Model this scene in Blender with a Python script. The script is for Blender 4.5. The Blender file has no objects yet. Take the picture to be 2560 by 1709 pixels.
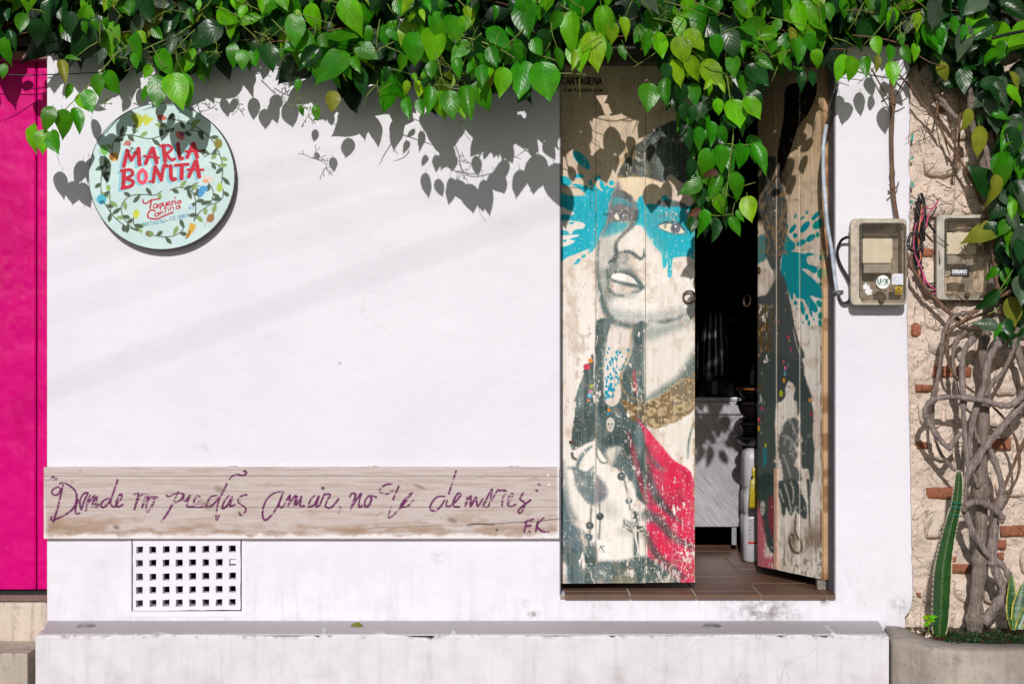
import bpy, bmesh, math, random
import numpy as np
from mathutils import Vector, Matrix

# ------------------------------------------------------------------ scene, camera, light
scene = bpy.context.scene
COL = scene.collection
D = 6.5            # camera distance from the wall plane (y = 0)
ZC = 1.55          # eye height
PXM = 640.0        # photograph pixels per metre on the wall plane
cam_data = bpy.data.cameras.new("camera")
cam_data.sensor_width = 36.0
cam_data.lens = 36.0 * D / 4.0
cam_data.clip_end = 500
cam = bpy.data.objects.new("camera", cam_data)
cam.location = (0, -D, ZC)
cam.rotation_euler = (math.radians(90), 0, 0)
COL.objects.link(cam)
scene.camera = cam

SUN_EL, SUN_AZ = math.radians(28), math.radians(-6)      # azimuth: negative = from the left of the camera axis
to_sun = Vector((math.sin(SUN_AZ) * math.cos(SUN_EL), -math.cos(SUN_AZ) * math.cos(SUN_EL), math.sin(SUN_EL)))
world = bpy.data.worlds.new("World")
scene.world = world
world.use_nodes = True
wn = world.node_tree
sky = wn.nodes.new("ShaderNodeTexSky")
sky.sky_type = 'NISHITA'
sky.sun_disc = False
sky.sun_elevation = SUN_EL
sky.sun_rotation = math.atan2(to_sun.x, to_sun.y)
wn.links.new(sky.outputs[0], wn.nodes["Background"].inputs[0])
wn.nodes["Background"].inputs[1].default_value = 0.052
sun_data = bpy.data.lights.new("sun", 'SUN')
sun_data.energy = 3.32
sun_data.angle = math.radians(0.53)
sun_data.color = (1.0, 0.965, 0.93)
sun = bpy.data.objects.new("sun", sun_data)
sun.rotation_euler = (-to_sun).to_track_quat('-Z', 'Y').to_euler()
sun.location = to_sun * 20
COL.objects.link(sun)
scene.view_settings.view_transform = 'Standard'
scene.view_settings.look = 'None'
scene.view_settings.exposure = 0.0
scene.view_settings.gamma = 1.0
scene.view_settings.use_curve_mapping = False

# ------------------------------------------------------------------ helpers
rng = random.Random(11)

def P(px, py, d=0.0):
    """point at distance d in front of the wall plane that the photograph shows at (px, py)"""
    k = (D - d) / D / PXM
    return Vector(((px - 1280) * k, -d, ZC - (py - 854.5) * k))

def proj(v):
    """world points (N,3) -> photograph pixels"""
    v = np.asarray(v)
    k = D * PXM / (D + v[:, 1])
    return 1280 + v[:, 0] * k, 854.5 - (v[:, 2] - ZC) * k

def lin(c):
    c = np.asarray(c, dtype=float) / 255.0
    return np.where(c <= 0.04045, c / 12.92, ((c + 0.055) / 1.055) ** 2.4)

def L4(r, g, b):
    a = lin((r, g, b))
    return (float(a[0]), float(a[1]), float(a[2]), 1.0)

def empty(name, loc=(0, 0, 0), label=None, cat=None, group=None):
    o = bpy.data.objects.new(name, None)
    o.location = loc
    o.empty_display_size = 0.1
    COL.objects.link(o)
    tag(o, label, cat, group)
    return o

def tag(o, label=None, cat=None, group=None, kind=None):
    if label: o['label'] = label
    if cat: o['category'] = cat
    if group: o['group'] = group
    if kind: o['kind'] = kind
    return o

def link(name, me, parent=None):
    o = bpy.data.objects.new(name, me)
    COL.objects.link(o)
    if parent is not None:
        o.parent = parent
        m = Matrix.Identity(4)
        p = parent
        while p is not None:
            m = p.matrix_basis @ m
            p = p.parent
        o.matrix_parent_inverse = m.inverted()
    return o

def mesh_obj(name, verts, faces, mat, parent=None, smooth=False, mats=None, fmat=None):
    me = bpy.data.meshes.new(name)
    me.from_pydata([tuple(v) for v in verts], [], [tuple(f) for f in faces])
    for m in (mats or [mat]):
        me.materials.append(m)
    if fmat is not None:
        me.polygons.foreach_set("material_index", fmat)
    if smooth:
        me.polygons.foreach_set("use_smooth", [True] * len(me.polygons))
    me.update()
    return link(name, me, parent)

class MB:
    """collects simple solids into one mesh"""
    def __init__(s): s.v, s.f = [], []
    def add(s, v, f):
        o = len(s.v)
        s.v += [tuple(x) for x in v]
        s.f += [tuple(i + o for i in q) for q in f]
    def box(s, a, b, bev=0.0):
        (x0, y0, z0), (x1, y1, z1) = [tuple(map(min, a, b)), tuple(map(max, a, b))]
        if bev <= 0:
            v = [(x0,y0,z0),(x1,y0,z0),(x1,y1,z0),(x0,y1,z0),(x0,y0,z1),(x1,y0,z1),(x1,y1,z1),(x0,y1,z1)]
            s.add(v, [(0,3,2,1),(4,5,6,7),(0,1,5,4),(1,2,6,5),(2,3,7,6),(3,0,4,7)])
            return
        bm = bmesh.new()
        bmesh.ops.create_cube(bm, size=1.0)
        for q in bm.verts:
            q.co = Vector(((x0+x1)/2 + q.co.x*(x1-x0), (y0+y1)/2 + q.co.y*(y1-y0), (z0+z1)/2 + q.co.z*(z1-z0)))
        bmesh.ops.bevel(bm, geom=bm.edges[:], offset=bev, segments=2, affect='EDGES', profile=0.6)
        s.bm(bm)
    def bm(s, bm):
        bm.verts.index_update()
        s.add([q.co.copy() for q in bm.verts], [[q.index for q in f.verts] for f in bm.faces])
        bm.free()
    def tube(s, pts, r, seg=8, smooth=4, cap=True, knob=None):
        pts, rr = spline(pts, r, smooth)
        n = len(pts)
        up = None
        rings = []
        for i in range(n):
            t = (pts[min(i+1, n-1)] - pts[max(i-1, 0)])
            if t.length < 1e-9: t = Vector((0, 0, 1))
            t.normalize()
            if up is None:
                up = t.orthogonal().normalized()
            up = (up - t * up.dot(t))
            if up.length < 1e-6: up = t.orthogonal()
            up.normalize()
            b = t.cross(up)
            ri = rr[i] * (knob(i) if knob else 1.0)
            rings.append([pts[i] + (up * math.cos(a) + b * math.sin(a)) * ri for a in [2*math.pi*k/seg for k in range(seg)]])
        v = [p for ring in rings for p in ring]
        f = []
        for i in range(n-1):
            for k in range(seg):
                f.append((i*seg+k, i*seg+(k+1) % seg, (i+1)*seg+(k+1) % seg, (i+1)*seg+k))
        if cap:
            f.append(tuple(range(seg-1, -1, -1)))
            f.append(tuple((n-1)*seg+k for k in range(seg)))
        s.add(v, f)
    def lathe(s, prof, c, axis='Z', seg=28):
        """prof: list of (r, h) ; axis Z up or Y towards the viewer (-y)"""
        v, f = [], []
        for (r, h) in prof:
            for k in range(seg):
                a = 2*math.pi*k/seg
                if axis == 'Z': v.append((c[0]+r*math.cos(a), c[1]+r*math.sin(a), c[2]+h))
                else: v.append((c[0]+r*math.cos(a), c[1]-h, c[2]+r*math.sin(a)))
        n = len(prof)
        for i in range(n-1):
            for k in range(seg):
                f.append((i*seg+k, i*seg+(k+1) % seg, (i+1)*seg+(k+1) % seg, (i+1)*seg+k))
        f.append(tuple(range(seg-1, -1, -1)))
        f.append(tuple((n-1)*seg+k for k in range(seg)))
        s.add(v, f)
    def torus(s, c, R, r, nrm=(0, 1, 0), seg=28, sub=8):
        n = Vector(nrm).normalized()
        u = n.orthogonal().normalized(); w = n.cross(u)
        v, f = [], []
        for i in range(seg):
            a = 2*math.pi*i/seg
            e = u*math.cos(a) + w*math.sin(a)
            for k in range(sub):
                b = 2*math.pi*k/sub
                v.append(Vector(c) + e*(R + r*math.cos(b)) + n*(r*math.sin(b)))
        for i in range(seg):
            for k in range(sub):
                f.append((i*sub+k, ((i+1) % seg)*sub+k, ((i+1) % seg)*sub+(k+1) % sub, i*sub+(k+1) % sub))
        s.add(v, f)
    def build(s, name, mat, parent=None, smooth=False):
        return mesh_obj(name, s.v, s.f, mat, parent, smooth)

def spline(pts, r, sub):
    pts = [Vector(p) for p in pts]
    rr = list(r) if isinstance(r, (list, tuple)) else [r]*len(pts)
    if sub <= 1 or len(pts) < 3: return pts, rr
    out, ro = [], []
    n = len(pts)
    for i in range(n-1):
        p0, p1, p2, p3 = pts[max(i-1,0)], pts[i], pts[i+1], pts[min(i+2,n-1)]
        for k in range(sub):
            t = k/sub
            out.append(0.5*((2*p1)+(p2-p0)*t+(2*p0-5*p1+4*p2-p3)*t*t+(3*p1-p0-3*p2+p3)*t**3))
            ro.append(rr[i]+(rr[i+1]-rr[i])*t)
    out.append(pts[-1]); ro.append(rr[-1])
    return out, ro

def smooth_obj(o):
    o.data.polygons.foreach_set("use_smooth", [True]*len(o.data.polygons)); return o

# ---- value noise
def _hash(ix, iy, seed):
    h = (ix.astype(np.int64)*374761393 + iy.astype(np.int64)*668265263 + seed*1274126177) & 0xFFFFFFFF
    h = ((h ^ (h >> 13))*1274126177) & 0xFFFFFFFF
    return ((h ^ (h >> 16)) & 0xFFFF)/65535.0

def vnoise(x, y, seed=0):
    ix, iy = np.floor(x), np.floor(y)
    fx, fy = x-ix, y-iy
    fx = fx*fx*(3-2*fx); fy = fy*fy*(3-2*fy)
    a = _hash(ix, iy, seed); b = _hash(ix+1, iy, seed); c = _hash(ix, iy+1, seed); d = _hash(ix+1, iy+1, seed)
    return (a*(1-fx)+b*fx)*(1-fy)+(c*(1-fx)+d*fx)*fy

def fbm(x, y, oct=4, seed=0):
    s = np.zeros_like(x); a = 0.5; tot = 0
    for k in range(oct):
        s += a*vnoise(x*2**k, y*2**k, seed+k*17); tot += a; a *= 0.5
    return s/tot

def sstep(a, b, x):
    t = np.clip((x-a)/(b-a), 0, 1); return t*t*(3-2*t)

def crspline(pts, closed, sub=4):
    p = np.array(pts, float); n = len(p); out = []
    rngi = range(n if closed else n-1)
    for i in rngi:
        if closed: p0, p1, p2, p3 = p[i-1], p[i], p[(i+1) % n], p[(i+2) % n]
        else: p0, p1, p2, p3 = p[max(i-1,0)], p[i], p[i+1], p[min(i+2,n-1)]
        for k in range(sub):
            t = k/sub
            out.append(0.5*((2*p1)+(p2-p0)*t+(2*p0-5*p1+4*p2-p3)*t*t+(3*p1-p0-3*p2+p3)*t**3))
    if not closed: out.append(p[-1])
    return np.array(out)

class Canvas:
    """paints flat artwork onto a cloud of surface points given in photograph pixels"""
    def __init__(s, x, y, base):
        s.x, s.y = np.asarray(x, float), np.asarray(y, float)
        s.c = np.tile(np.array(base, float), (len(s.x), 1))
        s.wear = None; s.grain = 0.0; s.gr = None
    def set_grain(s, amt, k=1.5):
        s.grain, s.k = amt, k; s.gr = (vnoise(s.x*1.7, s.y*1.7, 301)*.6+vnoise(s.x*.7, s.y*.7, 302)*.4)-.5
    def blend(s, idx, a, col):
        if s.wear is not None: a = a*s.wear[idx]
        s.c[idx] = s.c[idx]*(1-a[:, None]) + np.array(col, float)*a[:, None]
    def _sel(s, p, m):
        lo, hi = p.min(0)-m, p.max(0)+m
        return np.nonzero((s.x > lo[0]) & (s.x < hi[0]) & (s.y > lo[1]) & (s.y < hi[1]))[0]
    def fill(s, pts, col, a=1.0, soft=1.5, warp=0.0, wf=0.08, sm=True):
        p = crspline(pts, True, 4) if sm else np.array(pts, float)
        idx = s._sel(p, soft*2+warp*2)
        if len(idx) == 0: return
        x, y = s.x[idx], s.y[idx]
        if warp:
            x = x+(fbm(x*wf, y*wf, 3, 5)-0.5)*2*warp; y = y+(fbm(x*wf+50, y*wf+9, 3, 8)-0.5)*2*warp
        ins = np.zeros(len(idx), bool); d2 = np.full(len(idx), 1e9)
        q = np.roll(p, -1, 0)
        for (x0, y0), (x1, y1) in zip(p, q):
            if abs(y1-y0) > 1e-9:
                cr = ((y0 > y) != (y1 > y)) & (x < (x1-x0)*(y-y0)/(y1-y0)+x0)
                ins ^= cr
            ex, ey = x1-x0, y1-y0; l2 = ex*ex+ey*ey+1e-9
            t = np.clip(((x-x0)*ex+(y-y0)*ey)/l2, 0, 1)
            d2 = np.minimum(d2, (x-x0-t*ex)**2+(y-y0-t*ey)**2)
        sd = np.where(ins, -1, 1)*np.sqrt(d2)
        if s.grain and soft >= 1.5:
            soft = soft*s.k; sd = sd+s.gr[idx]*soft*s.grain
        s.blend(idx, a*sstep(soft, -soft, sd) if soft > 0 else a*ins.astype(float), col)
    def line(s, pts, w, col, a=1.0, soft=1.0, sm=True, taper=None):
        p = crspline(pts, False, 4) if (sm and len(pts) > 2) else np.array(pts, float)
        wmax = max(w) if isinstance(w, (list, tuple)) else w
        idx = s._sel(p, wmax+soft*2)
        if len(idx) == 0: return
        x, y = s.x[idx], s.y[idx]
        best = np.full(len(idx), 1e9); n = len(p)-1
        for i in range(n):
            (x0, y0), (x1, y1) = p[i], p[i+1]
            ex, ey = x1-x0, y1-y0; l2 = ex*ex+ey*ey+1e-9
            t = np.clip(((x-x0)*ex+(y-y0)*ey)/l2, 0, 1)
            ww = w if not isinstance(w, (list, tuple)) else np.interp((i+t)/n, np.linspace(0, 1, len(w)), w)
            best = np.minimum(best, np.sqrt((x-x0-t*ex)**2+(y-y0-t*ey)**2)-ww/2)
        if s.grain and soft >= 1.5:
            soft = soft*s.k; best = best+s.gr[idx]*soft*s.grain
        s.blend(idx, a*sstep(soft, -soft, best), col)
    def dot(s, cx, cy, rx, ry, ang, col, a=1.0, soft=0.15):
        r = max(rx, ry)*1.5
        idx = np.nonzero((np.abs(s.x-cx) < r) & (np.abs(s.y-cy) < r))[0]
        if len(idx) == 0: return
        ca, sa = math.cos(math.radians(ang)), math.sin(math.radians(ang))
        dx, dy = s.x[idx]-cx, s.y[idx]-cy
        u, v = (dx*ca+dy*sa)/rx, (-dx*sa+dy*ca)/ry
        s.blend(idx, a*sstep(1+soft, 1-soft, np.sqrt(u*u+v*v)), col)
    def text(s, txt, x, y, h, w, gap, col, lw, a=1.0, slope=0.0):
        for ch in txt:
            for st in GLYPH.get(ch, []):
                s.line([(x+px*w, y+py*h+(px*w)*slope) for px, py in st], lw, col, a, soft=lw*0.35, sm=False)
            x += (w+gap)*(0.55 if ch in '.Ii ' else 1.0); y += (w+gap)*slope

GLYPH = {
 'A': [[(0,1),(.5,0),(1,1)],[(.2,.62),(.8,.62)]], 'B': [[(0,1),(0,0),(.8,.05),(.9,.25),(.75,.45),(0,.48)],[(.75,.48),(1,.7),(.85,.97),(0,1)]],
 'C': [[(1,.12),(.6,0),(.15,.2),(0,.5),(.15,.82),(.6,1),(1,.88)]], 'D': [[(0,0),(0,1),(.6,1),(1,.7),(1,.3),(.6,0),(0,0)]],
 'E': [[(1,0),(0,0),(0,1),(1,1)],[(0,.5),(.8,.5)]], 'G': [[(1,.15),(.6,0),(.1,.2),(0,.5),(.1,.82),(.6,1),(1,.85),(1,.55),(.6,.55)]],
 'I': [[(.3,0),(.3,1)]], 'L': [[(0,0),(0,1),(1,1)]], 'M': [[(0,1),(0,0),(.5,.6),(1,0),(1,1)]], 'N': [[(0,1),(0,0),(1,1),(1,0)]],
 'O': [[(.5,0),(.05,.25),(.05,.75),(.5,1),(.95,.75),(.95,.25),(.5,0)]], 'R': [[(0,1),(0,0),(.8,.05),(.95,.25),(.8,.48),(0,.5)],[(.45,.5),(1,1)]],
 'S': [[(1,.12),(.5,0),(.05,.2),(.3,.45),(.75,.55),(.95,.8),(.5,1),(0,.88)]], 'T': [[(0,0),(1,0)],[(.5,0),(.5,1)]],
 'U': [[(0,0),(0,.75),(.5,1),(1,.75),(1,0)]], 'X': [[(0,0),(1,1)],[(1,0),(0,1)]], 'P': [[(0,1),(0,0),(.9,.1),(.9,.4),(0,.55)]],
 'i': [[(.3,.4),(.3,1)],[(.3,.08),(.3,.16)]], 'c': [[(1,.45),(.3,.4),(0,.7),(.3,1),(1,.95)]], 'a': [[(.1,.4),(.8,.4),(.9,1),(.2,1),(0,.8),(.85,.68)]],
 'r': [[(0,.4),(0,1)],[(0,.55),(.8,.4)]], 't': [[(.4,.1),(.4,1),(.9,1)],[(0,.4),(.9,.4)]], 'g': [[(.9,.4),(.2,.4),(0,.7),(.2,1),(.9,1)],[(.9,.4),(.9,1.3),(.1,1.35)]],
 'e': [[(0,.7),(.9,.7),(.7,.4),(.2,.4),(0,.7),(.3,1),(.9,.95)]], 'n': [[(0,.4),(0,1)],[(0,.5),(.5,.4),(.9,.5),(.9,1)]],
 'o': [[(.5,.4),(0,.6),(.1,.95),(.6,1),(.95,.75),(.5,.4)]], 'm': [[(0,.4),(0,1)],[(0,.45),(.5,.45),(.5,1)],[(.5,.45),(1,.5),(1,1)]], '.': [[(.2,.92),(.2,1)]],
 '0': [[(.5,0),(.05,.3),(.1,.8),(.5,1),(.95,.7),(.9,.2),(.5,0)]], '1': [[(.2,.15),(.5,0),(.4,1)]], '2': [[(.1,.2),(.6,0),(.9,.3),(0,1),(1,.95)]], '-': [[(0,.5),(1,.5)]],
 '3': [[(.1,.1),(.7,0),(.8,.35),(.35,.45),(.9,.65),(.6,1),(.05,.9)]],
}

def color_mesh(name, verts, faces, cols, mat, parent=None, smooth=False):
    me = bpy.data.meshes.new(name)
    verts = np.asarray(verts, dtype=np.float32)
    me.vertices.add(len(verts)); me.vertices.foreach_set("co", verts.ravel())
    tot = sum(len(f) for f in faces) if not isinstance(faces, np.ndarray) else faces.size
    if isinstance(faces, np.ndarray):
        nf, k = faces.shape
        loops = faces.ravel(); starts = np.arange(nf)*k
    else:
        loops = np.fromiter((i for f in faces for i in f), dtype=np.int32, count=tot)
        lens = np.array([len(f) for f in faces]); starts = np.concatenate([[0], np.cumsum(lens)[:-1]]); nf = len(faces)
    me.loops.add(len(loops)); me.loops.foreach_set("vertex_index", loops.astype(np.int32))
    me.polygons.add(nf); me.polygons.foreach_set("loop_start", starts.astype(np.int32))
    at = me.color_attributes.new("paint", 'FLOAT_COLOR', 'POINT')
    c4 = np.ones((len(verts), 4), dtype=np.float32); c4[:, :3] = lin(np.clip(cols, 0, 255))
    at.data.foreach_set("color", c4.ravel())
    me.materials.append(mat)
    me.update(calc_edges=True); me.validate()
    if smooth: me.polygons.foreach_set("use_smooth", [True]*len(me.polygons))
    return link(name, me, parent)

def painted_slab(name, O, U, V, nu, nv, T, paint, mat, parent, relief=None, edge=None, mask=None):
    """slab whose front face is a fine grid painted by paint(px, py, u, v) -> sRGB ; T = vector to its back face"""
    O, U, V, T = [np.array(q, float) for q in (O, U, V, T)]
    uu, vv = np.meshgrid(np.linspace(0, 1, nu+1), np.linspace(0, 1, nv+1))
    uu, vv = uu.ravel(), vv.ravel()
    pos = O+uu[:, None]*U+vv[:, None]*V
    px, py = proj(pos)
    col = paint(px, py, uu, vv)
    if relief is not None:
        pos = pos-T/np.linalg.norm(T)*relief(px, py, uu, vv)[:, None]
    I = np.arange((nu+1)*(nv+1)).reshape(nv+1, nu+1)
    quads = np.stack([I[:-1, :-1], I[:-1, 1:], I[1:, 1:], I[1:, :-1]], -1).reshape(-1, 4)
    if mask is not None:
        ctr_u = uu[quads].mean(1); ctr_v = vv[quads].mean(1)
        quads = quads[mask(ctr_u, ctr_v)]
        return color_mesh(name, pos, quads.astype(np.int32), col, mat, parent)
    ring = np.concatenate([I[0, :-1], I[:-1, -1], I[-1, :0:-1], I[:0:-1, 0]])
    n0 = len(pos); m = len(ring)
    side_front = pos[ring]
    back = (O+uu[ring][:, None]*U+vv[ring][:, None]*V)+T
    verts = np.concatenate([pos, side_front, back])
    ec = col[ring] if edge is None else np.tile(np.array(edge, float), (m, 1))
    cols = np.concatenate([col, ec, ec])
    k = np.arange(m); k2 = (k+1) % m
    sides = np.stack([n0+k2, n0+k, n0+m+k, n0+m+k2], -1)
    faces = [tuple(q) for q in np.concatenate([quads, sides]).tolist()]
    faces.append(tuple((n0+m+k)[::-1].tolist()))
    return color_mesh(name, verts, faces, cols, mat, parent)

# ------------------------------------------------------------------ materials
def new_mat(name):
    m = bpy.data.materials.new(name); m.use_nodes = True
    nt = m.node_tree
    return m, nt, nt.nodes["Principled BSDF"]

def N(nt, t, **kw):
    n = nt.nodes.new(t)
    for k, v in kw.items():
        if k.startswith('i_'):
            n.inputs[k[2:].replace('_', ' ')].default_value = v
        else: setattr(n, k, v)
    return n

def noise(nt, vec, scale, detail=5, rough=0.6, dist=0.0):
    n = N(nt, "ShaderNodeTexNoise")
    n.inputs["Scale"].default_value = scale; n.inputs["Detail"].default_value = detail
    n.inputs["Roughness"].default_value = rough; n.inputs["Distortion"].default_value = dist
    nt.links.new(vec, n.inputs["Vector"]); return n.outputs["Fac"]

def ramp(nt, fac, stops):
    r = N(nt, "ShaderNodeValToRGB")
    e = r.color_ramp.elements
    while len(e) < len(stops): e.new(0.5)
    for el, (p, c) in zip(e, stops):
        el.position = p; el.color = c if len(c) == 4 else (*c, 1)
    nt.links.new(fac, r.inputs[0]); return r.outputs[0]

def mixc(nt, fac, a, b, mode='MIX'):
    m = N(nt, "ShaderNodeMix", data_type='RGBA', blend_type=mode)
    for sock, val in ((m.inputs[0], fac), (m.inputs[6], a), (m.inputs[7], b)):
        if isinstance(val, bpy.types.NodeSocket): nt.links.new(val, sock)
        else: sock.default_value = val
    return m.outputs[2]

def math_n(nt, op, a, b=0.0, clamp=False):
    m = N(nt, "ShaderNodeMath", operation=op, use_clamp=clamp)
    for sock, val in ((m.inputs[0], a), (m.inputs[1], b)):
        if isinstance(val, bpy.types.NodeSocket): nt.links.new(val, sock)
        else: sock.default_value = val
    return m.outputs[0]

def position(nt, sx=1, sy=1, sz=1):
    g = N(nt, "ShaderNodeNewGeometry")
    mp = N(nt, "ShaderNodeMapping"); mp.inputs["Scale"].default_value = (sx, sy, sz)
    nt.links.new(g.outputs["Position"], mp.inputs[0]); return mp.outputs[0]

def local(nt, sx=1, sy=1, sz=1):
    g = N(nt, "ShaderNodeTexCoord")
    mp = N(nt, "ShaderNodeMapping"); mp.inputs["Scale"].default_value = (sx, sy, sz)
    nt.links.new(g.outputs["Object"], mp.inputs[0]); return mp.outputs[0]

def bump(nt, bs, h, strength=0.3, dist=0.01):
    b = N(nt, "ShaderNodeBump"); b.inputs["Strength"].default_value = strength; b.inputs["Distance"].default_value = dist
    nt.links.new(h, b.inputs["Height"]); nt.links.new(b.outputs[0], bs.inputs["Normal"])

def simple(name, col, rough=0.6, metal=0.0, var=0.15, scale=30, bmp=0.15, spec=0.5):
    m, nt, bs = new_mat(name)
    p = position(nt)
    n1 = noise(nt, p, scale, 5)
    dark = tuple(c*(1-var*1.6) for c in col[:3])+(1,)
    lite = tuple(min(1, c*(1+var)) for c in col[:3])+(1,)
    nt.links.new(ramp(nt, n1, [(0.3, dark), (0.7, lite)]), bs.inputs["Base Color"])
    bs.inputs["Roughness"].default_value = rough; bs.inputs["Metallic"].default_value = metal
    bs.inputs["Specular IOR Level"].default_value = spec
    if bmp: bump(nt, bs, n1, bmp, 0.004)
    return m

def whitewash(name, base=(0.79, 0.772, 0.835), dirt=(0.36, 0.32, 0.30), low=None, amount=0.5, specks=True, spots=(), edge=None):
    """painted plaster: trowel waves, fine grain, specks, and rain-splash dirt below `low`"""
    m, nt, bs = new_mat(name)
    p = position(nt)
    big = noise(nt, p, 1.7, 4, 0.55); mid = noise(nt, p, 9, 6, 0.6); fine = noise(nt, p, 110, 4, 0.6)
    streak = noise(nt, position(nt, 22, 22, 1.6), 1.6, 6, 0.7)
    col = mixc(nt, ramp(nt, big, [(0.35, (0, 0, 0)), (0.75, (1, 1, 1))]), (*base, 1), tuple(b*k for b, k in zip(base, (0.915, 0.908, 0.92)))+(1,))
    stain = ramp(nt, mid, [(0.60, (0, 0, 0)), (0.80, (1, 1, 1))])
    stain = math_n(nt, 'MULTIPLY', stain, ramp(nt, big, [(0.45, (0, 0, 0)), (0.65, (1, 1, 1))]))
    col = mixc(nt, math_n(nt, 'MULTIPLY', stain, 0.30*amount), col, (*dirt, 1))
    if low is not None:
        z = N(nt, "ShaderNodeSeparateXYZ"); nt.links.new(p, z.inputs[0])
        mr = N(nt, "ShaderNodeMapRange"); mr.inputs[1].default_value = low+0.34; mr.inputs[2].default_value = low
        nt.links.new(z.outputs[2], mr.inputs[0])
        f = math_n(nt, 'MULTIPLY', mr.outputs[0], ramp(nt, mid, [(0.42, (0, 0, 0)), (0.72, (1, 1, 1))]))
        col = mixc(nt, math_n(nt, 'MULTIPLY', f, 0.30*amount), col, (*dirt, 1))
        f2 = math_n(nt, 'MULTIPLY', mr.outputs[0], ramp(nt, streak, [(0.5, (0, 0, 0)), (0.75, (1, 1, 1))]))
        col = mixc(nt, math_n(nt, 'MULTIPLY', f2, 0.42*amount), col, (0.42, 0.37, 0.34, 1))
    if specks:
        sp = ramp(nt, noise(nt, p, 46, 2, 0.5), [(0.755, (0, 0, 0)), (0.80, (1, 1, 1))])
        col = mixc(nt, math_n(nt, 'MULTIPLY', sp, 0.5*amount), col, (0.22, 0.18, 0.16, 1))
    if edge is not None:
        z2 = N(nt, "ShaderNodeSeparateXYZ"); nt.links.new(p, z2.inputs[0])
        e1 = ramp(nt, math_n(nt, 'MULTIPLY', math_n(nt, 'ABSOLUTE', math_n(nt, 'SUBTRACT', z2.outputs[2], edge)), 60.0), [(0.0, (1, 1, 1)), (1.0, (0, 0, 0))])
        e2 = ramp(nt, noise(nt, position(nt, 9, 9, 9), 2.2, 6, 0.75), [(0.50, (0, 0, 0)), (0.62, (1, 1, 1))])
        col = mixc(nt, math_n(nt, 'MULTIPLY', math_n(nt, 'MULTIPLY', e1, e2), .75), col, (0.10, 0.085, 0.08, 1))
    hc = noise(nt, p, 2.3, 4, .5, .8); hcr = ramp(nt, math_n(nt, 'ABSOLUTE', math_n(nt, 'SUBTRACT', hc, .5)), [(0.0, (1, 1, 1)), (0.0022, (0, 0, 0))])
    col = mixc(nt, math_n(nt, 'MULTIPLY', math_n(nt, 'MULTIPLY', hcr, ramp(nt, noise(nt, p, 1.3, 2, .5), [(.55, (0, 0, 0)), (.66, (1, 1, 1))])), .35*amount), col, (0.3, 0.27, 0.26, 1))
    for (sx_, sz_, rad_, am_) in spots:
        vd = N(nt, "ShaderNodeVectorMath", operation='DISTANCE'); nt.links.new(position(nt, 1, 0, 1.25), vd.inputs[0]); vd.inputs[1].default_value = (sx_, 0, sz_*1.25)
        mr = N(nt, "ShaderNodeMapRange"); mr.inputs[1].default_value = rad_; mr.inputs[2].default_value = 0.0; nt.links.new(vd.outputs["Value"], mr.inputs[0])
        f3 = math_n(nt, 'MULTIPLY', mr.outputs[0], ramp(nt, noise(nt, p, 26, 6, 0.7), [(0.42, (0, 0, 0)), (0.62, (1, 1, 1))]))
        col = mixc(nt, math_n(nt, 'MULTIPLY', f3, am_), col, (0.13, 0.10, 0.08, 1))
    nt.links.new(col, bs.inputs["Base Color"])
    bs.inputs["Roughness"].default_value = 0.75; bs.inputs["Specular IOR Level"].default_value = 0.25
    h = math_n(nt, 'ADD', math_n(nt, 'MULTIPLY', big, 2.2), math_n(nt, 'ADD', math_n(nt, 'MULTIPLY', mid, 0.8), math_n(nt, 'MULTIPLY', fine, 0.14)))
    bump(nt, bs, h, 0.45, 0.014)
    return m

def paint_mat(name, rough=0.6, grain=(1, 1, 1), gscale=60, b=0.2, spec=0.35):
    m, nt, bs = new_mat(name)
    a = N(nt, "ShaderNodeVertexColor", layer_name="paint")
    p = position(nt, *grain)
    n1 = noise(nt, p, gscale, 6, 0.65)
    v = ramp(nt, n1, [(0.25, (0.93, 0.93, 0.93)), (0.75, (1.04, 1.04, 1.04))])
    nt.links.new(mixc(nt, 1.0, a.outputs[0], v, 'MULTIPLY'), bs.inputs["Base Color"])
    bs.inputs["Roughness"].default_value = rough; bs.inputs["Specular IOR Level"].default_value = spec
    bump(nt, bs, n1, b, 0.004)
    return m

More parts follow.
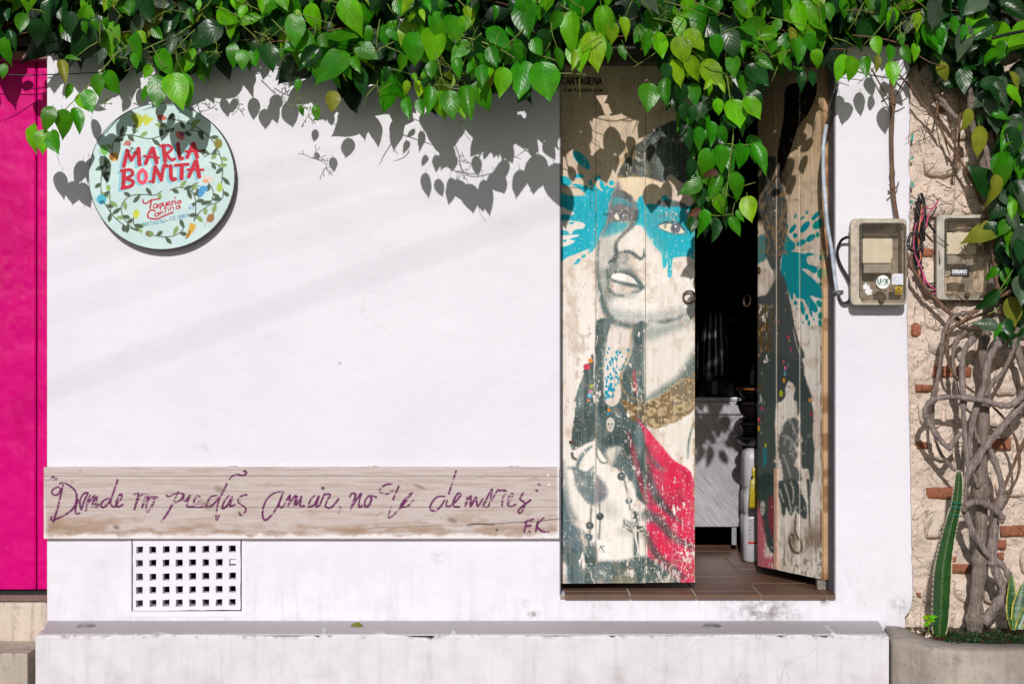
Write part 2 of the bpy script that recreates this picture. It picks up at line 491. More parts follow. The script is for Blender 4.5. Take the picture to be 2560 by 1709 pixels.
M = {}
_sp = lambda x, y, r, a: (P(x, y).x, P(x, y).z, r/PXM, a)
M['wall'] = whitewash("white_plaster", low=0.46, amount=0.85, spots=(_sp(1905, 1532, 60, .95), _sp(1960, 1525, 70, .7), _sp(1840, 1520, 70, .5), _sp(2063, 1502, 16, 1.4), _sp(1335, 1534, 22, .9), _sp(1310, 1508, 20, .5), _sp(1500, 1520, 60, .3), _sp(1095, 1392, 26, .35), _sp(505, 1120, 26, .3), _sp(850, 908, 7, 1.0), _sp(2270, 1520, 50, .5), _sp(2240, 1500, 30, .4)))
M['step'] = whitewash("worn_white_step", base=(0.77, 0.745, 0.78), dirt=(.33, .28, .26), low=0.30, amount=1.0, edge=P(0, 1552).z)
M['panel'] = whitewash("vent_white", amount=0.25)
M['concrete'] = None
def concrete_mat(name="stained_concrete", tint=(1, 1, 1), k=1.0):
    m, nt, bs = new_mat(name); p = position(nt)
    a = noise(nt, p, 3.5, 6, .6); b = noise(nt, p, 22, 6, .65); c = noise(nt, p, 120, 4, .6); st = noise(nt, position(nt, 14, 14, 1.2), 2, 6, .7)
    col = mixc(nt, ramp(nt, a, [(.38, (0, 0, 0)), (.62, (1, 1, 1))]), (.46*tint[0], .395*tint[1], .345*tint[2], 1), (.31*tint[0]*k, .265*tint[1]*k, .23*tint[2]*k, 1))
    col = mixc(nt, math_n(nt, 'MULTIPLY', ramp(nt, st, [(.5, (0, 0, 0)), (.7, (1, 1, 1))]), .55), col, (.19, .16, .14, 1))
    col = mixc(nt, math_n(nt, 'MULTIPLY', ramp(nt, b, [(.55, (0, 0, 0)), (.7, (1, 1, 1))]), .6), col, (.17, .14, .125, 1))
    col = mixc(nt, ramp(nt, c, [(.66, (0, 0, 0)), (.72, (1, 1, 1))]), col, (.10, .08, .07, 1))
    nt.links.new(col, bs.inputs['Base Color']); bs.inputs['Roughness'].default_value = .85; bs.inputs['Specular IOR Level'].default_value = .2
    bump(nt, bs, math_n(nt, 'ADD', a, math_n(nt, 'ADD', b, math_n(nt, 'MULTIPLY', c, .3))), .6, .012); return m
M['concrete'] = concrete_mat()
M['beige'] = concrete_mat("beige_concrete", (1.42, 1.40, 1.34), 1.25)
M['ledge'] = concrete_mat("beige_grey_concrete", (1.15, 1.15, 1.12), 1.15)
M['asphalt'] = simple("asphalt", (0.11, 0.105, 0.10), 0.9, 0, 0.3, 40)
M['dark_room'] = simple("unlit_room_black", (0.012, 0.012, 0.013), 0.85, 0, 0.2, 8, 0.05)  # near-black colour stands in for darkness in the room, vent and gaps
M['jamb'] = simple("grey_jamb_paint", (0.21, 0.19, 0.225), 0.6, 0, 0.18, 60)
M['dark_wood'] = simple("dark_brown_wood", (0.035, 0.02, 0.014), 0.75, 0, 0.4, 25, 0.3)
M['mortar'] = None
M['black_plastic'] = simple("black_plastic", (0.008, 0.008, 0.009), 0.4, 0, 0.2, 20, 0)
M['pink_plastic'] = simple("pink_wire", (0.62, 0.08, 0.22), 0.45, 0, 0.15, 20, 0)
M['grey_cable'] = simple("pale_cable_paint", (0.47, 0.53, 0.62), 0.45, 0, 0.25, 35, 0)
M['iron'] = simple("rusty_iron", (0.16, 0.09, 0.06), 0.55, 0.4, 0.5, 120, 0.3)
M['galv'] = simple("galvanised_metal", (0.35, 0.35, 0.36), 0.45, 0.7, 0.2, 80, 0.1)
M['dark_steel'] = simple("dark_steel", (0.10, 0.10, 0.105), 0.32, 0.9, 0.3, 40, 0.05)
M['bowl_black'] = simple("black_glazed_clay", (0.012, 0.010, 0.010), 0.22, 0, 0.3, 40, 0.15)
M['amber'] = simple("amber_inside", (0.35, 0.10, 0.015), 0.3, 0, 0.3, 30, 0)
M['jug'] = simple("milky_plastic", (0.46, 0.455, 0.48), 0.42, 0, 0.08, 12, 0)
M['yellow'] = simple("yellow_plastic", (0.42, 0.33, 0.012), 0.35, 0, 0.2, 30, 0)
M['red_ink'] = simple("red_ink", (0.45, 0.02, 0.02), 0.5, 0, 0.1, 30, 0)
M['label_white'] = simple("label_paper", (0.82, 0.81, 0.82), 0.5, 0, 0.05, 30, 0)

def rubble_mat(name, base, dirt, sc=1.0):
    m, nt, bs = new_mat(name)
    p = position(nt)
    oi = N(nt, "ShaderNodeObjectInfo")
    a = noise(nt, p, 7*sc, 6, 0.65); b = noise(nt, p, 38*sc, 6, 0.7); c = noise(nt, p, 150*sc, 3, 0.6)
    col = mixc(nt, ramp(nt, a, [(0.3, (0, 0, 0)), (0.72, (1, 1, 1))]), (*base, 1), tuple(q*0.80 for q in base)+(1,))
    col = mixc(nt, math_n(nt, 'MULTIPLY', ramp(nt, b, [(0.60, (0, 0, 0)), (0.72, (1, 1, 1))]), 0.35), col, (*dirt, 1))
    cr = noise(nt, p, 5.5*sc, 5, 0.55, 0.9); cr2 = noise(nt, p, 13*sc, 4, 0.55, 1.2)
    crk = ramp(nt, math_n(nt, 'ABSOLUTE', math_n(nt, 'SUBTRACT', cr, .5)), [(0.0, (1, 1, 1)), (0.010, (0, 0, 0))])
    crk2 = ramp(nt, math_n(nt, 'ABSOLUTE', math_n(nt, 'SUBTRACT', cr2, .52)), [(0.0, (1, 1, 1)), (0.012, (0, 0, 0))])
    gate = ramp(nt, noise(nt, p, 4*sc, 3, .5), [(.45, (0, 0, 0)), (.6, (1, 1, 1))])
    crk = math_n(nt, 'MAXIMUM', math_n(nt, 'MULTIPLY', crk, gate), math_n(nt, 'MULTIPLY', crk2, math_n(nt, 'SUBTRACT', 1.0, gate)))
    pit = ramp(nt, noise(nt, p, 75*sc, 3, .6), [(.67, (0, 0, 0)), (.70, (1, 1, 1))])
    col = mixc(nt, math_n(nt, 'MULTIPLY', crk, .42), col, (0.06, 0.042, 0.03, 1))
    col = mixc(nt, math_n(nt, 'MULTIPLY', pit, .4), col, (0.18, 0.13, 0.10, 1))
    hv = N(nt, "ShaderNodeHueSaturation"); nt.links.new(col, hv.inputs["Color"])
    mr = N(nt, "ShaderNodeMapRange"); mr.inputs[3].default_value = 0.86; mr.inputs[4].default_value = 1.06
    nt.links.new(oi.outputs["Random"], mr.inputs[0]); nt.links.new(mr.outputs[0], hv.inputs["Value"])
    nt.links.new(hv.outputs[0], bs.inputs["Base Color"])
    bs.inputs["Roughness"].default_value = 0.9; bs.inputs["Specular IOR Level"].default_value = 0.15
    h = math_n(nt, 'ADD', math_n(nt, 'MULTIPLY', a, 1.8), math_n(nt, 'ADD', math_n(nt, 'MULTIPLY', b, 1.3), math_n(nt, 'MULTIPLY', c, 0.3)))
    h = math_n(nt, 'SUBTRACT', h, math_n(nt, 'ADD', math_n(nt, 'MULTIPLY', crk, .8), math_n(nt, 'MULTIPLY', pit, .5)))
    bump(nt, bs, h, 0.75, 0.014)
    return m
M['mortar'] = rubble_mat("lime_mortar", (0.86, 0.70, 0.585), (0.40, 0.28, 0.20))
M['stone'] = rubble_mat("coral_stone", (0.90, 0.735, 0.61), (0.40, 0.28, 0.20))
M['brick'] = rubble_mat("red_brick", (0.45, 0.17, 0.095), (0.58, 0.40, 0.30), 1.6)

# ------------------------------------------------------------------ setting
mesh_obj("street", [(-60, -60, 0), (60, -60, 0), (60, 12, 0), (-60, 12, 0)], [(0, 1, 2, 3)], M['asphalt'])['kind'] = 'structure'

zf = P(0, 1487, 0.02).z                       # door sill / shop floor level
z_step = P(0, 1552, 0).z

# white facade wall with a doorway and a vent opening
DOOR = (1399, 2089, 118, 1487); VENT = (329, 604.5, 1340, 1527)
facade = empty("white_wall", (0, 0, 0.4), "white plastered house front with doorway and round painted sign", "wall")
def wall_piece():
    b = MB()
    xs = sorted([118, VENT[0], VENT[1], DOOR[0], DOOR[1], 2262]); ys = [-330, DOOR[2], VENT[2], DOOR[3], VENT[3], 1700]
    ys = sorted(ys)
    th = 0.25
    g = {}
    v = []
    def vid(x, y, d):
        k = (x, y, d)
        if k not in g:
            q = P(x, y, 0); g[k] = len(v); v.append((q.x, d, q.z))
        return g[k]
    f = []
    def hole(i, j):
        cx, cy = (xs[i]+xs[i+1])/2, (ys[j]+ys[j+1])/2
        return (DOOR[0] < cx < DOOR[1] and DOOR[2] < cy < DOOR[3]) or (VENT[0] < cx < VENT[1] and VENT[2] < cy < VENT[3])
    nx, ny = len(xs)-1, len(ys)-1
    for i in range(nx):
        for j in range(ny):
            if hole(i, j): continue
            x0, x1, y0, y1 = xs[i], xs[i+1], ys[j], ys[j+1]
            f.append((vid(x0, y1, 0), vid(x1, y1, 0), vid(x1, y0, 0), vid(x0, y0, 0)))
            f.append((vid(x0, y0, th), vid(x1, y0, th), vid(x1, y1, th), vid(x0, y1, th)))
            for (a, c, di, dj) in (((x0, y0), (x1, y0), 0, -1), ((x1, y0), (x1, y1), 1, 0), ((x1, y1), (x0, y1), 0, 1), ((x0, y1), (x0, y0), -1, 0)):
                ii, jj = i+di, j+dj
                if 0 <= ii < nx and 0 <= jj < ny and not hole(ii, jj): continue
                f.append((vid(*c, 0), vid(*c, th), vid(*a, th), vid(*a, 0)))
    return v, f
v, f = wall_piece()
mesh_obj("plaster_face", v, f, M['wall'], facade)
# ragged plaster edge towards the rubble wall: a lip with an uneven outline that leans back
rr = random.Random(5)
lip = MB()
n = 150
prev = None
ringpts = []
for i in range(n+1):
    py = -330+(1542+330)*i/n
    base = np.interp(py, [-330, 200, 560, 800, 1000, 1300, 1480, 1515, 1530, 1542], [2278, 2277, 2277, 2271, 2276, 2281, 2285, 2283, 2276, 2263.5])
    j = rr.uniform(-2.6, 2.6) if py < 700 else rr.uniform(-1.0, 1.0)
    x1 = max(base+j, 2263)
    a, b_, c = P(2262, py, 0), P(max(x1-4, 2262.4), py, 0), P(x1, py, 0)
    ringpts.append((Vector((a.x, 0.0, a.z)), Vector((b_.x, 0.002, b_.z)), Vector((c.x, 0.016+rr.uniform(-.004, .004), c.z)), Vector((c.x+.002, 0.075, c.z))))
vv = [p for r in ringpts for p in r]
ff = []
for i in range(n):
    for k in range(3):
        ff.append((i*4+k, (i+1)*4+k, (i+1)*4+k+1, i*4+k+1))
mesh_obj("plaster_edge", vv, ff, M['wall'], facade)
# thin chalky chips of older turquoise paint on the edge
chips = MB()
for (cx, cy, h) in ((2281, 345, 22), (2281, 462, 14), (2280, 505, 10), (2281, 395, 9)):
    q = P(cx, cy, -0.012); w, hh = 0.006, h/PXM/2
    chips.add([(q.x-w, q.y, q.z-hh), (q.x+w*.6, q.y, q.z-hh*.6), (q.x+w*.8, q.y, q.z+hh*.7), (q.x-w*.5, q.y, q.z+hh),
               (q.x-w, q.y+.004, q.z-hh), (q.x+w*.6, q.y+.004, q.z-hh*.6), (q.x+w*.8, q.y+.004, q.z+hh*.7), (q.x-w*.5, q.y+.004, q.z+hh)],
              [(0, 1, 2, 3), (7, 6, 5, 4), (0, 4, 5, 1), (1, 5, 6, 2), (2, 6, 7, 3), (3, 7, 4, 0)])
chips.build("paint_chip", simple("old_turquoise", (0.02, 0.30, 0.27), 0.7), facade)

# long white step: ends converge a little towards the street
zt = z_step
d_s = D*(1-(1552-854.5)/(1588-854.5))
xa, xb = P(120, 0, 0).x, P(2199, 0, 0).x
xc, xd = P(89, 0, d_s).x, P(2222, 0, d_s).x
bm = bmesh.new()
q = [bm.verts.new(c) for c in ((xa, -0.0015, 0), (xb, -0.0015, 0), (xd, -d_s, 0), (xc, -d_s, 0), (xa, -0.0015, zt), (xb, -0.0015, zt), (xd, -d_s, zt), (xc, -d_s, zt))]
for ff in ((0, 3, 2, 1), (4, 5, 6, 7), (0, 1, 5, 4), (1, 2, 6, 5), (2, 3, 7, 6), (3, 0, 4, 7)): bm.faces.new([q[i] for i in ff])
bm.edges.ensure_lookup_table()
front = [e for e in bm.edges if all(abs(w.co.y+d_s) < 1e-4 for w in e.verts)]
bmesh.ops.subdivide_edges(bm, edges=[e for e in bm.edges if abs(e.verts[0].co.x-e.verts[1].co.x) > 1], cuts=150, use_grid_fill=True)
r5 = random.Random(3)
for w in bm.verts:
    if abs(w.co.y+d_s) < 1e-4 and w.co.z > 0.1:
        w.co.z += (vnoise(np.array([w.co.x*6.0]), np.array([1.0]))[0]-.5)*.011-.006*max(0, vnoise(np.array([w.co.x*23.0]), np.array([7.0]))[0]-.7)/.3; w.co.y += (vnoise(np.array([w.co.x*9.0]), np.array([4.0]))[0]-.5)*.006
bm.edges.ensure_lookup_table()
tb = [e for e in bm.edges if e.calc_face_angle(0) > 0.8 and all(w.co.z > 0.1 for w in e.verts)]
bmesh.ops.bevel(bm, geom=tb, offset=0.009, segments=3, affect='EDGES', profile=0.55)
sb = MB(); sb.bm(bm)
step = empty("long_step", ((xc+xd)/2, -d_s/2, 0), "long white step running along the foot of the white wall", "step")
sb.build("step_block", M['step'], step)
M['step_top'] = whitewash("scuffed_grey_paint", base=(0.49, 0.455, 0.475), dirt=(0.20, 0.18, 0.18), amount=1.2)
top = MB()
nt_ = 70
tv, tf = [], []
for i in range(nt_+1):
    t = i/nt_
    xf, xk = xc+.02+(xd-xc-.035)*t, xa+.004+(xb-xa-.012)*t
    off = 0.011+0.008*vnoise(np.array([xf*7.0]), np.array([2.0]))[0]
    tv += [(xf, -d_s+off, zt+.004), (xk, -0.012, zt+.004), (xf, -d_s+off-.003, zt-.002), ]
for i in range(nt_):
    a = i*3
    tf += [(a, a+3, a+4, a+1), (a+2, a+5, a+3, a)]
mesh_obj("worn_tread", tv, tf, M['step_top'], step)
for i, (cx, cy, lab) in enumerate(((215, 1562, "round metal drain cap in the step top below the vent grille"), (1780, 1568, "round metal drain cap in the step top before the doorway"))):
    q = P(cx, cy, d_s*0.42)
    e = empty("drain_cap", (q.x, q.y, zt+.004), lab, "drain cap", "drain caps in the step")
    m = MB(); m.lathe([(0.036, 0), (0.036, .004), (0.030, .006), (0.028, .003), (0.0, .003)], (q.x, q.y, zt+.004), seg=32); m.build("rim", M['galv'], e)
    m = MB(); m.lathe([(0.024, 0), (0.024, .006), (0.02, .0075), (0.001, .0075)], (q.x, q.y, zt+.0045), seg=24); m.build("lid", simple("dull_lid", (0.30, 0.29, 0.29), 0.5, 0.5, .2, 50, .1), e)

# stepped concrete base below the pink door
base = empty("concrete_base", (-2.1, -0.1, 0), "stepped beige concrete base under the pink door", "step")
d_l = D*(1-(1600-854.5)/(1632-854.5))
zl = P(0, 1600, 0.0).z
b = MB(); zu = P(0, 1505, 0.0).z
b.box((P(-260, 0).x, 0.0, 0), (P(119.0, 0).x, 0.30, zu), 0.012); b.build("upper_block", M['beige'], base)
b = MB(); b.box((P(-260, 0).x, -d_l, 0), (P(69, 0, d_l).x, -0.001, zl), 0.008); b.build("lower_block", M['ledge'], base)

# crack rubble at the corner between base and white wall
# pink door
def pink_paint(px, py, u, v):
    c = Canvas(px, py, (206, 0, 116))
    n1 = fbm(px*0.02, py*0.008, 4, 3); c.blend(np.arange(len(px)), sstep(.45, .8, n1)*.5, (186, 0, 94))
    n2 = fbm(px*0.05, py*0.016, 4, 13); c.blend(np.arange(len(px)), sstep(.55, .8, n2)*.22, (230, 20, 134))
    n3 = fbm(px*0.11+3, py*0.07, 4, 29); reg = sstep(560, 650, py)*sstep(900, 780, py)
    c.blend(np.arange(len(px)), sstep(.60, .66, n3)*reg*.32, (206, 90, 110))
    n4 = fbm(px*0.25+3, py*0.12, 3, 37); c.blend(np.arange(len(px)), sstep(.78, .82, n4)*.4*sstep(.5, .6, n1), (228, 100, 150))
    return c.c
M['paint'] = paint_mat("brushed_paint", 0.5, (1, 1, .25), 70, 0.25)
M['pink'] = paint_mat("pink_gloss_paint", 0.42, (1, 1, .2), 60, 0.2, 0.12)
dp = -0.05
pink = empty("pink_door", tuple(P(30, 1470, dp)), "bright pink wooden door at the left edge beside white wall", "door")
for (x0, x1) in ((-190, -52), (-49, 89), (92, 122)):
    a, c = P(x0, 150, dp), P(x1, 1472, dp)
    painted_slab("plank", (a.x, a.y, a.z), (c.x-a.x, 0, 0), (0, 0, c.z-a.z), max(8, int((x1-x0)/3)), 400, (0, 0.035, 0), pink_paint, M['pink'], pink,
                 relief=lambda px, py, u, v: (fbm(px*.02, py*.02, 3, 9)-.5)*.008-.005*np.exp(-(np.minimum(u, 1-u)*60)**2))
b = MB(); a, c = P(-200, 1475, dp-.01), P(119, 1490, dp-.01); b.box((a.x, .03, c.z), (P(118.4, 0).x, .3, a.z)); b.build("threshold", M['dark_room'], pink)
b = MB(); a, c = P(-200, 1488, 0), P(118.5, 1503, 0); b.box((a.x, .004, c.z), (c.x, .3, a.z), .003); b.build("sill_board", simple("faded_sill_wood", (0.20, 0.12, 0.10), .8), pink)
b = MB(); a, c = P(-200, 128, 0), P(119, 148, 0); b.box((a.x, -.005, c.z), (c.x, .08, a.z), .003); b.build("head_rail", simple("faded_rail_wood", (0.30, 0.13, 0.12), .8), pink)
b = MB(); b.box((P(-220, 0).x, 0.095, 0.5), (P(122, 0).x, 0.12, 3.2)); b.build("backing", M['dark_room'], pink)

# beam above the wall; dark backing and unseen sky-blocking board added for shade
eave = empty("beam_and_blocker", (0.2, -0.1, 2.9), "wooden beam above the wall with added dark backing and sky-blocking board", "roof")
b = MB(); a, c = P(-260, 92, 0), P(2700, 117, 0); b.box((a.x, -.035, c.z), (c.x, .0, a.z), .004); b.build("fascia_beam", M['dark_wood'], eave)
b = MB(); a, c = P(-260, -320, 0), P(2700, 91, 0); b.box((a.x, -.012, c.z+.004), (c.x, -.0015, a.z)); b.build("shade_backing", M['dark_wood'], eave)  # dark board puts the deep shade behind the leaves into its colour
b = MB(); b.box((P(-260, 0).x, -.42, 3.26), (P(2700, 0).x, .5, 3.32)); b.build("sky_blocker", M['dark_wood'], eave)  # unseen board added to keep sky light off the vine

# ------------------------------------------------------------------ interior room
room = empty("shop_room", (0.7, 1.5, zf), None, None); room['kind'] = 'structure'
b = MB()
x0, x1, y1, z1 = -0.5, 2.2, 2.6, 3.0
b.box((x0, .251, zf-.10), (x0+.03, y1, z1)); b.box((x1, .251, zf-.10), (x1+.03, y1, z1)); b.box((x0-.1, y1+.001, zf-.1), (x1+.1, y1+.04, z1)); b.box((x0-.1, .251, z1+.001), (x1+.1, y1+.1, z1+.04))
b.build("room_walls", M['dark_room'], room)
M['grout'] = simple("pale_grout", (0.33, 0.24, 0.17), .9, 0, .3, 60, .2)
bb = MB()
xl, xr = P(1400.5, 0).x, P(2087, 0).x
bb.box((xl, -.012, zf-.014), (xr, .2515, zf-.0035)); bb.box((x0+.031, .252, zf-.10), (x1-.001, y1, zf-.0035))
fl = bb.build("shop_floor", M['grout']); fl['kind'] = 'structure'
m, nt, bs = new_mat("brown_floor_tile")
p = position(nt); n1 = noise(nt, p, 6, 5, .6); n2 = noise(nt, p, 60, 5, .6)
oi = N(nt, "ShaderNodeObjectInfo")
col = ramp(nt, n1, [(.3, (0.105, 0.052, 0.030)), (.7, (0.175, 0.088, 0.050))])
col = mixc(nt, math_n(nt, 'MULTIPLY', oi.outputs["Random"], .35), col, (0.09, 0.05, 0.033, 1))
col = mixc(nt, math_n(nt, 'MULTIPLY', ramp(nt, n2, [(.58, (0, 0, 0)), (.75, (1, 1, 1))]), .4), col, (0.26, 0.18, 0.13, 1))
nt.links.new(col, bs.inputs["Base Color"]); bs.inputs["Roughness"].default_value = .5; bump(nt, bs, n2, .12, .003)
M['tile'] = m
rows = [(-0.02, 0.09)]+[(0.09+.2105*i, 0.09+.2105*(i+1)) for i in range(9)]
tile_meshes = {}
k1 = PXM*D/(D-.02)
tw = 164/PXM
xj = (1903-1280)/PXM
for r, (ya, yb) in enumerate(rows):
    for c in range(-6, 6):
        a, e = xj+c*tw, xj+(c+1)*tw
        lim0, lim1 = (xl, xr) if ya < .25 else (x0+.04, x1-.01)
        a2, e2 = max(a+.0022, lim0), min(e-.0022, lim1)
        if e2-a2 < .02: continue
        mb = MB(); mb.box((a2, ya+.0022, zf-(.016 if r == 0 else .008)), (e2, yb-.0022, zf+rr.uniform(-.0004, .0006)), .0018)
        t = mb.build("floor_tile", M['tile'], fl)

# ------------------------------------------------------------------ door frame and leaves
frame = empty("door_frame", tuple(P(1745, 1487, 0)), "grey door frame lining the doorway with dark wooden head", "door frame")
b = MB(); q = P(2089, 0).x; b.box((q-.0065, .0, zf+.001), (q-.0005, .249, P(0, 121).z), .0015); b.build("jamb", M['jamb'], frame)
b = MB(); q = P(1399, 0).x; b.box((q+.0005, .0, zf+.001), (q+.0045, .249, P(0, 121).z), .0015); b.build("jamb", M['jamb'], frame)
b = MB(); b.box((P(1400.5, 0).x+.004, .03, P(0, 152).z), (P(2087, 0).x-.006, .16, P(0, 119).z), .004); b.build("head_beam", simple("grey_brown_lintel", (0.09, 0.065, 0.05), .8, 0, .3, 40, .3), frame)
def TR(ox, oy, s):
    return lambda pts: [(ox+x*s, oy+y*s) for x, y in pts]
tA, tF, tB, tH = TR(1380, 100, .4463), TR(1390, 440, .2296), TR(1380, 800, .459), TR(1390, 1080, .2551)
tR, tR1, tR2, tR3 = TR(1880, 400, .3188), TR(1720, 700, .1913), TR(1720, 900, .1913), TR(1720, 1200, .1913)
TURQ = (0, 172, 194); INK = (66, 86, 86); CREAM = (238, 230, 222); RED = (218, 26, 70)

def wood_base(c, top, bottom):
    x, y = c.x, c.y
    g = sstep(300, 800, y)[:, None]
    c.c = np.array(top, float)*(1-g)+np.array(bottom, float)*g
    al = np.arange(len(x))
    st = fbm(x*0.12, y*0.006, 4, 7)
    c.blend(al, sstep(.5, .85, st)*.16, (176, 144, 112))
    st2 = fbm(x*0.35, y*0.012, 3, 17)
    c.blend(al, sstep(.55, .8, st2)*.06, (150, 124, 100))
    bl = fbm(x*0.03, y*0.022, 4, 27)
    c.blend(al, sstep(.54, .68, bl)*.40, (192, 168, 146)); b2 = fbm(x*.07+31, y*.05, 4, 127); c.blend(al, sstep(.62, .72, b2)*.35, (170, 146, 126)); b3 = fbm(x*.22+5, y*.16, 3, 137); c.blend(al, sstep(.70, .76, b3)*.35*sstep(.5, .6, b2), (120, 104, 94))
    kn = fbm(x*0.16+7, y*0.09, 3, 33)
    c.blend(al, sstep(.80, .85, kn)*.6, (110, 84, 64))

def flakes(c, amount, fx=.30, fy=.11, seed=3):
    """paint that has come away: 1 = intact"""
    n = fbm(c.x*fx, c.y*fy, 4, seed)
    n2 = fbm(c.x*.035, c.y*.03, 3, seed+5)
    return 1-sstep(.645, .69, n*.42+n2*.50+amount)

def mural_left(px, py, u, v):
    c = Canvas(px, py, CREAM)
    wood_base(c, (214, 190, 164), (238, 230, 223))
    al = np.arange(len(px))
    # old grime beside the joints
    low = sstep(1150, 1450, py)
    joint = np.exp(-(np.minimum(np.abs(px-1490), np.abs(px-1613.5))/5.0)**2)
    right_edge = np.exp(-((px-1737)/5.0)**2)
    nz = fbm(px*.2, py*.05, 3, 51)
    amount = 0.055*low+0.10*joint*nz+.16*right_edge*nz
    c.wear = flakes(c, amount)
    soft = fbm(px*.5, py*.5, 2, 77)
    G = (86, 90, 90)
    c.set_grain(1.3, 1.55)
    # hair cap
    c.fill(tA([(372, 765), (395, 690), (440, 645), (450, 605), (505, 560), (560, 510), (650, 465), (720, 450), (815, 440), (815, 800), (730, 800), (690, 765), (655, 752), (610, 800), (520, 768), (450, 768)]), (58, 60, 54), .95, 2, 3)
    gold = sstep(.55, .65, fbm(px*.16, py*.10, 4, 91))*((py > 360) & (py < 450) & (px > 1540))
    c.blend(al, gold*.55*sstep(1660, 1560, px), (170, 138, 72))
    # turquoise splash, left of the face
    c.fill(tF([(30, 215), (110, 203), (180, 215), (290, 214), (315, 190), (250, 140), (180, 98), (235, 90), (340, 112), (398, 130), (408, 85), (430, 105), (500, 168), (545, 100), (600, 128), (640, 130), (612, 200), (578, 300), (570, 400), (540, 520), (480, 660), (440, 765), (412, 792), (392, 822), (347, 832), (356, 792), (260, 832), (130, 880), (30, 915), (30, 600)]), TURQ, 1, 1, 1.0)
    for t in ([(20, 340), (95, 345), (120, 370), (165, 380), (205, 405), (160, 430), (110, 415), (20, 415)],
              [(20, 490), (130, 486), (200, 490), (280, 505), (320, 535), (290, 570), (240, 580), (190, 595), (170, 635), (140, 620), (120, 600), (60, 592), (20, 600)],
              [(20, 662), (110, 642), (200, 640), (255, 640), (230, 660), (150, 686), (205, 710), (160, 740), (100, 765), (20, 760)]):
        c.fill(tF(t), CREAM, 1, 1, .8)
    for (x, y, a, b, r) in ((605, 75, 30, 28, 0), (95, 62, 72, 44, 20), (250, 5, 55, 18, 0), (375, 75, 20, 30, 0), (445, 25, 32, 28, 0), (502, 100, 24, 55, -15), (170, 512, 32, 11, -10), (95, 706, 24, 13, -20), (302, 872, 26, 15, -30), (232, 932, 44, 20, -45), (890, 178, 17, 15, 0), (1047, 257, 19, 22, 0)):
        q = tF([(x, y)])[0]; c.dot(q[0], q[1], a*.2296, b*.2296, r, TURQ)
    for (x, y, a, b, r) in ((165, 672, 66, 26, 48), (75, 785, 36, 20, 25), (158, 760, 22, 9, 20), (260, 772, 14, 14, 0)):
        q = tA([(x, y)])[0]; c.dot(q[0], q[1], a*.4463, b*.4463, r, TURQ)
    # forehead
    c.fill(tF([(690, 30), (960, 20), (1130, 60), (1190, 140), (1195, 230), (1150, 290), (1000, 300), (960, 270), (950, 230), (900, 225), (870, 280), (830, 230), (760, 180), (690, 150)]), (238, 215, 182), .9, 2)
    # right half of the colour band with drips
    c.fill(tF([(840, 262), (880, 290), (905, 228), (948, 225), (965, 300), (1040, 302), (1100, 308), (1165, 215), (1200, 215), (1230, 250), (1430, 320), (1520, 360), (1520, 870), (1440, 872), (1300, 886), (1272, 905), (1264, 960), (1260, 1085), (1237, 1106), (1217, 1090), (1215, 930), (1196, 992), (1165, 992), (1152, 900), (1143, 838), (1080, 770), (1020, 690), (980, 620), (955, 575), (910, 537), (840, 537), (880, 450), (885, 380), (870, 310)]), TURQ, .96, 1.2, .6)
    c.fill(tF([(980, 420), (1100, 360), (1330, 380), (1330, 500), (1250, 515), (1110, 540), (1130, 640), (1200, 740), (1150, 820), (1040, 650)]), (96, 150, 158), .55, 14)
    # eye on the left
    c.fill(tF([(682, 60), (650, 110), (612, 200), (582, 300), (568, 400), (540, 520), (484, 655), (560, 660), (620, 560), (650, 510), (720, 490), (790, 500), (800, 575), (840, 520), (872, 460), (886, 390), (870, 310), (840, 262), (725, 165)]), (112, 110, 114), .90, 4)
    c.fill(tF([(612, 235), (700, 226), (790, 275), (830, 330), (770, 320), (690, 295), (620, 325)]), (60, 160, 172), .8, 4)
    c.fill(tF([(570, 525), (640, 500), (760, 500), (790, 540), (740, 592), (640, 640), (500, 672), (535, 600)]), (40, 160, 178), .8, 4)
    c.fill(tF([(645, 172), (720, 158), (800, 200), (838, 240), (800, 276), (740, 240), (680, 222), (620, 214)]), (84, 80, 80), .95, 2)
    c.fill(tF([(634, 432), (655, 410), (672, 415), (692, 470), (655, 472)]), (238, 228, 214), 1, 1)
    c.dot(*tF([(714, 438)])[0], 7, 8.5, 0, (86, 88, 98)); c.dot(*tF([(735, 432)])[0], 2, 2, 0, (240, 240, 240))
    c.line(tF([(525, 415), (560, 422), (620, 392), (690, 378), (760, 392), (810, 430)]), 3.5, (70, 74, 76), .9, 2)
    c.line(tF([(640, 490), (720, 492), (800, 470)]), 2.5, (80, 84, 86), .7, 2)
    c.line(tF([(600, 345), (690, 315), (780, 330), (850, 390)]), 4, (90, 100, 104), .6, 3)
    WH = (244, 238, 232)
    c.fill(tF([(700, 660), (760, 600), (840, 537), (910, 537), (955, 575), (965, 700), (960, 830), (900, 850), (760, 815), (680, 830), (655, 780)]), WH, .75, 9)
    c.fill(tF([(470, 700), (640, 660), (650, 830), (600, 940), (555, 1020), (465, 1050)]), WH, .45, 12)
    c.fill(tF([(990, 650), (1080, 780), (1150, 850), (1150, 1000), (1250, 1110), (1480, 1050), (1490, 1400), (1300, 1500), (1050, 1540), (700, 1560), (600, 1500), (530, 1390), (720, 1310), (950, 1230), (980, 1000)]), WH, .55, 12)
    c.fill(tF([(470, 690), (560, 660), (640, 680), (640, 850), (560, 960), (548, 1040), (462, 1080), (456, 860)]), (150, 158, 156), .40, 11)
    c.fill(tF([(530, 1400), (640, 1440), (820, 1480), (1060, 1490), (1300, 1440), (1500, 1360), (1500, 1450), (1330, 1510), (1060, 1568), (640, 1568)]), (120, 134, 130), .5, 10)
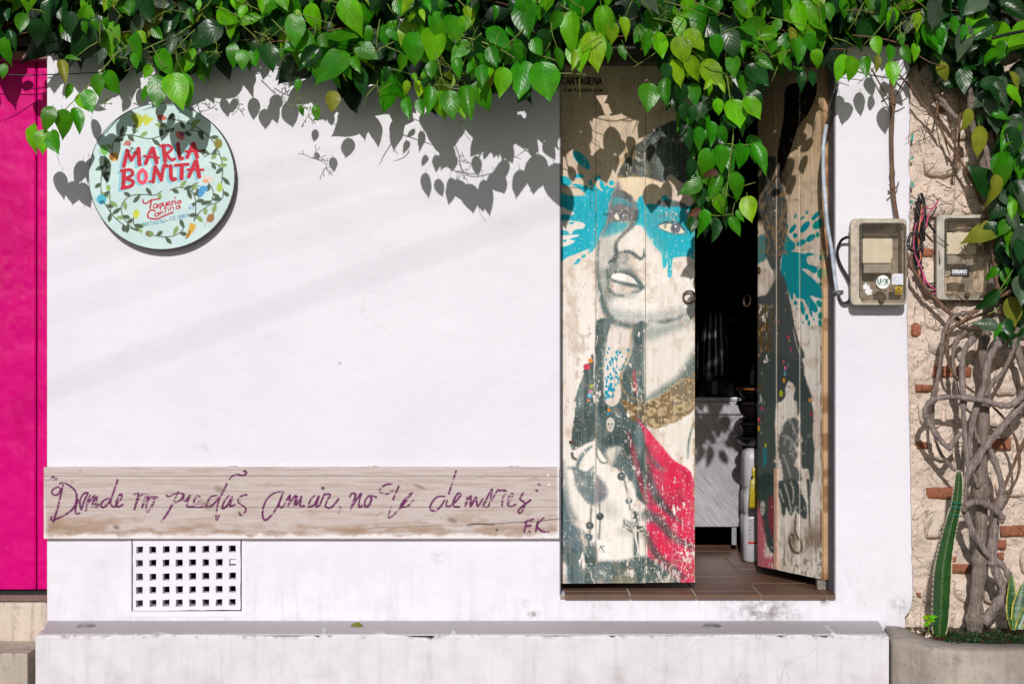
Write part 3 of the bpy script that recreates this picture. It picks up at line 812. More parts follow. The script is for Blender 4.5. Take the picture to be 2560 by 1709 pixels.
    c.fill(tF([(690, 1290), (820, 1270), (900, 1260), (840, 1320), (740, 1330)]), (140, 148, 146), .5, 7)
    # nose
    c.line(tF([(884, 385), (868, 470), (822, 548), (752, 612), (692, 680), (652, 742), (655, 805), (664, 850), (640, 905), (598, 940)]), [7, 9, 8, 6, 6, 8, 11, 12, 16, 12], (58, 70, 70), .9, 3.5)
    c.line(tF([(690, 838), (760, 824), (820, 832), (872, 872), (925, 900), (958, 865), (955, 800)]), [4, 7, 8, 8, 7, 5, 1], (54, 68, 68), .92, 2.5)
    c.line(tF([(775, 850), (772, 910), (735, 945), (690, 935)]), [8, 7, 6, 3], (110, 118, 118), .7, 4)
    c.fill(tF([(700, 850), (780, 850), (770, 920), (700, 940), (660, 920)]), (150, 152, 150), .5, 5)
    # eye on the right
    c.fill(tF([(1100, 292), (1130, 264), (1250, 264), (1390, 295), (1440, 350), (1400, 350), (1300, 332), (1200, 340), (1120, 326)]), (80, 78, 80), .95, 2)
    c.fill(tF([(1110, 547), (1160, 522), (1250, 520), (1340, 545), (1390, 600), (1380, 626), (1290, 622), (1200, 598)]), (240, 226, 200), 1, 1.2)
    c.dot(*tF([(1300, 570)])[0], 12.5, 13, 0, (112, 112, 122)); c.dot(*tF([(1290, 562)])[0], 5, 5.5, 0, (62, 64, 70)); c.dot(*tF([(1302, 553)])[0], 2.6, 2.6, 0, (250, 250, 250))
    c.dot(*tF([(1190, 548)])[0], 4, 6, 20, (140, 138, 138), .8)
    c.line(tF([(1100, 550), (1160, 515), (1260, 500), (1340, 525), (1420, 610)]), [2, 5, 7, 7, 3], (70, 80, 86), .9, 2)
    c.line(tF([(1130, 440), (1240, 420), (1330, 440)]), 5, (90, 120, 126), .6, 4)
    c.line(tF([(1120, 565), (1200, 610), (1300, 635), (1420, 625)]), 3, (100, 110, 114), .7, 2)
    # mouth
    c.fill(tF([(555, 1020), (590, 962), (660, 932), (720, 962), (770, 950), (822, 986), (856, 1050), (905, 1120), (952, 1212), (880, 1175), (800, 1092), (700, 1062), (612, 1072), (572, 1112)]), (92, 104, 104), .75, 5)
    c.fill(tF([(690, 970), (770, 962), (810, 1000), (740, 1015), (695, 1000)]), (214, 208, 200), .7, 4)
    c.line(tF([(556, 1025), (568, 1110), (600, 1065), (700, 1042), (830, 1082), (900, 1150), (950, 1212)]), [4, 8, 5, 4, 7, 9, 4], INK, .85, 2.5)
    c.fill(tF([(604, 1100), (622, 1070), (700, 1060), (800, 1090), (862, 1140), (880, 1184), (780, 1166), (660, 1136)]), (250, 246, 240), 1, 1)
    c.line(tF([(600, 1128), (700, 1162), (830, 1188), (945, 1212)]), [5, 8, 10, 6], INK, .9, 3)
    c.line(tF([(568, 1140), (580, 1240), (640, 1290), (735, 1302)]), [8, 8, 6, 3], INK, .85, 3.5)
    c.line(tF([(828, 1264), (900, 1248), (952, 1212)]), [2, 6, 5], INK, .85, 3)
    # jaw and chin
    c.line(tF([(470, 700), (456, 850), (455, 980), (460, 1100), (488, 1290), (518, 1390), (545, 1480), (610, 1568)]), [3, 4, 4, 6, 11, 15, 15, 13], INK, .92, 3.5)
    c.fill(tF([(466, 1060), (545, 1020), (556, 1150), (570, 1255), (650, 1305), (600, 1345), (530, 1380), (492, 1290)]), (96, 112, 110), .6, 9)
    # lower half -------------------------------------------------------------
    c.fill(tB([(285, -10), (320, 8), (302, 100), (284, 250), (290, 430), (330, 470), (376, 420), (375, 300), (425, 200), (440, 40), (520, 40), (515, 430), (480, 445), (470, 540), (520, 660), (600, 760), (700, 800), (775, 880), (775, 1000), (500, 1000), (390, 820), (250, 760), (236, 560), (236, 60), (255, 0)]), INK, .97, 1.6, 1.5)
    c.line(tB([(300, -5), (400, 28), (500, 32), (600, 14), (700, -12), (790, -48)]), [10, 14, 14, 12, 12, 10], INK, .9, 6)
    c.fill(tB([(512, 44), (620, 22), (700, -8), (790, -40), (790, 240), (722, 320), (610, 395), (512, 425)]), (228, 220, 210), .95, 4)
    c.fill(tB([(500, 45), (620, 25), (790, -35), (790, 10), (640, 70), (520, 110)]), (110, 124, 120), .55, 8)
    c.fill(tB([(790, 150), (790, 330), (700, 360), (610, 405), (512, 432), (590, 370), (690, 300)]), (70, 88, 84), .8, 8)
    # patterned strip
    c.fill(tB([(312, 62), (428, 62), (432, 180), (365, 330), (332, 440), (292, 430), (286, 260)]), (226, 214, 206), .8, 5, 4)
    rr_ = random.Random(8)
    for k in range(70):
        yy = rr_.uniform(150, 425); lo = 292; hi = np.interp(yy, [150, 300, 425], [430, 375, 335])
        q = tB([(rr_.uniform(lo, hi), yy)])[0]; c.dot(q[0], q[1], rr_.uniform(1.8, 3.4), rr_.uniform(2.6, 5.4), rr_.uniform(-20, 20), (0, 150, 180))
    c.line(tB([(378, 60), (350, 250), (330, 430)]), 1.5, (120, 110, 110), .8, 1)
    c.line(tB([(430, 60), (420, 180), (372, 300), (400, 400), (480, 440)]), [3, 4, 4, 4, 3], (150, 124, 70), .8, 2)
    c.fill(tB([(440, 270), (452, 280), (466, 370), (462, 410), (444, 360)]), (190, 30, 62), .9, 1.5)
    # left fall of hair
    c.fill(tB([(225, 195), (205, 225), (160, 290), (175, 285), (140, 380), (112, 480), (128, 490), (104, 640), (108, 705), (140, 700), (235, 655), (300, 700), (400, 700), (440, 820), (510, 920), (510, 500), (430, 460), (330, 470), (240, 430)]), INK, .97, 1.4, 2)
    for (x, y, r, col) in ((190, 254, 19, (206, 52, 72)), (210, 220, 14, (226, 130, 40)), (215, 360, 11, (160, 180, 50)), (210, 388, 10, (206, 110, 160)), (204, 412, 13, (90, 170, 205)), (196, 436, 8, (206, 120, 50)), (310, 490, 9, (230, 130, 40)), (306, 508, 9, (40, 150, 180))):
        q = tB([(x, y)])[0]; c.dot(q[0], q[1], r*.459, r*.42, 0, col)
    # neck band
    c.fill(tB([(378, 432), (440, 445), (510, 442), (600, 408), (725, 310), (772, 335), (778, 470), (720, 530), (640, 565), (560, 590), (500, 560), (440, 548)]), (120, 92, 54), .95, 2, 3)
    bz = fbm(px*.14, py*.14, 4, 61)
    inb = (py > 945) & (py < 1070) & (px > 1560)
    c.blend(al, sstep(.52, .62, bz)*inb*.75*(c.c[:, 0] > 100)*(c.c[:, 2] < 110), (206, 184, 144))
    # shoulder
    c.fill(tB([(600, 600), (690, 570), (780, 530), (780, 800), (740, 760), (680, 700)]), (226, 218, 206), .95, 7)
    c.line(tB([(770, 560), (745, 660), (740, 750)]), [3, 5, 2], INK, .8, 2)
    # small skull
    c.fill(tB([(298, 545), (318, 528), (340, 548), (338, 580), (326, 606), (308, 604), (298, 580)]), (214, 208, 198), .95, 1)
    for (x, y) in ((309, 565), (327, 565), (318, 582)):
        q = tB([(x, y)])[0]; c.dot(q[0], q[1], 2.2, 2.6, 0, INK)
    # red cloth
    c.fill(tB([(465, 545), (490, 560), (560, 640), (660, 760), (778, 885), (778, 1425), (690, 1425), (640, 1380), (560, 1310), (520, 1290), (512, 700)]), RED, .97, 1.6, 1)
    c.fill(tB([(412, 600), (450, 690), (490, 850), (516, 980), (500, 990), (470, 880), (430, 740)]), (150, 40, 62), .8, 2.5, 2)
    for ln, w in (([(512, 700), (540, 760), (600, 810)], [14, 10, 3]), ([(516, 800), (540, 900), (600, 1000), (700, 1100)], [22, 20, 14, 4]),
                  ([(516, 1060), (580, 1090), (650, 1170), (760, 1240)], [26, 24, 16, 6]), ([(512, 1170), (560, 1260), (640, 1340), (720, 1400)], [16, 18, 16, 10]), ([(520, 1330), (600, 1370), (680, 1420)], [30, 26, 14])):
        c.line(tB(ln), w, (64, 74, 70), .85, 6)
    # joined hands
    HAND = (238, 231, 222); HS = (74, 94, 98)
    c.fill(tH([(40, 420), (75, 560), (110, 740), (150, 860), (220, 940), (300, 1010), (340, 1100), (392, 1110), (392, 1490), (130, 1490), (110, 1280), (75, 1150), (40, 900)]), (84, 106, 114), .95, 5)
    c.fill(tH([(60, 295), (150, 190), (250, 140), (350, 108), (392, 105), (392, 720), (345, 740), (335, 850), (290, 885), (240, 862), (180, 830), (120, 740), (92, 600), (70, 430)]), HAND, .98, 4)
    c.fill(tH([(212, 372), (290, 405), (372, 385), (392, 440), (392, 690), (330, 690), (250, 592), (205, 505)]), HS, .82, 5)
    c.fill(tH([(225, 480), (270, 460), (300, 500), (270, 540)]), (176, 178, 176), .7, 5)
    c.line(tH([(345, 140), (300, 175), (250, 232), (212, 320), (205, 365)]), [3, 7, 9, 8, 5], HS, .9, 3)
    c.line(tH([(120, 345), (170, 352), (212, 368), (290, 400), (370, 340)]), [3, 8, 7, 5, 4], HS, .85, 3)
    c.line(tH([(176, 370), (196, 440), (206, 520), (250, 600), (320, 690)]), [5, 7, 6, 5, 4], HS, .75, 3)
    c.line(tH([(66, 300), (74, 430), (96, 600), (124, 740), (190, 850)]), [6, 12, 16, 16, 10], HS, .6, 6)
    c.fill(tH([(392, 225), (450, 300), (540, 300), (600, 400), (650, 540), (700, 640), (742, 760), (748, 1080), (742, 1295), (640, 1295), (590, 1240), (540, 1160), (480, 1060), (440, 900), (425, 700), (392, 690)]), HAND, .98, 4)
    c.fill(tH([(395, 440), (432, 455), (480, 510), (502, 600), (462, 670), (395, 682)]), (84, 92, 104), .85, 5)
    c.fill(tH([(470, 700), (560, 690), (600, 800), (560, 850), (480, 800)]), (180, 176, 168), .6, 10)
    c.fill(tH([(600, 950), (740, 930), (745, 1000), (640, 1010)]), (150, 150, 140), .45, 8)
    c.fill(tH([(395, 150), (430, 180), (482, 250), (512, 282), (462, 300), (412, 255)]), HAND, 1, 2)
    c.line(tH([(398, 160), (402, 230), (440, 290), (480, 298), (512, 282), (470, 220)]), 3.2, INK, .85, 1.5)
    c.fill(tH([(490, 185), (560, 142), (640, 150), (600, 250), (565, 335), (512, 280)]), (222, 212, 196), .95, 4)
    c.line(tH([(600, 160), (590, 240), (560, 330)]), [4, 8, 8], HS, .6, 4)
    c.fill(tH([(690, 505), (742, 480), (776, 560), (776, 650), (742, 722), (704, 600)]), HAND, .95, 3)
    c.line(tB([(340, 790), (375, 820), (395, 880), (415, 960), (425, 1030)]), [5, 5, 4, 5, 4], (88, 92, 90), .85, 1.5)
    for (x, y, r) in ((378, 850, 22), (418, 982, 19), (262, 1068, 20), (206, 1118, 21), (199, 1182, 22)):
        q = tB([(x, y)])[0]; c.dot(q[0], q[1], r*.459, r*.459, 0, (46, 60, 60)); c.dot(q[0]-.5, q[1]-2, 2, 2, 0, (220, 218, 214))
    for ln in ([(258, 1000), (262, 1100), (255, 1190)], [(215, 990), (210, 1100), (200, 1240)]):
        c.line(tB(ln), 4.5, (92, 98, 96), .8, 1.5)
    # charm shaped like an open hand
    c.fill(tB([(248, 1195), (285, 1200), (335, 1245), (300, 1250), (318, 1300), (295, 1290), (280, 1330), (268, 1300), (250, 1320), (246, 1260)]), (240, 236, 230), 1, 1, sm=False)
    c.line(tB([(262, 1225), (285, 1262)]), 2, INK, 1, .8); c.line(tB([(258, 1240), (285, 1228)]), 2, INK, 1, .8)
    # lowest band of dark paint
    c.fill(tB([(60, 1215), (130, 1250), (200, 1230), (236, 1260), (236, 1420), (110, 1435), (85, 1340), (60, 1300)]), INK, .95, 3, 4)
    c.fill(tB([(244, 1320), (330, 1310), (430, 1300), (520, 1290), (620, 1380), (680, 1425), (244, 1425)]), INK, .93, 4, 4)
    c.fill(tB([(330, 1425), (390, 1370), (440, 1330), (460, 1425)]), (150, 140, 110), .6, 4, 3)
    # cross
    CR = (226, 220, 208)
    c.fill(tB([(432, 1030), (474, 1040), (474, 1120), (510, 1120), (510, 1150), (476, 1155), (476, 1320), (440, 1320), (440, 1160), (384, 1122), (388, 1078), (436, 1100)]), (58, 70, 66), .95, 1.5, sm=False)
    for ln in ([(438, 1034), (470, 1040), (470, 1104), (440, 1100), (438, 1034)], [(386, 1080), (386, 1118), (440, 1140), (508, 1140), (508, 1116), (440, 1110), (386, 1080)], [(442, 1140), (442, 1310)], [(474, 1150), (474, 1310)], [(440, 1285), (476, 1285)]):
        c.line(tB(ln), 2.0, CR, .95, .8, sm=False)
    c.line(tB([(400, 1095), (440, 1130), (455, 1150), (500, 1128)]), 3.0, CR, .95, 1); c.line(tB([(455, 1125), (455, 1180), (468, 1240), (462, 1280)]), [5, 6, 4, 3], CR, .95, 1)
    # brushed, uneven dark paint
    c.wear = None
    dk = sstep(120, 80, c.c.mean(1)); rdk = sstep(150, 190, c.c[:, 0])*sstep(80, 50, c.c[:, 1])
    c.blend(al, dk*sstep(.40, .70, fbm(px*.045, py*.010, 4, 201))*.62, (116, 132, 134)); c.blend(al, dk*sstep(.5, .8, fbm(px*.03, py*.02, 4, 211))*.6, (38, 54, 50))
    c.blend(al, rdk*sstep(.45, .8, fbm(px*.05, py*.02, 4, 221))*.45, (170, 24, 58)); c.blend(al, rdk*sstep(.52, .8, fbm(px*.1, py*.03, 4, 231))*.4, (236, 90, 120))
    fl = sstep(.655, .70, fbm(px*.28, py*.10, 4, 3)*.42+fbm(px*.035, py*.025, 3, 8)*.50+.085*low+.012*sstep(800, 1000, py))
    c.blend(al, fl*.75, (222, 213, 203))
    fl2 = sstep(.76, .80, fbm(px*.35, py*.28, 3, 43)+.10*low*sstep(1600, 1720, px)); c.blend(al, fl2*.8, (236, 226, 218))
    c.blend(al, np.exp(-(np.minimum(np.abs(px-1490), np.abs(px-1613.5))/1.6)**2)*.75*sstep(.3, .5, nz), (226, 205, 186))
    c.blend(al, right_edge*sstep(.45, .6, fbm(px*.1, py*.06, 3, 88))*.8, (170, 132, 84))
    st = fbm(px*.30, py*.010, 3, 57); c.blend(al, sstep(.50, .8, st)*.16, (250, 246, 240))
    st = fbm(px*.22, py*.007, 3, 58); c.blend(al, sstep(.52, .8, st)*.06, (120, 108, 98))
    dt = fbm(px*.05, py*.04, 4, 71); c.blend(al, sstep(.60, .75, dt)*.25*sstep(600, 700, py), (178, 148, 120))
    c.grain = 0.0
    # stencilled lettering near the head of the door
    c.text("CARTAGENA", 1404, 195, 16, 8.3, 3.2, (20, 16, 14), 3.2, .92)
    c.text("icartagena.com", 1409, 220, 9, 5.0, 2.6, (26, 20, 18), 1.9, .85)
    for (x, y) in ((487, 108), (787, 106), (484, 1352), (786, 1344), (1312, 918), (1278, 1330)):
        q = tH([(x, y)])[0]; c.dot(q[0], q[1], 1.8, 1.8, 0, (30, 26, 24))
    return c.c

def mural_right(px, py, u, v):
    c = Canvas(px, py, (230, 220, 210))
    wood_base(c, (226, 194, 156), (236, 226, 216))
    al = np.arange(len(px))
    low = sstep(1200, 1440, py)
    c.wear = flakes(c, .035*low, .3, .12, 13)
    TQ = (0, 138, 150); DK = (72, 78, 78)
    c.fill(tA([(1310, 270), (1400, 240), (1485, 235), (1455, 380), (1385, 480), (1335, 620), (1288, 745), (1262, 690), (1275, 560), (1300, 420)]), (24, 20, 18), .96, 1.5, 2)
    c.set_grain(1.3, 1.4)
    # turquoise
    c.fill(tR([(262, 590), (300, 620), (340, 660), (330, 700), (305, 716), (350, 722), (420, 735), (440, 725), (490, 740), (430, 765), (440, 815), (490, 830), (515, 860), (490, 890), (440, 860), (390, 855), (440, 900), (500, 950), (560, 1040), (560, 1095), (520, 1080), (455, 1065), (500, 1130), (515, 1180), (490, 1195), (440, 1150), (400, 1090), (350, 1080), (330, 1040), (315, 1100), (290, 1050), (250, 940), (225, 870), (240, 740)]), TQ, .95, 1.2, 1)
    c.fill(tR([(20, 580), (45, 610), (60, 585), (75, 590), (100, 580), (112, 650), (110, 770), (70, 800), (20, 800)]), (60, 126, 130), .9, 2)
    for (x, y, a, b, r) in ((340, 440, 9, 18, 10), (395, 455, 22, 9, -40), (430, 412, 9, 14, -15), (498, 440, 42, 17, -50), (530, 500, 62, 32, -30), (415, 525, 55, 24, -50), (320, 540, 42, 17, -55), (275, 530, 10, 26, 10), (338, 592, 18, 20, 20), (460, 612, 42, 24, -35), (515, 585, 14, 22, 0), (385, 650, 40, 22, -30), (395, 708, 7, 8, 0), (552, 765, 24, 30, 0), (545, 890, 32, 42, 0), (536, 975, 18, 14, 20), (340, 1120, 14, 18, 0), (350, 1165, 6, 9, 0), (395, 1160, 17, 55, -10), (428, 1232, 14, 26, 0), (460, 1190, 10, 42, -15), (446, 1278, 11, 22, 0), (530, 1125, 24, 30, -30), (540, 1220, 24, 30, 0), (535, 1280, 16, 28, -10), (400, 1273, 6, 11, 0), (485, 1250, 6, 11, 0), (475, 1314, 5, 9, 0)):
        q = tR([(x, y)])[0]; c.dot(q[0], q[1], a*.3188, b*.3188, r, TQ if x < 500 else (0, 150, 140))
    # dark hair band
    c.fill(tR([(20, 20), (185, -20), (230, 90), (245, 240), (272, 340), (275, 460), (265, 590), (240, 740), (222, 850), (258, 950), (285, 1060), (310, 1180), (330, 1300), (365, 1420), (390, 1568), (20, 1568), (20, 1120), (110, 1050), (180, 920), (110, 760), (100, 560), (60, 470), (25, 420)]), DK, .95, 1.5, 2)
    rust = sstep(.50, .60, fbm(px*.22, py*.10, 4, 23))*(py > 410)*(py < 640)*(px < 1970)
    c.blend(al, rust*.75, (150, 122, 88))
    c.fill(tR([(110, 1060), (150, 960), (175, 860), (186, 900), (150, 1010)]), (176, 160, 146), .8, 3)
    # below: hair, braid and bare wood
    c.fill(tR1([(880, 330), (1000, 250), (1140, 0), (1262, 0), (1300, 180), (1370, 520), (1440, 850), (1500, 1180), (1590, 1430), (1600, 1568), (1390, 1568), (1400, 1400), (1320, 1310), (1280, 1400), (1230, 1568), (880, 1568)]), DK, .95, 1.5, 1.5)
    c.line(tR1([(1370, 620), (1400, 780), (1450, 960)]), [1, 2.5, 1], (208, 194, 178), .9, .8)
    moss = sstep(.40, .56, fbm(px*.25, py*.06, 4, 29))*sstep(1941, 1918, px)*(py > 760)*sstep(1130, 1000, py)
    c.blend(al, moss*.9, (92, 70, 34))
    mo2 = sstep(.60, .67, fbm(px*.3, py*.09, 4, 39))*sstep(1936, 1905, px)*(py > 760)*sstep(1130, 1000, py); c.blend(al, mo2*.8, (196, 168, 120))
    c.fill(tR2([(880, 0), (1390, 0), (1500, 20), (1530, 260), (1590, 440), (1630, 620), (1635, 800), (1630, 1000), (1650, 1180), (1635, 1568), (1600, 1568), (1570, 1420), (1490, 1400), (1480, 1100), (1460, 700), (1430, 720), (1410, 420), (1370, 310), (1310, 270), (1280, 330), (1240, 480), (1210, 540), (1180, 480), (1140, 700), (1150, 1100), (1160, 1568), (880, 1568)]), (60, 72, 70), .93, 1.6, 2)
    # crouching cat
    c.fill(tR2([(1290, 770), (1330, 752), (1390, 745), (1440, 800), (1475, 900), (1450, 950), (1450, 1120), (1420, 1140), (1390, 1060), (1400, 1180), (1420, 1240), (1390, 1360), (1440, 1420), (1470, 1500), (1470, 1568), (1260, 1568), (1230, 1400), (1190, 1240), (1180, 1080), (1220, 950), (1240, 860)]), (64, 70, 72), .78, 2.5, 4)
    for ln, w in (([(1320, 780), (1370, 850), (1400, 950)], 4), ([(1240, 990), (1280, 1000), (1260, 1100)], 4), ([(1300, 1000), (1360, 1060), (1340, 1160)], 6), ([(1380, 1180), (1370, 1260)], 4), ([(1440, 980), (1420, 1060)], 5), ([(1250, 1240), (1300, 1380), (1340, 1520)], 4)):
        c.line(tR2(ln), w*1.3, (172, 170, 166), .75, 1.6)
    c.fill(tR3([(1190, 20), (1260, 0), (1420, 0), (1480, 160), (1540, 300), (1555, 480), (1510, 500), (1440, 430), (1400, 380), (1350, 460), (1310, 400), (1280, 350), (1275, 440), (1240, 460), (1220, 330), (1190, 200)]), (48, 62, 60), .9, 2, 2)
    for ln in ([(1260, 40), (1310, 200), (1350, 420)], [(1340, 20), (1380, 150), (1370, 300)], [(1200, 120), (1250, 280)]):
        c.line(tR3(ln), 4, (196, 190, 182), .8, 1.5)
    c.line(tR3([(1410, 440), (1395, 600), (1420, 720), (1480, 820), (1480, 900), (1440, 950), (1370, 920), (1330, 820), (1330, 720), (1370, 710), (1380, 790)]), [3, 3.5, 4, 4, 4.5, 5, 6, 6, 6, 5, 3], (62, 66, 64), .9, 1.4)
    c.line(tR3([(1570, 0), (1580, 250), (1590, 600)]), [8, 5, 2], (40, 52, 50), .9, 2)
    c.line(tR3([(1610, 0), (1600, 200)]), [3, 1], (40, 52, 50), .9, 1)
    # lower left of the leaf
    c.fill(tR3([(900, -20), (1150, -20), (1160, 900), (1100, 950), (1040, 850), (1020, 760), (960, 500), (910, 300)]), (46, 62, 58), .95, 2, 2)
    c.fill(tR3([(900, 300), (960, 420), (1000, 600), (1020, 800), (1000, 1000), (1140, 1000), (1160, 1150), (900, 1120)]), (180, 70, 90), .8, 4, 3)
    c.fill(tR3([(1060, 250), (1110, 200), (1150, 300), (1150, 700), (1090, 720), (1050, 500)]), (150, 44, 66), .75, 4, 3)
    c.fill(tR3([(950, 300), (980, 265), (1010, 320), (1000, 430), (970, 460), (948, 400)]), (196, 190, 180), .9, 1.5)
    for (x, y) in ((962, 355), (995, 360), (978, 400)):
        q = tR3([(x, y)])[0]; c.dot(q[0], q[1], 1.6, 2.4, 0, (40, 48, 46))
    for tr, items in ((tR1, ((1310, 745, 20, (206, 60, 80)), (1325, 790, 12, (160, 170, 60)), (1345, 905, 18, (196, 50, 90)), (1250, 1065, 18, (206, 90, 110)), (1270, 1150, 24, (206, 100, 140)), (1265, 1220, 26, (90, 150, 165)), (1253, 1310, 26, (216, 150, 40)), (1215, 1480, 36, (170, 180, 40)), (1130, 550, 9, (216, 130, 120)), (1185, 542, 9, (216, 110, 110)))),
                      (tR2, ((970, 630, 22, (190, 60, 110)), (930, 780, 24, (200, 40, 60)), (925, 890, 30, (190, 150, 30)), (1015, 1110, 22, (180, 190, 40)), (1590, 520, 22, (216, 150, 40)), (1610, 700, 22, (170, 40, 70))))):
        for (x, y, r, col) in items:
            q = tr([(x, y)])[0]; c.dot(q[0], q[1], r*.13, r*.24, 0, col)
    c.line(tR2([(1000, 1160), (1000, 1380)]), 5, (20, 140, 160), .8, 1.5); c.line(tR2([(1030, 1160), (1025, 1340)]), 3, (20, 140, 160), .8, 1)
    # wear
    c.wear = None
    fl = sstep(.655, .70, fbm(px*.45, py*.10, 4, 13)*.42+fbm(px*.05, py*.03, 3, 8)*.50+.06*low)
    c.blend(al, fl*.7, (214, 204, 192))
    gr = sstep(.42, .7, fbm(px*.06, py*.02, 4, 101))*np.exp(-((py-1345)/38)**2)*sstep(1940, 1990, px); c.blend(al, gr*.6, (96, 76, 56))
    gr = sstep(.5, .75, fbm(px*.2, py*.1, 4, 111))*sstep(1300, 1420, py); c.blend(al, gr*.6, (92, 84, 76))
    st = fbm(px*.4, py*.010, 3, 57); c.blend(al, sstep(.52, .8, st)*.16, (110, 94, 80))
    for jx in (1941, 1999):
        c.blend(al, np.exp(-((px-jx)/1.4)**2)*.85, (226, 208, 190))
    c.blend(al, (px > 2054)*.8, (216, 172, 126))
    c.blend(al, sstep(2049, 2052, px)*sstep(2056, 2053, px)*.6*sstep(.4, .6, fbm(px*.1, py*.03, 3, 5)), (110, 70, 40))
    c.blend(al, (px > 2053)*sstep(.5, .68, fbm(px*.1, py*.02, 3, 15))*.55, (120, 80, 48))
    q = tR([(52, 868)])[0]; c.dot(q[0], q[1], 5.5, 10.5, 0, (150, 128, 84)); c.dot(q[0], q[1], 4.0, 8, 0, (60, 48, 36)); c.dot(q[0], q[1], 1.6, 3.2, 0, (150, 128, 84))
    q = tR1([(943, 1368)])[0]; c.dot(q[0], q[1], 5, 10, 0, (120, 98, 60)); c.dot(q[0], q[1], 3.8, 8, 0, (52, 40, 28)); c.dot(q[0], q[1], 1.5, 3, 0, (130, 110, 70))
    return c.c

M['mural'] = paint_mat("mural_paint_on_wood", 0.62, (1, 1, .12), 90, 0.10, 0.25)
def plank_relief(px, py, u, v):
    return -0.0014*np.exp(-(np.minimum(u, 1-u)*40)**2)+(fbm(px*.25, py*.01, 3, 4)-.5)*.0016+(fbm(px*.01, py*.006, 2, 14)-.5)*.003
dl = -0.12
ztop = P(0, 140, dl).z
left_leaf = empty("painted_door", tuple(P(1568, 1455, dl)), "closed left door leaf painted with a face under a turquoise band and red cloth", "door", "painted plank door leaves")
for (x0, x1, yb) in ((1400.5, 1489.3, 1457.5), (1490.5, 1613.2, 1456.5), (1614.2, 1737, 1455)):
    a = P(x0, 140, dl); e = P(x1, yb, dl)
    painted_slab("plank", (a.x, a.y, ztop), (e.x-a.x, 0, 0), (0, 0, e.z-ztop), int((x1-x0)/1.5), 860, (0, .038, 0), mural_left, M['mural'], left_leaf, relief=plank_relief)
def ring_handle(c, mount, nrm, parent):
    e = MB(); e.torus(c, .0235, .0042, nrm, 30, 8); r = e.build("ring_handle", M['iron'], parent, True)
    e = MB(); e.tube([Vector(mount)+Vector((0, .03, 0)), mount, (Vector(mount)+Vector(c))/2+Vector((0, -.010, .014)), Vector(c)+Vector((-.003, -.001, .0235))], [.006, .0065, .0055, .004], 8, 3)
    e.build("staple", M['iron'], r, True)
ring_handle(P(1723, 742, dl+.016), P(1712, 727, dl+.004), (0.15, 1, .12), left_leaf)

# right leaf, hinged at its right edge and swung into the shop
wl = 0.47; xh = P(2062.5, 0, dl).x; K = D*PXM; q_free = 1893.5-1280
th = min(np.linspace(.6, 1.4, 2000), key=lambda t: abs(1280+(xh-wl*math.cos(t))*K/(D-dl+wl*math.sin(t))-1893.5))
ct, stn = math.cos(th), math.sin(th)
def s_of(px):
    q = px-1280
    return (K*xh-q*(D-dl))/(wl*(q*stn+K*ct))
right_leaf = empty("painted_door", (xh, -dl, P(0, 1449, dl).z), "half open right door leaf swung inward, painted with dark hair and a black cat", "door", "painted plank door leaves")
zb = P(0, 1449, dl).z
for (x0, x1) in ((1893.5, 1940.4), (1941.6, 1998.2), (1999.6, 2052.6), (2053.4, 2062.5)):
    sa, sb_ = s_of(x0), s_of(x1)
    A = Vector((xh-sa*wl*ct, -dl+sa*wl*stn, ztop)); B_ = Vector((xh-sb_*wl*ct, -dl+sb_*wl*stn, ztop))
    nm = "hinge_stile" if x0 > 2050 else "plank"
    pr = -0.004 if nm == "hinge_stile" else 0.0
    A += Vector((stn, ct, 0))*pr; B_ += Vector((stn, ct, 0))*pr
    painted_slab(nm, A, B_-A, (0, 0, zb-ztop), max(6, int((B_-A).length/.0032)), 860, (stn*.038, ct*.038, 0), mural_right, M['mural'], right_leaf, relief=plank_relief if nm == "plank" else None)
b = MB(); q = P(2057, 1449, dl); b.box((q.x-.022, q.y-.004, zf+.001), (q.x+.012, q.y+.034, zb-.002), .003); b.build("pivot_block", simple("grey_worn_wood", (.24, .21, .18), .85, 0, .4, 60, .4), right_leaf)
b = MB(); sa = s_of(1942.0); A = Vector((xh-sa*wl*ct, -dl+sa*wl*stn, 0)); nn = Vector((-stn, -ct, 0)); uu_ = Vector((ct, -stn, 0))
za, zc2 = P(0, 1172, dl-.25).z, P(0, 1425, dl-.25).z
pts = [A-uu_*.010+nn*.001, A+uu_*.010+nn*.001, A+uu_*.010+nn*.008, A-uu_*.010+nn*.008]
b.add([Vector((p.x, p.y, z)) for z in (zc2, za) for p in pts], [(0, 1, 2, 3), (7, 6, 5, 4), (0, 4, 5, 1), (1, 5, 6, 2), (2, 6, 7, 3), (3, 7, 4, 0)])
b.build("cover_strip", simple("salmon_batten", (.52, .33, .24), .7, 0, .15, 40, .2), right_leaf)
def right_pt(px, py, off):
    s = s_of(px); y = -dl+s*wl*stn
    p = P(px, py, -y); return p+Vector((-stn, -ct, 0))*off
ring_handle(right_pt(1895, 752, .022)+Vector((-.028, 0, 0)), right_pt(1901, 745, .002), (-.9, -.45, .1), right_leaf)
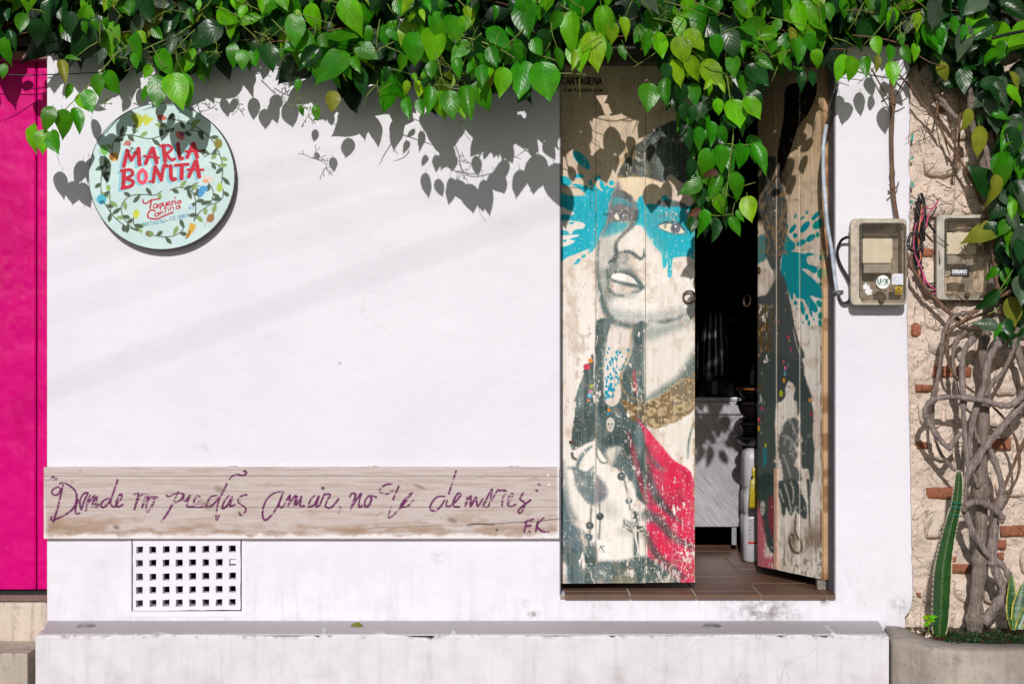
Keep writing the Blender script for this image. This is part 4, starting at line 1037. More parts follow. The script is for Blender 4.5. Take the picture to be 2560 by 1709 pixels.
# ------------------------------------------------------------------ round painted sign
tS = TR(200, 240, .2679)
def sign_paint(px, py, u, v):
    # the artwork is laid out on the disc itself
    x, y = 200+.2679*(762+(u-.5)*2*700), 240+.2679*(750+(v-.5)*2*700)
    c = Canvas(x, y, (200, 223, 222)); al = np.arange(len(px))
    n1 = fbm(x*.03, y*.05, 4, 3); c.blend(al, sstep(.4, .8, n1)*.5, (186, 212, 216))
    LEAF, STEM = (66, 82, 60), (58, 72, 54)
    curves = [[(300, 520), (310, 440), (350, 390), (430, 365), (520, 375), (640, 400), (720, 385), (790, 350), (805, 300), (780, 265), (745, 262)],
      [(430, 365), (490, 360), (540, 320)], [(800, 210), (900, 225), (1000, 250), (1100, 300), (1180, 360), (1260, 450), (1300, 540), (1330, 640), (1330, 720), (1320, 820)],
      [(960, 350), (1020, 325), (1100, 325), (1170, 350)], [(235, 560), (225, 640), (205, 720), (195, 830), (200, 920)], [(205, 750), (240, 690), (280, 650)],
      [(230, 1000), (280, 1080), (330, 1140), (420, 1210), (540, 1260)], [(270, 860), (280, 960), (285, 1080)],
      [(760, 890), (700, 925), (600, 920), (500, 925), (430, 960), (390, 1020), (390, 1090), (430, 1170), (490, 1230), (570, 1260)], [(500, 1130), (500, 1190), (540, 1250)],
      [(690, 1300), (780, 1315), (870, 1305), (940, 1270), (975, 1215)], [(840, 880), (910, 855), (980, 860), (1040, 890), (1075, 960), (1080, 1060), (1065, 1170)],
      [(1100, 810), (1055, 830), (1045, 890)], [(1190, 800), (1240, 880), (1235, 960), (1200, 1020), (1120, 1080), (1075, 1150)], [(1335, 870), (1330, 950), (1270, 1000), (1200, 1015)],
      [(1210, 620), (1280, 640), (1325, 700)], [(1300, 545), (1220, 540), (1160, 570)], [(1080, 1000), (1110, 950), (1125, 930)]]
    for k, cv in enumerate(curves):
        c.line(tS(cv), 2.4, STEM, .95, .7)
        p = crspline(cv, False, 6); n = len(p); step_ = max(3, int(n/max(2, len(cv)*.85)))
        for q, i in enumerate(range(2, n-2, step_)):
            t = p[i+1]-p[i-1]; a = math.atan2(t[1], t[0])+(0.85 if (q+k) % 2 else -0.85)
            L_ = 36+8*((q*7+k*3) % 3)
            b0 = p[i]; b1 = b0+np.array([math.cos(a), math.sin(a)])*L_*2; nn_ = np.array([-math.sin(a), math.cos(a)])*20; m = b0*.45+b1*.55
            c.fill(tS([b0, m+nn_, b1, m-nn_]), LEAF if (q+k) % 4 else (130, 160, 90), .97, .7)
    for (x_, y_, r1, r2, ang, col) in ((545, 235, 34, 62, 10, (176, 184, 40)), (505, 215, 16, 50, -30, (160, 172, 50)), (590, 215, 18, 52, 35, (190, 196, 52)), (625, 235, 26, 44, 20, (200, 205, 60)), (762, 203, 44, 26, 10, (200, 96, 92)), (935, 370, 50, 34, 40, (206, 120, 110)), (950, 355, 26, 22, 30, (150, 70, 110)),
        (225, 505, 36, 50, -20, (110, 186, 84)), (315, 567, 45, 40, 0, (222, 160, 52)), (295, 567, 20, 36, 0, (150, 96, 40)), (200, 965, 44, 46, 0, (70, 176, 206)), (205, 990, 24, 18, 0, (40, 110, 140)), (1135, 890, 30, 56, 20, (70, 150, 206)), (1165, 870, 24, 30, 50, (80, 160, 214)), (1195, 778, 54, 32, 0, (226, 206, 196)), (1170, 795, 26, 16, 0, (230, 160, 110)), (1303, 853, 27, 44, 8, (168, 200, 66)),
        (525, 1100, 30, 42, 12, (196, 206, 66)), (648, 1285, 38, 28, 10, (130, 110, 70)), (660, 1285, 20, 18, 0, (120, 160, 90)), (568, 1262, 16, 18, 0, (150, 180, 80)), (265, 855, 22, 26, 0, (140, 176, 90)), (1290, 445, 38, 46, 0, (130, 124, 40)), (1218, 1142, 34, 40, 40, (160, 110, 66)), (448, 440, 32, 24, 20, (190, 116, 104)), (1040, 1035, 16, 34, -30, (170, 206, 226))):
        q = tS([(x_, y_)])[0]; c.dot(q[0], q[1], r1*.2679, r2*.2679, ang, col)
    for s_ in ([(500, 190), (520, 150), (560, 200)], [(640, 260), (690, 210), (640, 200)], [(420, 430), (400, 460), (440, 465)], [(1100, 850), (1090, 830), (1130, 845)], [(1150, 850), (1190, 835), (1170, 870)], [(1190, 1110), (1250, 1095), (1245, 1150)]):
        c.fill(tS(s_), {0: (176, 184, 40), 1: (200, 205, 60), 2: (190, 116, 104), 3: (70, 150, 206), 4: (80, 160, 214), 5: (160, 110, 66)}[[500, 640, 420, 1100, 1150, 1190].index(s_[0][0])], .95, .7, sm=False)
    c.fill(tS([(1030, 1182), (1082, 1198), (1075, 1240), (1012, 1325), (982, 1328), (1000, 1280)]), (216, 170, 60), 1, .8, sm=False)
    c.line(tS([(1025, 1260), (1010, 1300), (990, 1325)]), 4, (130, 90, 50), .9, 1)
    c.line(tS([(1185, 1165), (1165, 1215)]), 1.2, (130, 100, 70), .9, .6); c.line(tS([(480, 425), (520, 428)]), 1.2, (190, 116, 104), .9, .6)
    strokes = [([(408, 655), (442, 510)], 38), ([(440, 515), (478, 600)], 34), ([(478, 600), (548, 492)], 34), ([(545, 495), (555, 640)], 40),
      ([(612, 630), (672, 490)], 36), ([(680, 492), (715, 622)], 40), ([(598, 562), (735, 578)], 24),
      ([(778, 465), (795, 605)], 40), ([(750, 468), (830, 462), (856, 498), (800, 545)], 26), ([(805, 540), (850, 596), (885, 588)], 28),
      ([(915, 448), (928, 575), (955, 582)], 36), ([(1000, 572), (1052, 450)], 36), ([(1060, 448), (1092, 572)], 40), ([(985, 518), (1122, 514)], 24),
      ([(410, 705), (404, 855)], 40), ([(385, 700), (470, 690), (490, 735), (415, 775)], 30), ([(420, 772), (492, 795), (480, 838), (392, 862)], 32),
      ([(682, 800), (702, 662)], 36), ([(702, 662), (758, 778)], 36), ([(758, 785), (785, 650), (812, 655)], 34), ([(645, 800), (690, 796)], 20),
      ([(846, 655), (852, 770), (888, 776)], 38), ([(890, 648), (1008, 638)], 30), ([(950, 650), (948, 770)], 40), ([(1015, 752), (1076, 612)], 36), ([(1086, 612), (1112, 752)], 40), ([(1003, 688), (1150, 690)], 24)]
    O_ = [(582, 690), (612, 720), (616, 775), (588, 812), (552, 790), (548, 730), (582, 690)]
    for ln, w in strokes: c.line(tS([(a-24, b_+16) for a, b_ in ln]), w*.2679, (128, 196, 214), .95, .8, sm=len(ln) > 2)
    c.line(tS([(a-24, b_+16) for a, b_ in O_]), 8, (128, 196, 214), .95, .8)
    for ln, w in strokes: c.line(tS(ln), w*.2679, (196, 16, 46), 1, .7, sm=len(ln) > 2)
    c.line(tS(O_), 9, (228, 70, 100), 1, .7)
    dv = fbm(x*.12, y*.12, 3, 31); red = (c.c[:, 0] > 180)*(c.c[:, 1] < 60); c.blend(al, sstep(.5, .65, dv)*red*.4, (150, 10, 36))
    RD = (186, 20, 48)
    for ln, w in (([(588, 968), (592, 995), (618, 1003), (660, 975), (735, 960)], 14), ([(668, 968), (652, 1048)], 15), ([(715, 1008), (690, 1015), (688, 1045), (712, 1040), (722, 1010), (722, 1048)], 11), ([(765, 1005), (742, 1008), (738, 1035), (762, 1030), (765, 1005), (748, 1060)], 11),
      ([(775, 995), (782, 1028), (802, 1022), (806, 992), (810, 1025)], 11), ([(815, 1010), (842, 1002), (830, 985), (816, 1005), (828, 1024), (848, 1016)], 10), ([(858, 980), (862, 1018)], 12), ([(860, 995), (880, 980)], 10), ([(886, 978), (890, 1010)], 12), ([(884, 948), (888, 952)], 14), ([(935, 978), (910, 985), (908, 1005), (930, 1000), (938, 975), (942, 998)], 11),
      ([(700, 1072), (660, 1065), (632, 1105), (645, 1138), (720, 1146), (800, 1112), (868, 1086)], 15), ([(730, 1090), (700, 1100), (705, 1122), (728, 1115), (735, 1088), (738, 1112)], 11), ([(748, 1080), (752, 1108)], 10), ([(750, 1090), (770, 1078), (776, 1100)], 9), ([(795, 1030), (798, 1090)], 9), ([(782, 1052), (812, 1045)], 8), ([(822, 1048), (826, 1074)], 9), ([(842, 1040), (846, 1068)], 9), ([(844, 1050), (868, 1036), (876, 1060)], 9), ([(925, 1025), (900, 1032), (902, 1054), (924, 1046), (930, 1022), (934, 1046)], 10)):
        c.line(tS(ln), w*.2679, RD, .95, .6)
    q = tS([(578, 1182)])[0]; c.text("CARTAGENA", q[0], q[1], 9.6, 4.6, 2.1, (96, 146, 176), 1.5, .95, -.16)
    q = tS([(835, 1130)])[0]; c.text("COLOMBIA", q[0], q[1], 9.6, 4.6, 2.1, (96, 146, 176), 1.5, .95, -.20)
    c.line(tS([(806, 1160), (813, 1156), (820, 1160)]), 1.4, (150, 120, 80), .9, .6); c.line(tS([(806, 1168), (813, 1164), (820, 1168)]), 1.4, (150, 120, 80), .9, .6)
    r = np.hypot((u-.5)*2, (v-.5)*2)
    wear = sstep(.965, .99, r+.03*(fbm(x*.3, y*.3, 3, 9)-.5))*sstep(.35, .55, fbm(x*.15, y*.15, 3, 19)+(v-.5)*.4); c.blend(al, wear*.85, (96, 90, 88))
    return c.c
M['sign'] = paint_mat("sign_gloss_paint", .5, (1, 1, 1), 60, .08, .3)
ds = .046
cS = P(200+.2679*762, 240+.2679*750, ds); Rs = 686*.2679/PXM*(D-ds)/D
sign = empty("round_sign", tuple(cS), "round pale blue sign with red hand painted lettering and a wreath of flowers", "sign")
Rg = Rs*700/686
painted_slab("sign_face", (cS.x-Rg, cS.y, cS.z+Rg), (2*Rg, 0, 0), (0, 0, -2*Rg), 330, 330, (0, .004, 0), sign_paint, M['sign'], sign, mask=lambda u, v: np.hypot(u-.5, v-.5)*2*Rg < Rs-.0015)
b = MB(); b.lathe([(Rs, -.043), (Rs, -.003), (Rs-.0015, .0008), (Rs-.0035, .0008), (Rs-.0042, -.004), (0.001, -.004)], cS, 'Y', 96)
b.build("sign_rim", simple("worn_dark_rim", (.10, .085, .08), .8, 0, .7, 90, .4), sign)

# ------------------------------------------------------------------ lettered board
t4, t5 = TR(90, 1150, .2853), TR(740, 1150, .2853)
PEN = (98, 38, 84)
script4 = [[(130, 162), (142, 148), (155, 145)], [(158, 172), (180, 160)], [(238, 212), (200, 380), (160, 515), (152, 540)],
  [(214, 240), (190, 234), (150, 255), (138, 280), (160, 303), (195, 296), (214, 265), (212, 240)], [(205, 205), (240, 195), (300, 225), (345, 270), (357, 320), (350, 370), (318, 430), (240, 485), (150, 522), (130, 512), (138, 492)],
  [(372, 345), (350, 405), (345, 455), (362, 470), (380, 462)], [(455, 285), (420, 290), (390, 340), (385, 395), (398, 430)], [(455, 290), (425, 350), (400, 425)], [(475, 305), (452, 365), (436, 440)], [(448, 385), (500, 318), (515, 315), (500, 360), (492, 405)], [(500, 380), (535, 320), (520, 408), (550, 385)],
  [(640, 335), (595, 350), (568, 392), (592, 412), (635, 375), (662, 330)], [(716, 168), (690, 250), (662, 330), (655, 385), (690, 408), (712, 370)], [(700, 385), (745, 340), (752, 300), (728, 310), (705, 365), (718, 408), (760, 388)],
  [(858, 300), (898, 288), (885, 350), (862, 430)], [(880, 372), (915, 310), (962, 298), (945, 360), (930, 412)], [(938, 395), (985, 305), (990, 300), (975, 350), (968, 400)], [(1005, 325), (972, 370), (965, 435), (985, 445), (1020, 390), (1040, 340), (1010, 320), (1062, 322)],
  [(1145, 308), (1160, 318), (1200, 300), (1250, 282)], [(1240, 288), (1205, 365), (1150, 465), (1098, 538)], [(1240, 290), (1295, 298), (1270, 345), (1212, 378)], [(1285, 320), (1305, 360), (1350, 305), (1330, 360), (1325, 405), (1400, 405)], [(1395, 400), (1440, 345), (1420, 312), (1388, 345), (1392, 405), (1460, 408)],
  [(1585, 308), (1530, 322), (1492, 395), (1510, 412), (1560, 380), (1605, 325)], [(1672, 208), (1640, 275), (1600, 360), (1582, 440), (1578, 522), (1605, 488)], [(1695, 165), (1725, 135), (1770, 125), (1812, 135), (1842, 115), (1835, 93), (1818, 98)],
  [(1690, 310), (1655, 350), (1630, 420), (1672, 400), (1720, 320), (1700, 400), (1742, 388)], [(1845, 302), (1792, 318), (1768, 360), (1800, 390), (1838, 420), (1825, 465), (1795, 480), (1778, 455)],
  [(2172, 278), (2110, 278), (2040, 320), (1995, 400), (1985, 470), (2000, 520), (2040, 505), (2100, 430), (2145, 340), (2165, 285)], [(2160, 290), (2138, 350), (2130, 400), (2165, 405), (2225, 305), (2210, 400)], [(2212, 395), (2275, 305), (2262, 400)]]
script5 = [[(-16, 398), (0, 330), (10, 320), (2, 400), (48, 315), (35, 400), (70, 398)], [(165, 308), (128, 345), (112, 405), (160, 388), (200, 315), (175, 405), (212, 388)], [(228, 245), (240, 240)], [(210, 390), (245, 305), (262, 298), (300, 300), (275, 350), (258, 405), (310, 412), (372, 340)], [(382, 400), (392, 425), (370, 460)],
  [(470, 322), (490, 290), (522, 302), (500, 370), (478, 432)], [(495, 395), (570, 290), (555, 350), (552, 410), (580, 400)], [(640, 308), (605, 355), (608, 408), (640, 392), (662, 340), (650, 310), (705, 322)],
  [(848, 265), (800, 295), (745, 285), (738, 250), (785, 215), (842, 206)], [(900, 230), (872, 290), (852, 340)], [(832, 412), (810, 498), (850, 482), (930, 400), (1000, 305), (1012, 290), (970, 325), (918, 400), (975, 402), (1030, 350)],
  [(1305, 315), (1235, 322), (1182, 385), (1180, 432), (1225, 440), (1270, 400), (1302, 350)], [(1402, 95), (1372, 190), (1340, 290)], [(1325, 350), (1318, 400), (1370, 390), (1440, 310), (1422, 288), (1385, 345), (1378, 400), (1432, 408)], [(1500, 325), (1482, 400), (1532, 310), (1530, 402), (1578, 325), (1590, 405), (1640, 330)],
  [(1640, 400), (1665, 345), (1718, 252), (1705, 330), (1682, 408), (1640, 398), (1672, 345)], [(1685, 405), (1762, 268), (1780, 265), (1840, 268), (1812, 330), (1805, 402)], [(1850, 390), (1898, 312), (1888, 290), (1858, 342), (1870, 405), (1925, 385)], [(1992, 288), (1962, 338), (2005, 375), (1990, 430), (1962, 465), (1948, 445), (1975, 410), (2055, 348)],
  [(2120, 208), (2140, 216)], [(2102, 262), (2116, 268)], [(2022, 530), (2000, 625)], [(1998, 545), (2080, 515)], [(2008, 578), (2060, 570)], [(2043, 622), (2047, 624)], [(2122, 520), (2100, 625)], [(2172, 502), (2110, 572), (2160, 622), (2190, 625)], [(2208, 622), (2212, 624)]]
def board_paint(px, py, u, v):
    c = Canvas(px, py, (194, 181, 176)); al = np.arange(len(px))
    st = fbm(px*.012, py*.22, 5, 3); c.blend(al, sstep(.45, .8, st)*.5, (166, 142, 132))
    st = fbm(px*.02, py*.5, 4, 13); c.blend(al, sstep(.5, .8, st)*.35, (222, 208, 204))
    bl = fbm(px*.016, py*.04, 4, 23); c.blend(al, sstep(.50, .75, bl)*.45*sstep(1250, 1300, py), (160, 128, 106))
    c.blend(al, sstep(.45, .62, fbm(px*.02, py*.06, 4, 33))*np.exp(-((py-1325)/16)**2)*.5, (150, 122, 100))
    c.blend(al, sstep(1331, 1342, py+(fbm(px*.04, py*.04, 3, 43)-.5)*18)*.9, (238, 232, 234))
    c.blend(al, sstep(120, 111, px+(fbm(px*.1, py*.05, 3, 47)-.5)*14)*sstep(1200, 1340, py)*.9, (238, 232, 234))
    c.blend(al, sstep(1391, 1397, px+(fbm(px*.1, py*.05, 3, 49)-.5)*6)*.8, (238, 232, 234))
    c.blend(al, np.exp(-((np.hypot((px-140)/30, (py-1310)/26)))**2)*.5, (140, 104, 74))
    nk = fbm(px*.05+9, py*.16, 4, 53); c.blend(al, sstep(.76, .82, nk)*.35, (130, 112, 104))
    for (x, y, rx, ry, a) in ((704, 585, 18, 12, .6), (1490, 395, 40, 20, .4), (1610, 255, 30, 18, .4)):
        q = t4([(x, y)])[0]; c.dot(q[0], q[1], rx*.2853*1.5, ry*.2853*1.5, 20, (96, 76, 62), a, .8)
    for (x, y, rx, ry, a) in ((235, 245, 16, 14, .7), (1760, 610, 10, 14, .8), (1370, 525, 40, 20, .4), (1080, 230, 60, 14, .35)):
        q = t5([(x, y)])[0]; c.dot(q[0], q[1], rx*.2853, ry*.2853, 20, (80, 70, 62), a, .6)
    c.line(t5([(1505, 568), (1580, 556), (1735, 560)]), 3.2, (70, 60, 58), .9, 1.2)
    c.line(t5([(1735, 556), (1900, 545), (2100, 535), (2318, 508)]), 1.6, (60, 50, 46), .9, .8); c.line(t5([(600, 595), (1100, 578), (1505, 566)]), 1.1, (110, 92, 84), .7, .7)
    c.line(t5([(700, 495), (720, 475), (770, 450)]), 1.4, (110, 92, 84), .8, .8)
    c.wear = 1-.85*sstep(.55, .63, fbm(px*.10, py*.42, 3, 63)*.6+fbm(px*.022, py*.05, 3, 73)*.42)
    for tr, sc in ((t4, script4), (t5, script5)):
        for k, ln in enumerate(sc):
            w = [3.8, 5.8, 4.8] if k % 3 else [5.4, 4.2, 5.6]
            c.line(tr(ln), w, PEN, .95, .9)
    c.wear = None
    for (x, y) in ((2215, 212), (2205, 132)):
        q = t5([(x, y)])[0]; c.dot(q[0], q[1], 2.8, 2.8, 0, (240, 236, 236))
    return c.c
M['board'] = paint_mat("weathered_board", .8, (.25, 1, 1), 90, .35, .2)
db = .026
board = empty("wooden_board", tuple(P(754, 1347, 0)), "long weathered wooden board with purple handwritten Spanish sentence on white wall", "board")
for (y0, y1) in ((1167.5, 1190), (1190.6, 1268), (1268.6, 1346)):
    a = P(109.5, y0, db); e = P(1398, y1, db)
    painted_slab("plank", (a.x, a.y, a.z), (e.x-a.x, 0, 0), (0, 0, e.z-a.z), 920, max(12, int((y1-y0)/1.4)), (0, .022, 0), board_paint, M['board'], board,
                 relief=lambda px, py, u, v: (fbm(px*.004, py*.02, 2, 5)-.5)*.003-.0016*np.exp(-(np.minimum(v, 1-v)*50)**2))
for x in (582, 931, 1284):
    b = MB(); q = P(x, 1165, .003); b.box((q.x-.018, -.014, q.z-.012), (q.x+.018, -.001, q.z+.003), .004); b.build("bracket", simple("painted_bracket", (.55, .53, .53), .7, 0, .4, 90, .3), board)

# ------------------------------------------------------------------ vent grille
vent = empty("vent_grille", tuple(P(466, 1527, 0)), "white square-holed vent panel set low in the wall under board", "vent")
hx = [349.2+33.15*i for i in range(8)]; hy = [1372.5, 1406, 1440, 1473, 1506]
xs = [332.2]+[q for h in hx for q in (h-8.5, h+8.5)]+[601.6]; ys = [1343]+[q for h in hy for q in (h-8.7, h+8.7)]+[1524.5]
jit = lambda a, b_: (float(_hash(np.array([a]), np.array([b_]), 5)[0])-.5)*1.5
g, v, f = {}, [], []
def vid(i, j, d):
    k = (i, j, d)
    if k not in g:
        q = P(xs[i]+jit(i, j), ys[j]-(xs[i]-466)*.012+jit(j+7, i+3), 0); g[k] = len(v); v.append((q.x, d, q.z))
    return g[k]
hole = lambda i, j: 0 <= i < len(xs)-1 and 0 <= j < len(ys)-1 and i % 2 == 1 and j % 2 == 1
for i in range(len(xs)-1):
    for j in range(len(ys)-1):
        if hole(i, j):
            for (a, c_) in (((i, j), (i+1, j)), ((i+1, j), (i+1, j+1)), ((i+1, j+1), (i, j+1)), ((i, j+1), (i, j))):
                f.append((vid(*a, -.003), vid(*a, .035), vid(*c_, .035), vid(*c_, -.003)))
            continue
        f.append((vid(i, j+1, -.003), vid(i+1, j+1, -.003), vid(i+1, j, -.003), vid(i, j, -.003)))
        f.append((vid(i, j, .035), vid(i+1, j, .035), vid(i+1, j+1, .035), vid(i, j+1, .035)))
nx, ny = len(xs)-1, len(ys)-1
for i in range(nx): f += [(vid(i, 0, -.003), vid(i+1, 0, -.003), vid(i+1, 0, .035), vid(i, 0, .035)), (vid(i, ny, .035), vid(i+1, ny, .035), vid(i+1, ny, -.003), vid(i, ny, -.003))]
for j in range(ny): f += [(vid(0, j+1, -.003), vid(0, j, -.003), vid(0, j, .035), vid(0, j+1, .035)), (vid(nx, j, -.003), vid(nx, j+1, -.003), vid(nx, j+1, .035), vid(nx, j, .035))]
mesh_obj("perforated_panel", v, f, M['panel'], vent)
b = MB()
A, B_ = P(317, 1343), P(616, 1540)
C1, C2 = P(328.6, 1343), P(604.9, 1527.5)
for (p, q) in (((A.x, B_.z), (C1.x, A.z)), ((C2.x, B_.z), (B_.x, A.z)), ((C1.x+.0001, B_.z), (C2.x-.0001, C2.z))):
    b.box((p[0], -.0022, p[1]), (q[0], .001, q[1]))
b.build("frame", M['panel'], vent)
b = MB(); A, B_ = P(322, 1335), P(612, 1533); b.box((A.x, .252, B_.z), (B_.x, .30, A.z)); b.build("back_plate", M['dark_room'], vent)  # near-black plate gives the vent cavity its darkness
b = MB(); h = P(583, 1402, 0); b.box((h.x-.0125, .006, h.z-.0115), (h.x+.0118, .02, h.z+.011), .002); b.build("plug", M['panel'], vent)

# ------------------------------------------------------------------ meter boxes
tE = lambda x, y: (2050+.2551*x, 480+.2551*y)
def clear_mat():
    m, nt, bs = new_mat("dusty_clear_plastic")
    p = position(nt); n1 = noise(nt, p, 14, 6, .65); n2 = noise(nt, p, 90, 4, .6)
    tr = N(nt, "ShaderNodeBsdfTransparent"); tr.inputs[0].default_value = (.90, .86, .80, 1)
    gl = N(nt, "ShaderNodeBsdfGlossy"); gl.inputs["Roughness"].default_value = .12
    df = N(nt, "ShaderNodeBsdfDiffuse"); df.inputs[0].default_value = (.52, .43, .33, 1)
    fr = N(nt, "ShaderNodeFresnel"); fr.inputs[0].default_value = 1.45
    m1 = N(nt, "ShaderNodeMixShader"); m2 = N(nt, "ShaderNodeMixShader")
    d = math_n(nt, 'ADD', .035, math_n(nt, 'MULTIPLY', ramp(nt, n1, [(.45, (0, 0, 0)), (.8, (1, 1, 1))]), .15))
    nt.links.new(d, m1.inputs[0]); nt.links.new(tr.outputs[0], m1.inputs[1]); nt.links.new(df.outputs[0], m1.inputs[2])
    nt.links.new(fr.outputs[0], m2.inputs[0]); nt.links.new(m1.outputs[0], m2.inputs[1]); nt.links.new(gl.outputs[0], m2.inputs[2])
    nt.links.new(m2.outputs[0], nt.nodes["Material Output"].inputs[0])
    return m
M['clear'] = clear_mat()
M['box_frame'] = simple("yellowed_box_plastic", (.50, .43, .34), .5, 0, .25, 25, .1)
M['box_frame2'] = simple("greyed_box_plastic", (.46, .42, .36), .5, 0, .2, 25, .1)
M['box_back'] = simple("dusty_grey_brown_plastic", (.27, .235, .20), .6, 0, .25, 30, .1)
M['meter'] = simple("cream_meter_case", (.80, .75, .64), .5, 0, .08, 30, 0)
M['meter_face'] = simple("grey_display", (.20, .22, .18), .4, 0, .1, 30, 0)
M['blue_dot'] = simple("blue_seal", (.10, .25, .60), .4, 0, .1, 30, 0)
def rrect(x0, y0, x1, y1, r, n=6):
    pts = []
    for (cx, cy, a0) in ((x1-r, y1-r, 0), (x0+r, y1-r, 90), (x0+r, y0+r, 180), (x1-r, y0+r, 270)):
        for k in range(n+1):
            a = math.radians(a0+90*k/n); pts.append((cx+r*math.cos(a), cy+r*math.sin(a)))
    return pts
def loft(rings, cap0=True, cap1=True):
    m = MB(); n = len(rings[0]); v = [p for r in rings for p in r]; f = []
    for i in range(len(rings)-1):
        for k in range(n): f.append((i*n+k, i*n+(k+1) % n, (i+1)*n+(k+1) % n, (i+1)*n+k))
    if cap0: f.append(tuple(range(n-1, -1, -1)))
    if cap1: f.append(tuple((len(rings)-1)*n+k for k in range(n)))
    m.add(v, f); return m
def sticker(name, parent, rect, d, paint, mask=None, n=60, label=None):
    (x0, y0, x1, y1) = rect
    a, e = P(x0, y0, d), P(x1, y1, d)
    o = painted_slab(name, (a.x, a.y, a.z), (e.x-a.x, 0, 0), (0, 0, e.z-a.z), n, max(8, int(n*(y1-y0)/(x1-x0))), (0, .0006, 0), paint, M['sticker'], parent, mask=mask)
    if label: o['label'] = label
    return o
M['sticker'] = paint_mat("printed_sticker", .4, (1, 1, 1), 60, 0, .4)

def meter_box(label, outer, inner, d0, fm, cat="meter box"):
    """outer / inner: rectangles in zoom pixels of the lid flange and of its raised clear window"""
    (ox0, oy0), (ox1, oy1) = tE(*outer[:2]), tE(*outer[2:])
    (ix0, iy0), (ix1, iy1) = tE(*inner[:2]), tE(*inner[2:])
    d1, d2, d3 = d0+.062, d0+.078, d0+.112
    root = empty("meter_box", tuple(P((ox0+ox1)/2, oy1, d0)), label, cat, "electricity meter boxes on the wall")
    def ring(x0, y0, x1, y1, r, d, dd=None):
        q0, q1 = P(x0, y0, dd or d), P(x1, y1, dd or d)
        return [Vector((x, -d, z)) for x, z in rrect(q0.x, q1.z, q1.x, q0.z, r)]
    rx = .020
    o5 = 5
    tray = loft([ring(ox0+6, oy0+6, ox1-6, oy1-5, rx, d0, d2), ring(ox0+4, oy0+4, ox1-4, oy1-3, rx, d1, d2), ring(ox0+11, oy0+11, ox1-11, oy1-11, rx*.8, d1, d2), ring(ox0+12, oy0+12, ox1-12, oy1-12, rx*.8, d0+.006, d2)], True, True)
    tray.build("tray", M['box_back'], root)
    fl_ = loft([ring(ix0-1, iy0-1, ix1+1, iy1+1, rx*.7, d1+.0012, d2), ring(ox0, oy0, ox1, oy1, rx, d1+.0012, d2), ring(ox0, oy0, ox1, oy1, rx, d2-.004, d2), ring(ox0+1.5, oy0+1.5, ox1-1.5, oy1-1.5, rx*.9, d2, d2), ring(ix0-1, iy0-1, ix1+1, iy1+1, rx*.7, d2+.001, d2)], False, False)
    n = len(ring(0, 0, 1, 1, .1, 0, 0)); L5 = len(fl_.v)//n
    fl_.f += [((L5-1)*n+k, (L5-1)*n+(k+1) % n, (k+1) % n, k) for k in range(n)]
    lid = fl_.build("lid_flange", fm, root)
    for k in range(4):
        for side in (0, 1):
            b = MB()
            if side == 0:
                q = P(ox0+(ox1-ox0)*(.22+.19*k), oy0+7, d2); b.box((q.x-.0018, q.y-.006, q.z-.009), (q.x+.0018, q.y+.002, q.z+.009))
            else:
                q = P(ox0+7, oy0+(oy1-oy0)*(.2+.2*k), d2); b.box((q.x-.009, q.y-.006, q.z-.0018), (q.x+.009, q.y+.002, q.z+.0018))
            b.build("rib", fm, lid)
    win = loft([ring(ix0, iy0, ix1, iy1, rx*.7, d2+.0005, d2), ring(ix0+1.5, iy0+1.5, ix1-1.5, iy1-1.5, rx*.7, d3-.006, d2), ring(ix0+4, iy0+4, ix1-4, iy1-4, rx*.6, d3, d2)], False, True)
    w = win.build("clear_window", M['clear'], root)
    return root, lid, w, d2, d3

box1, lid1, w1, d2, d3 = meter_box("dusty yellowed meter box with round white sticker on white pillar", (300, 260, 853, 1108), (388, 305, 832, 1055), 0.0, M['box_frame'])
def inner_meter(root, rect, lcd, dot, d):
    (x0, y0), (x1, y1) = tE(*rect[:2]), tE(*rect[2:])
    a, e = P(x0, y1, d), P(x1, y0, d)
    b = MB(); b.box((a.x, -d, a.z), (e.x, -(d-.045), e.z), .006); mm = b.build("meter", M['meter'], root)
    (x0, y0), (x1, y1) = tE(*lcd[:2]), tE(*lcd[2:]); a, e = P(x0, y1, d+.001), P(x1, y0, d+.001)
    b = MB(); b.box((a.x, -(d+.001), a.z), (e.x, -(d-.002), e.z)); b.build("display", M['meter_face'], mm)
    q = P(*tE(*dot), d+.001); b = MB(); b.lathe([(.0042, -.002), (.0042, .001), (.0005, .0012)], q, 'Y', 16); b.build("seal", M['blue_dot'], mm)
    for k in range(3):
        xx, yy = tE(rect[0]+40+k*22, rect[3]-90-40*k); q = P(xx, yy, d+.0005); b = MB(); b.box((q.x-.014+.003*k, q.y, q.z-.0008), (q.x+.014, q.y+.002, q.z+.0008)); b.build("print_line", M['meter_face'], mm)
    (x0, y0), (x1, y1) = tE(rect[0]+10, rect[3]+6), tE(rect[2]-5, rect[3]+95); a, e = P(x0, y1, d-.006), P(x1, y0, d-.006)
    b = MB(); b.box((a.x, -(d-.006), a.z), (e.x, -(d-.045), e.z), .004); b.build("terminal_cover", simple("grey_terminal_cover", (.33, .31, .28), .5), root)
inner_meter(box1, (418, 455, 715, 700), (445, 512, 552, 545), (597, 530), .070)
def rusty_screw(parent, x, y, d):
    q = P(*tE(x, y), d); b = MB(); b.lathe([(.0105, -.002), (.0105, .003), (.008, .006), (.005, .0045), (.0004, .0045)], q, 'Y', 20); b.build("lock_screw", M['iron'], parent, True)
rusty_screw(box1, 603, 1052, d3-.018)
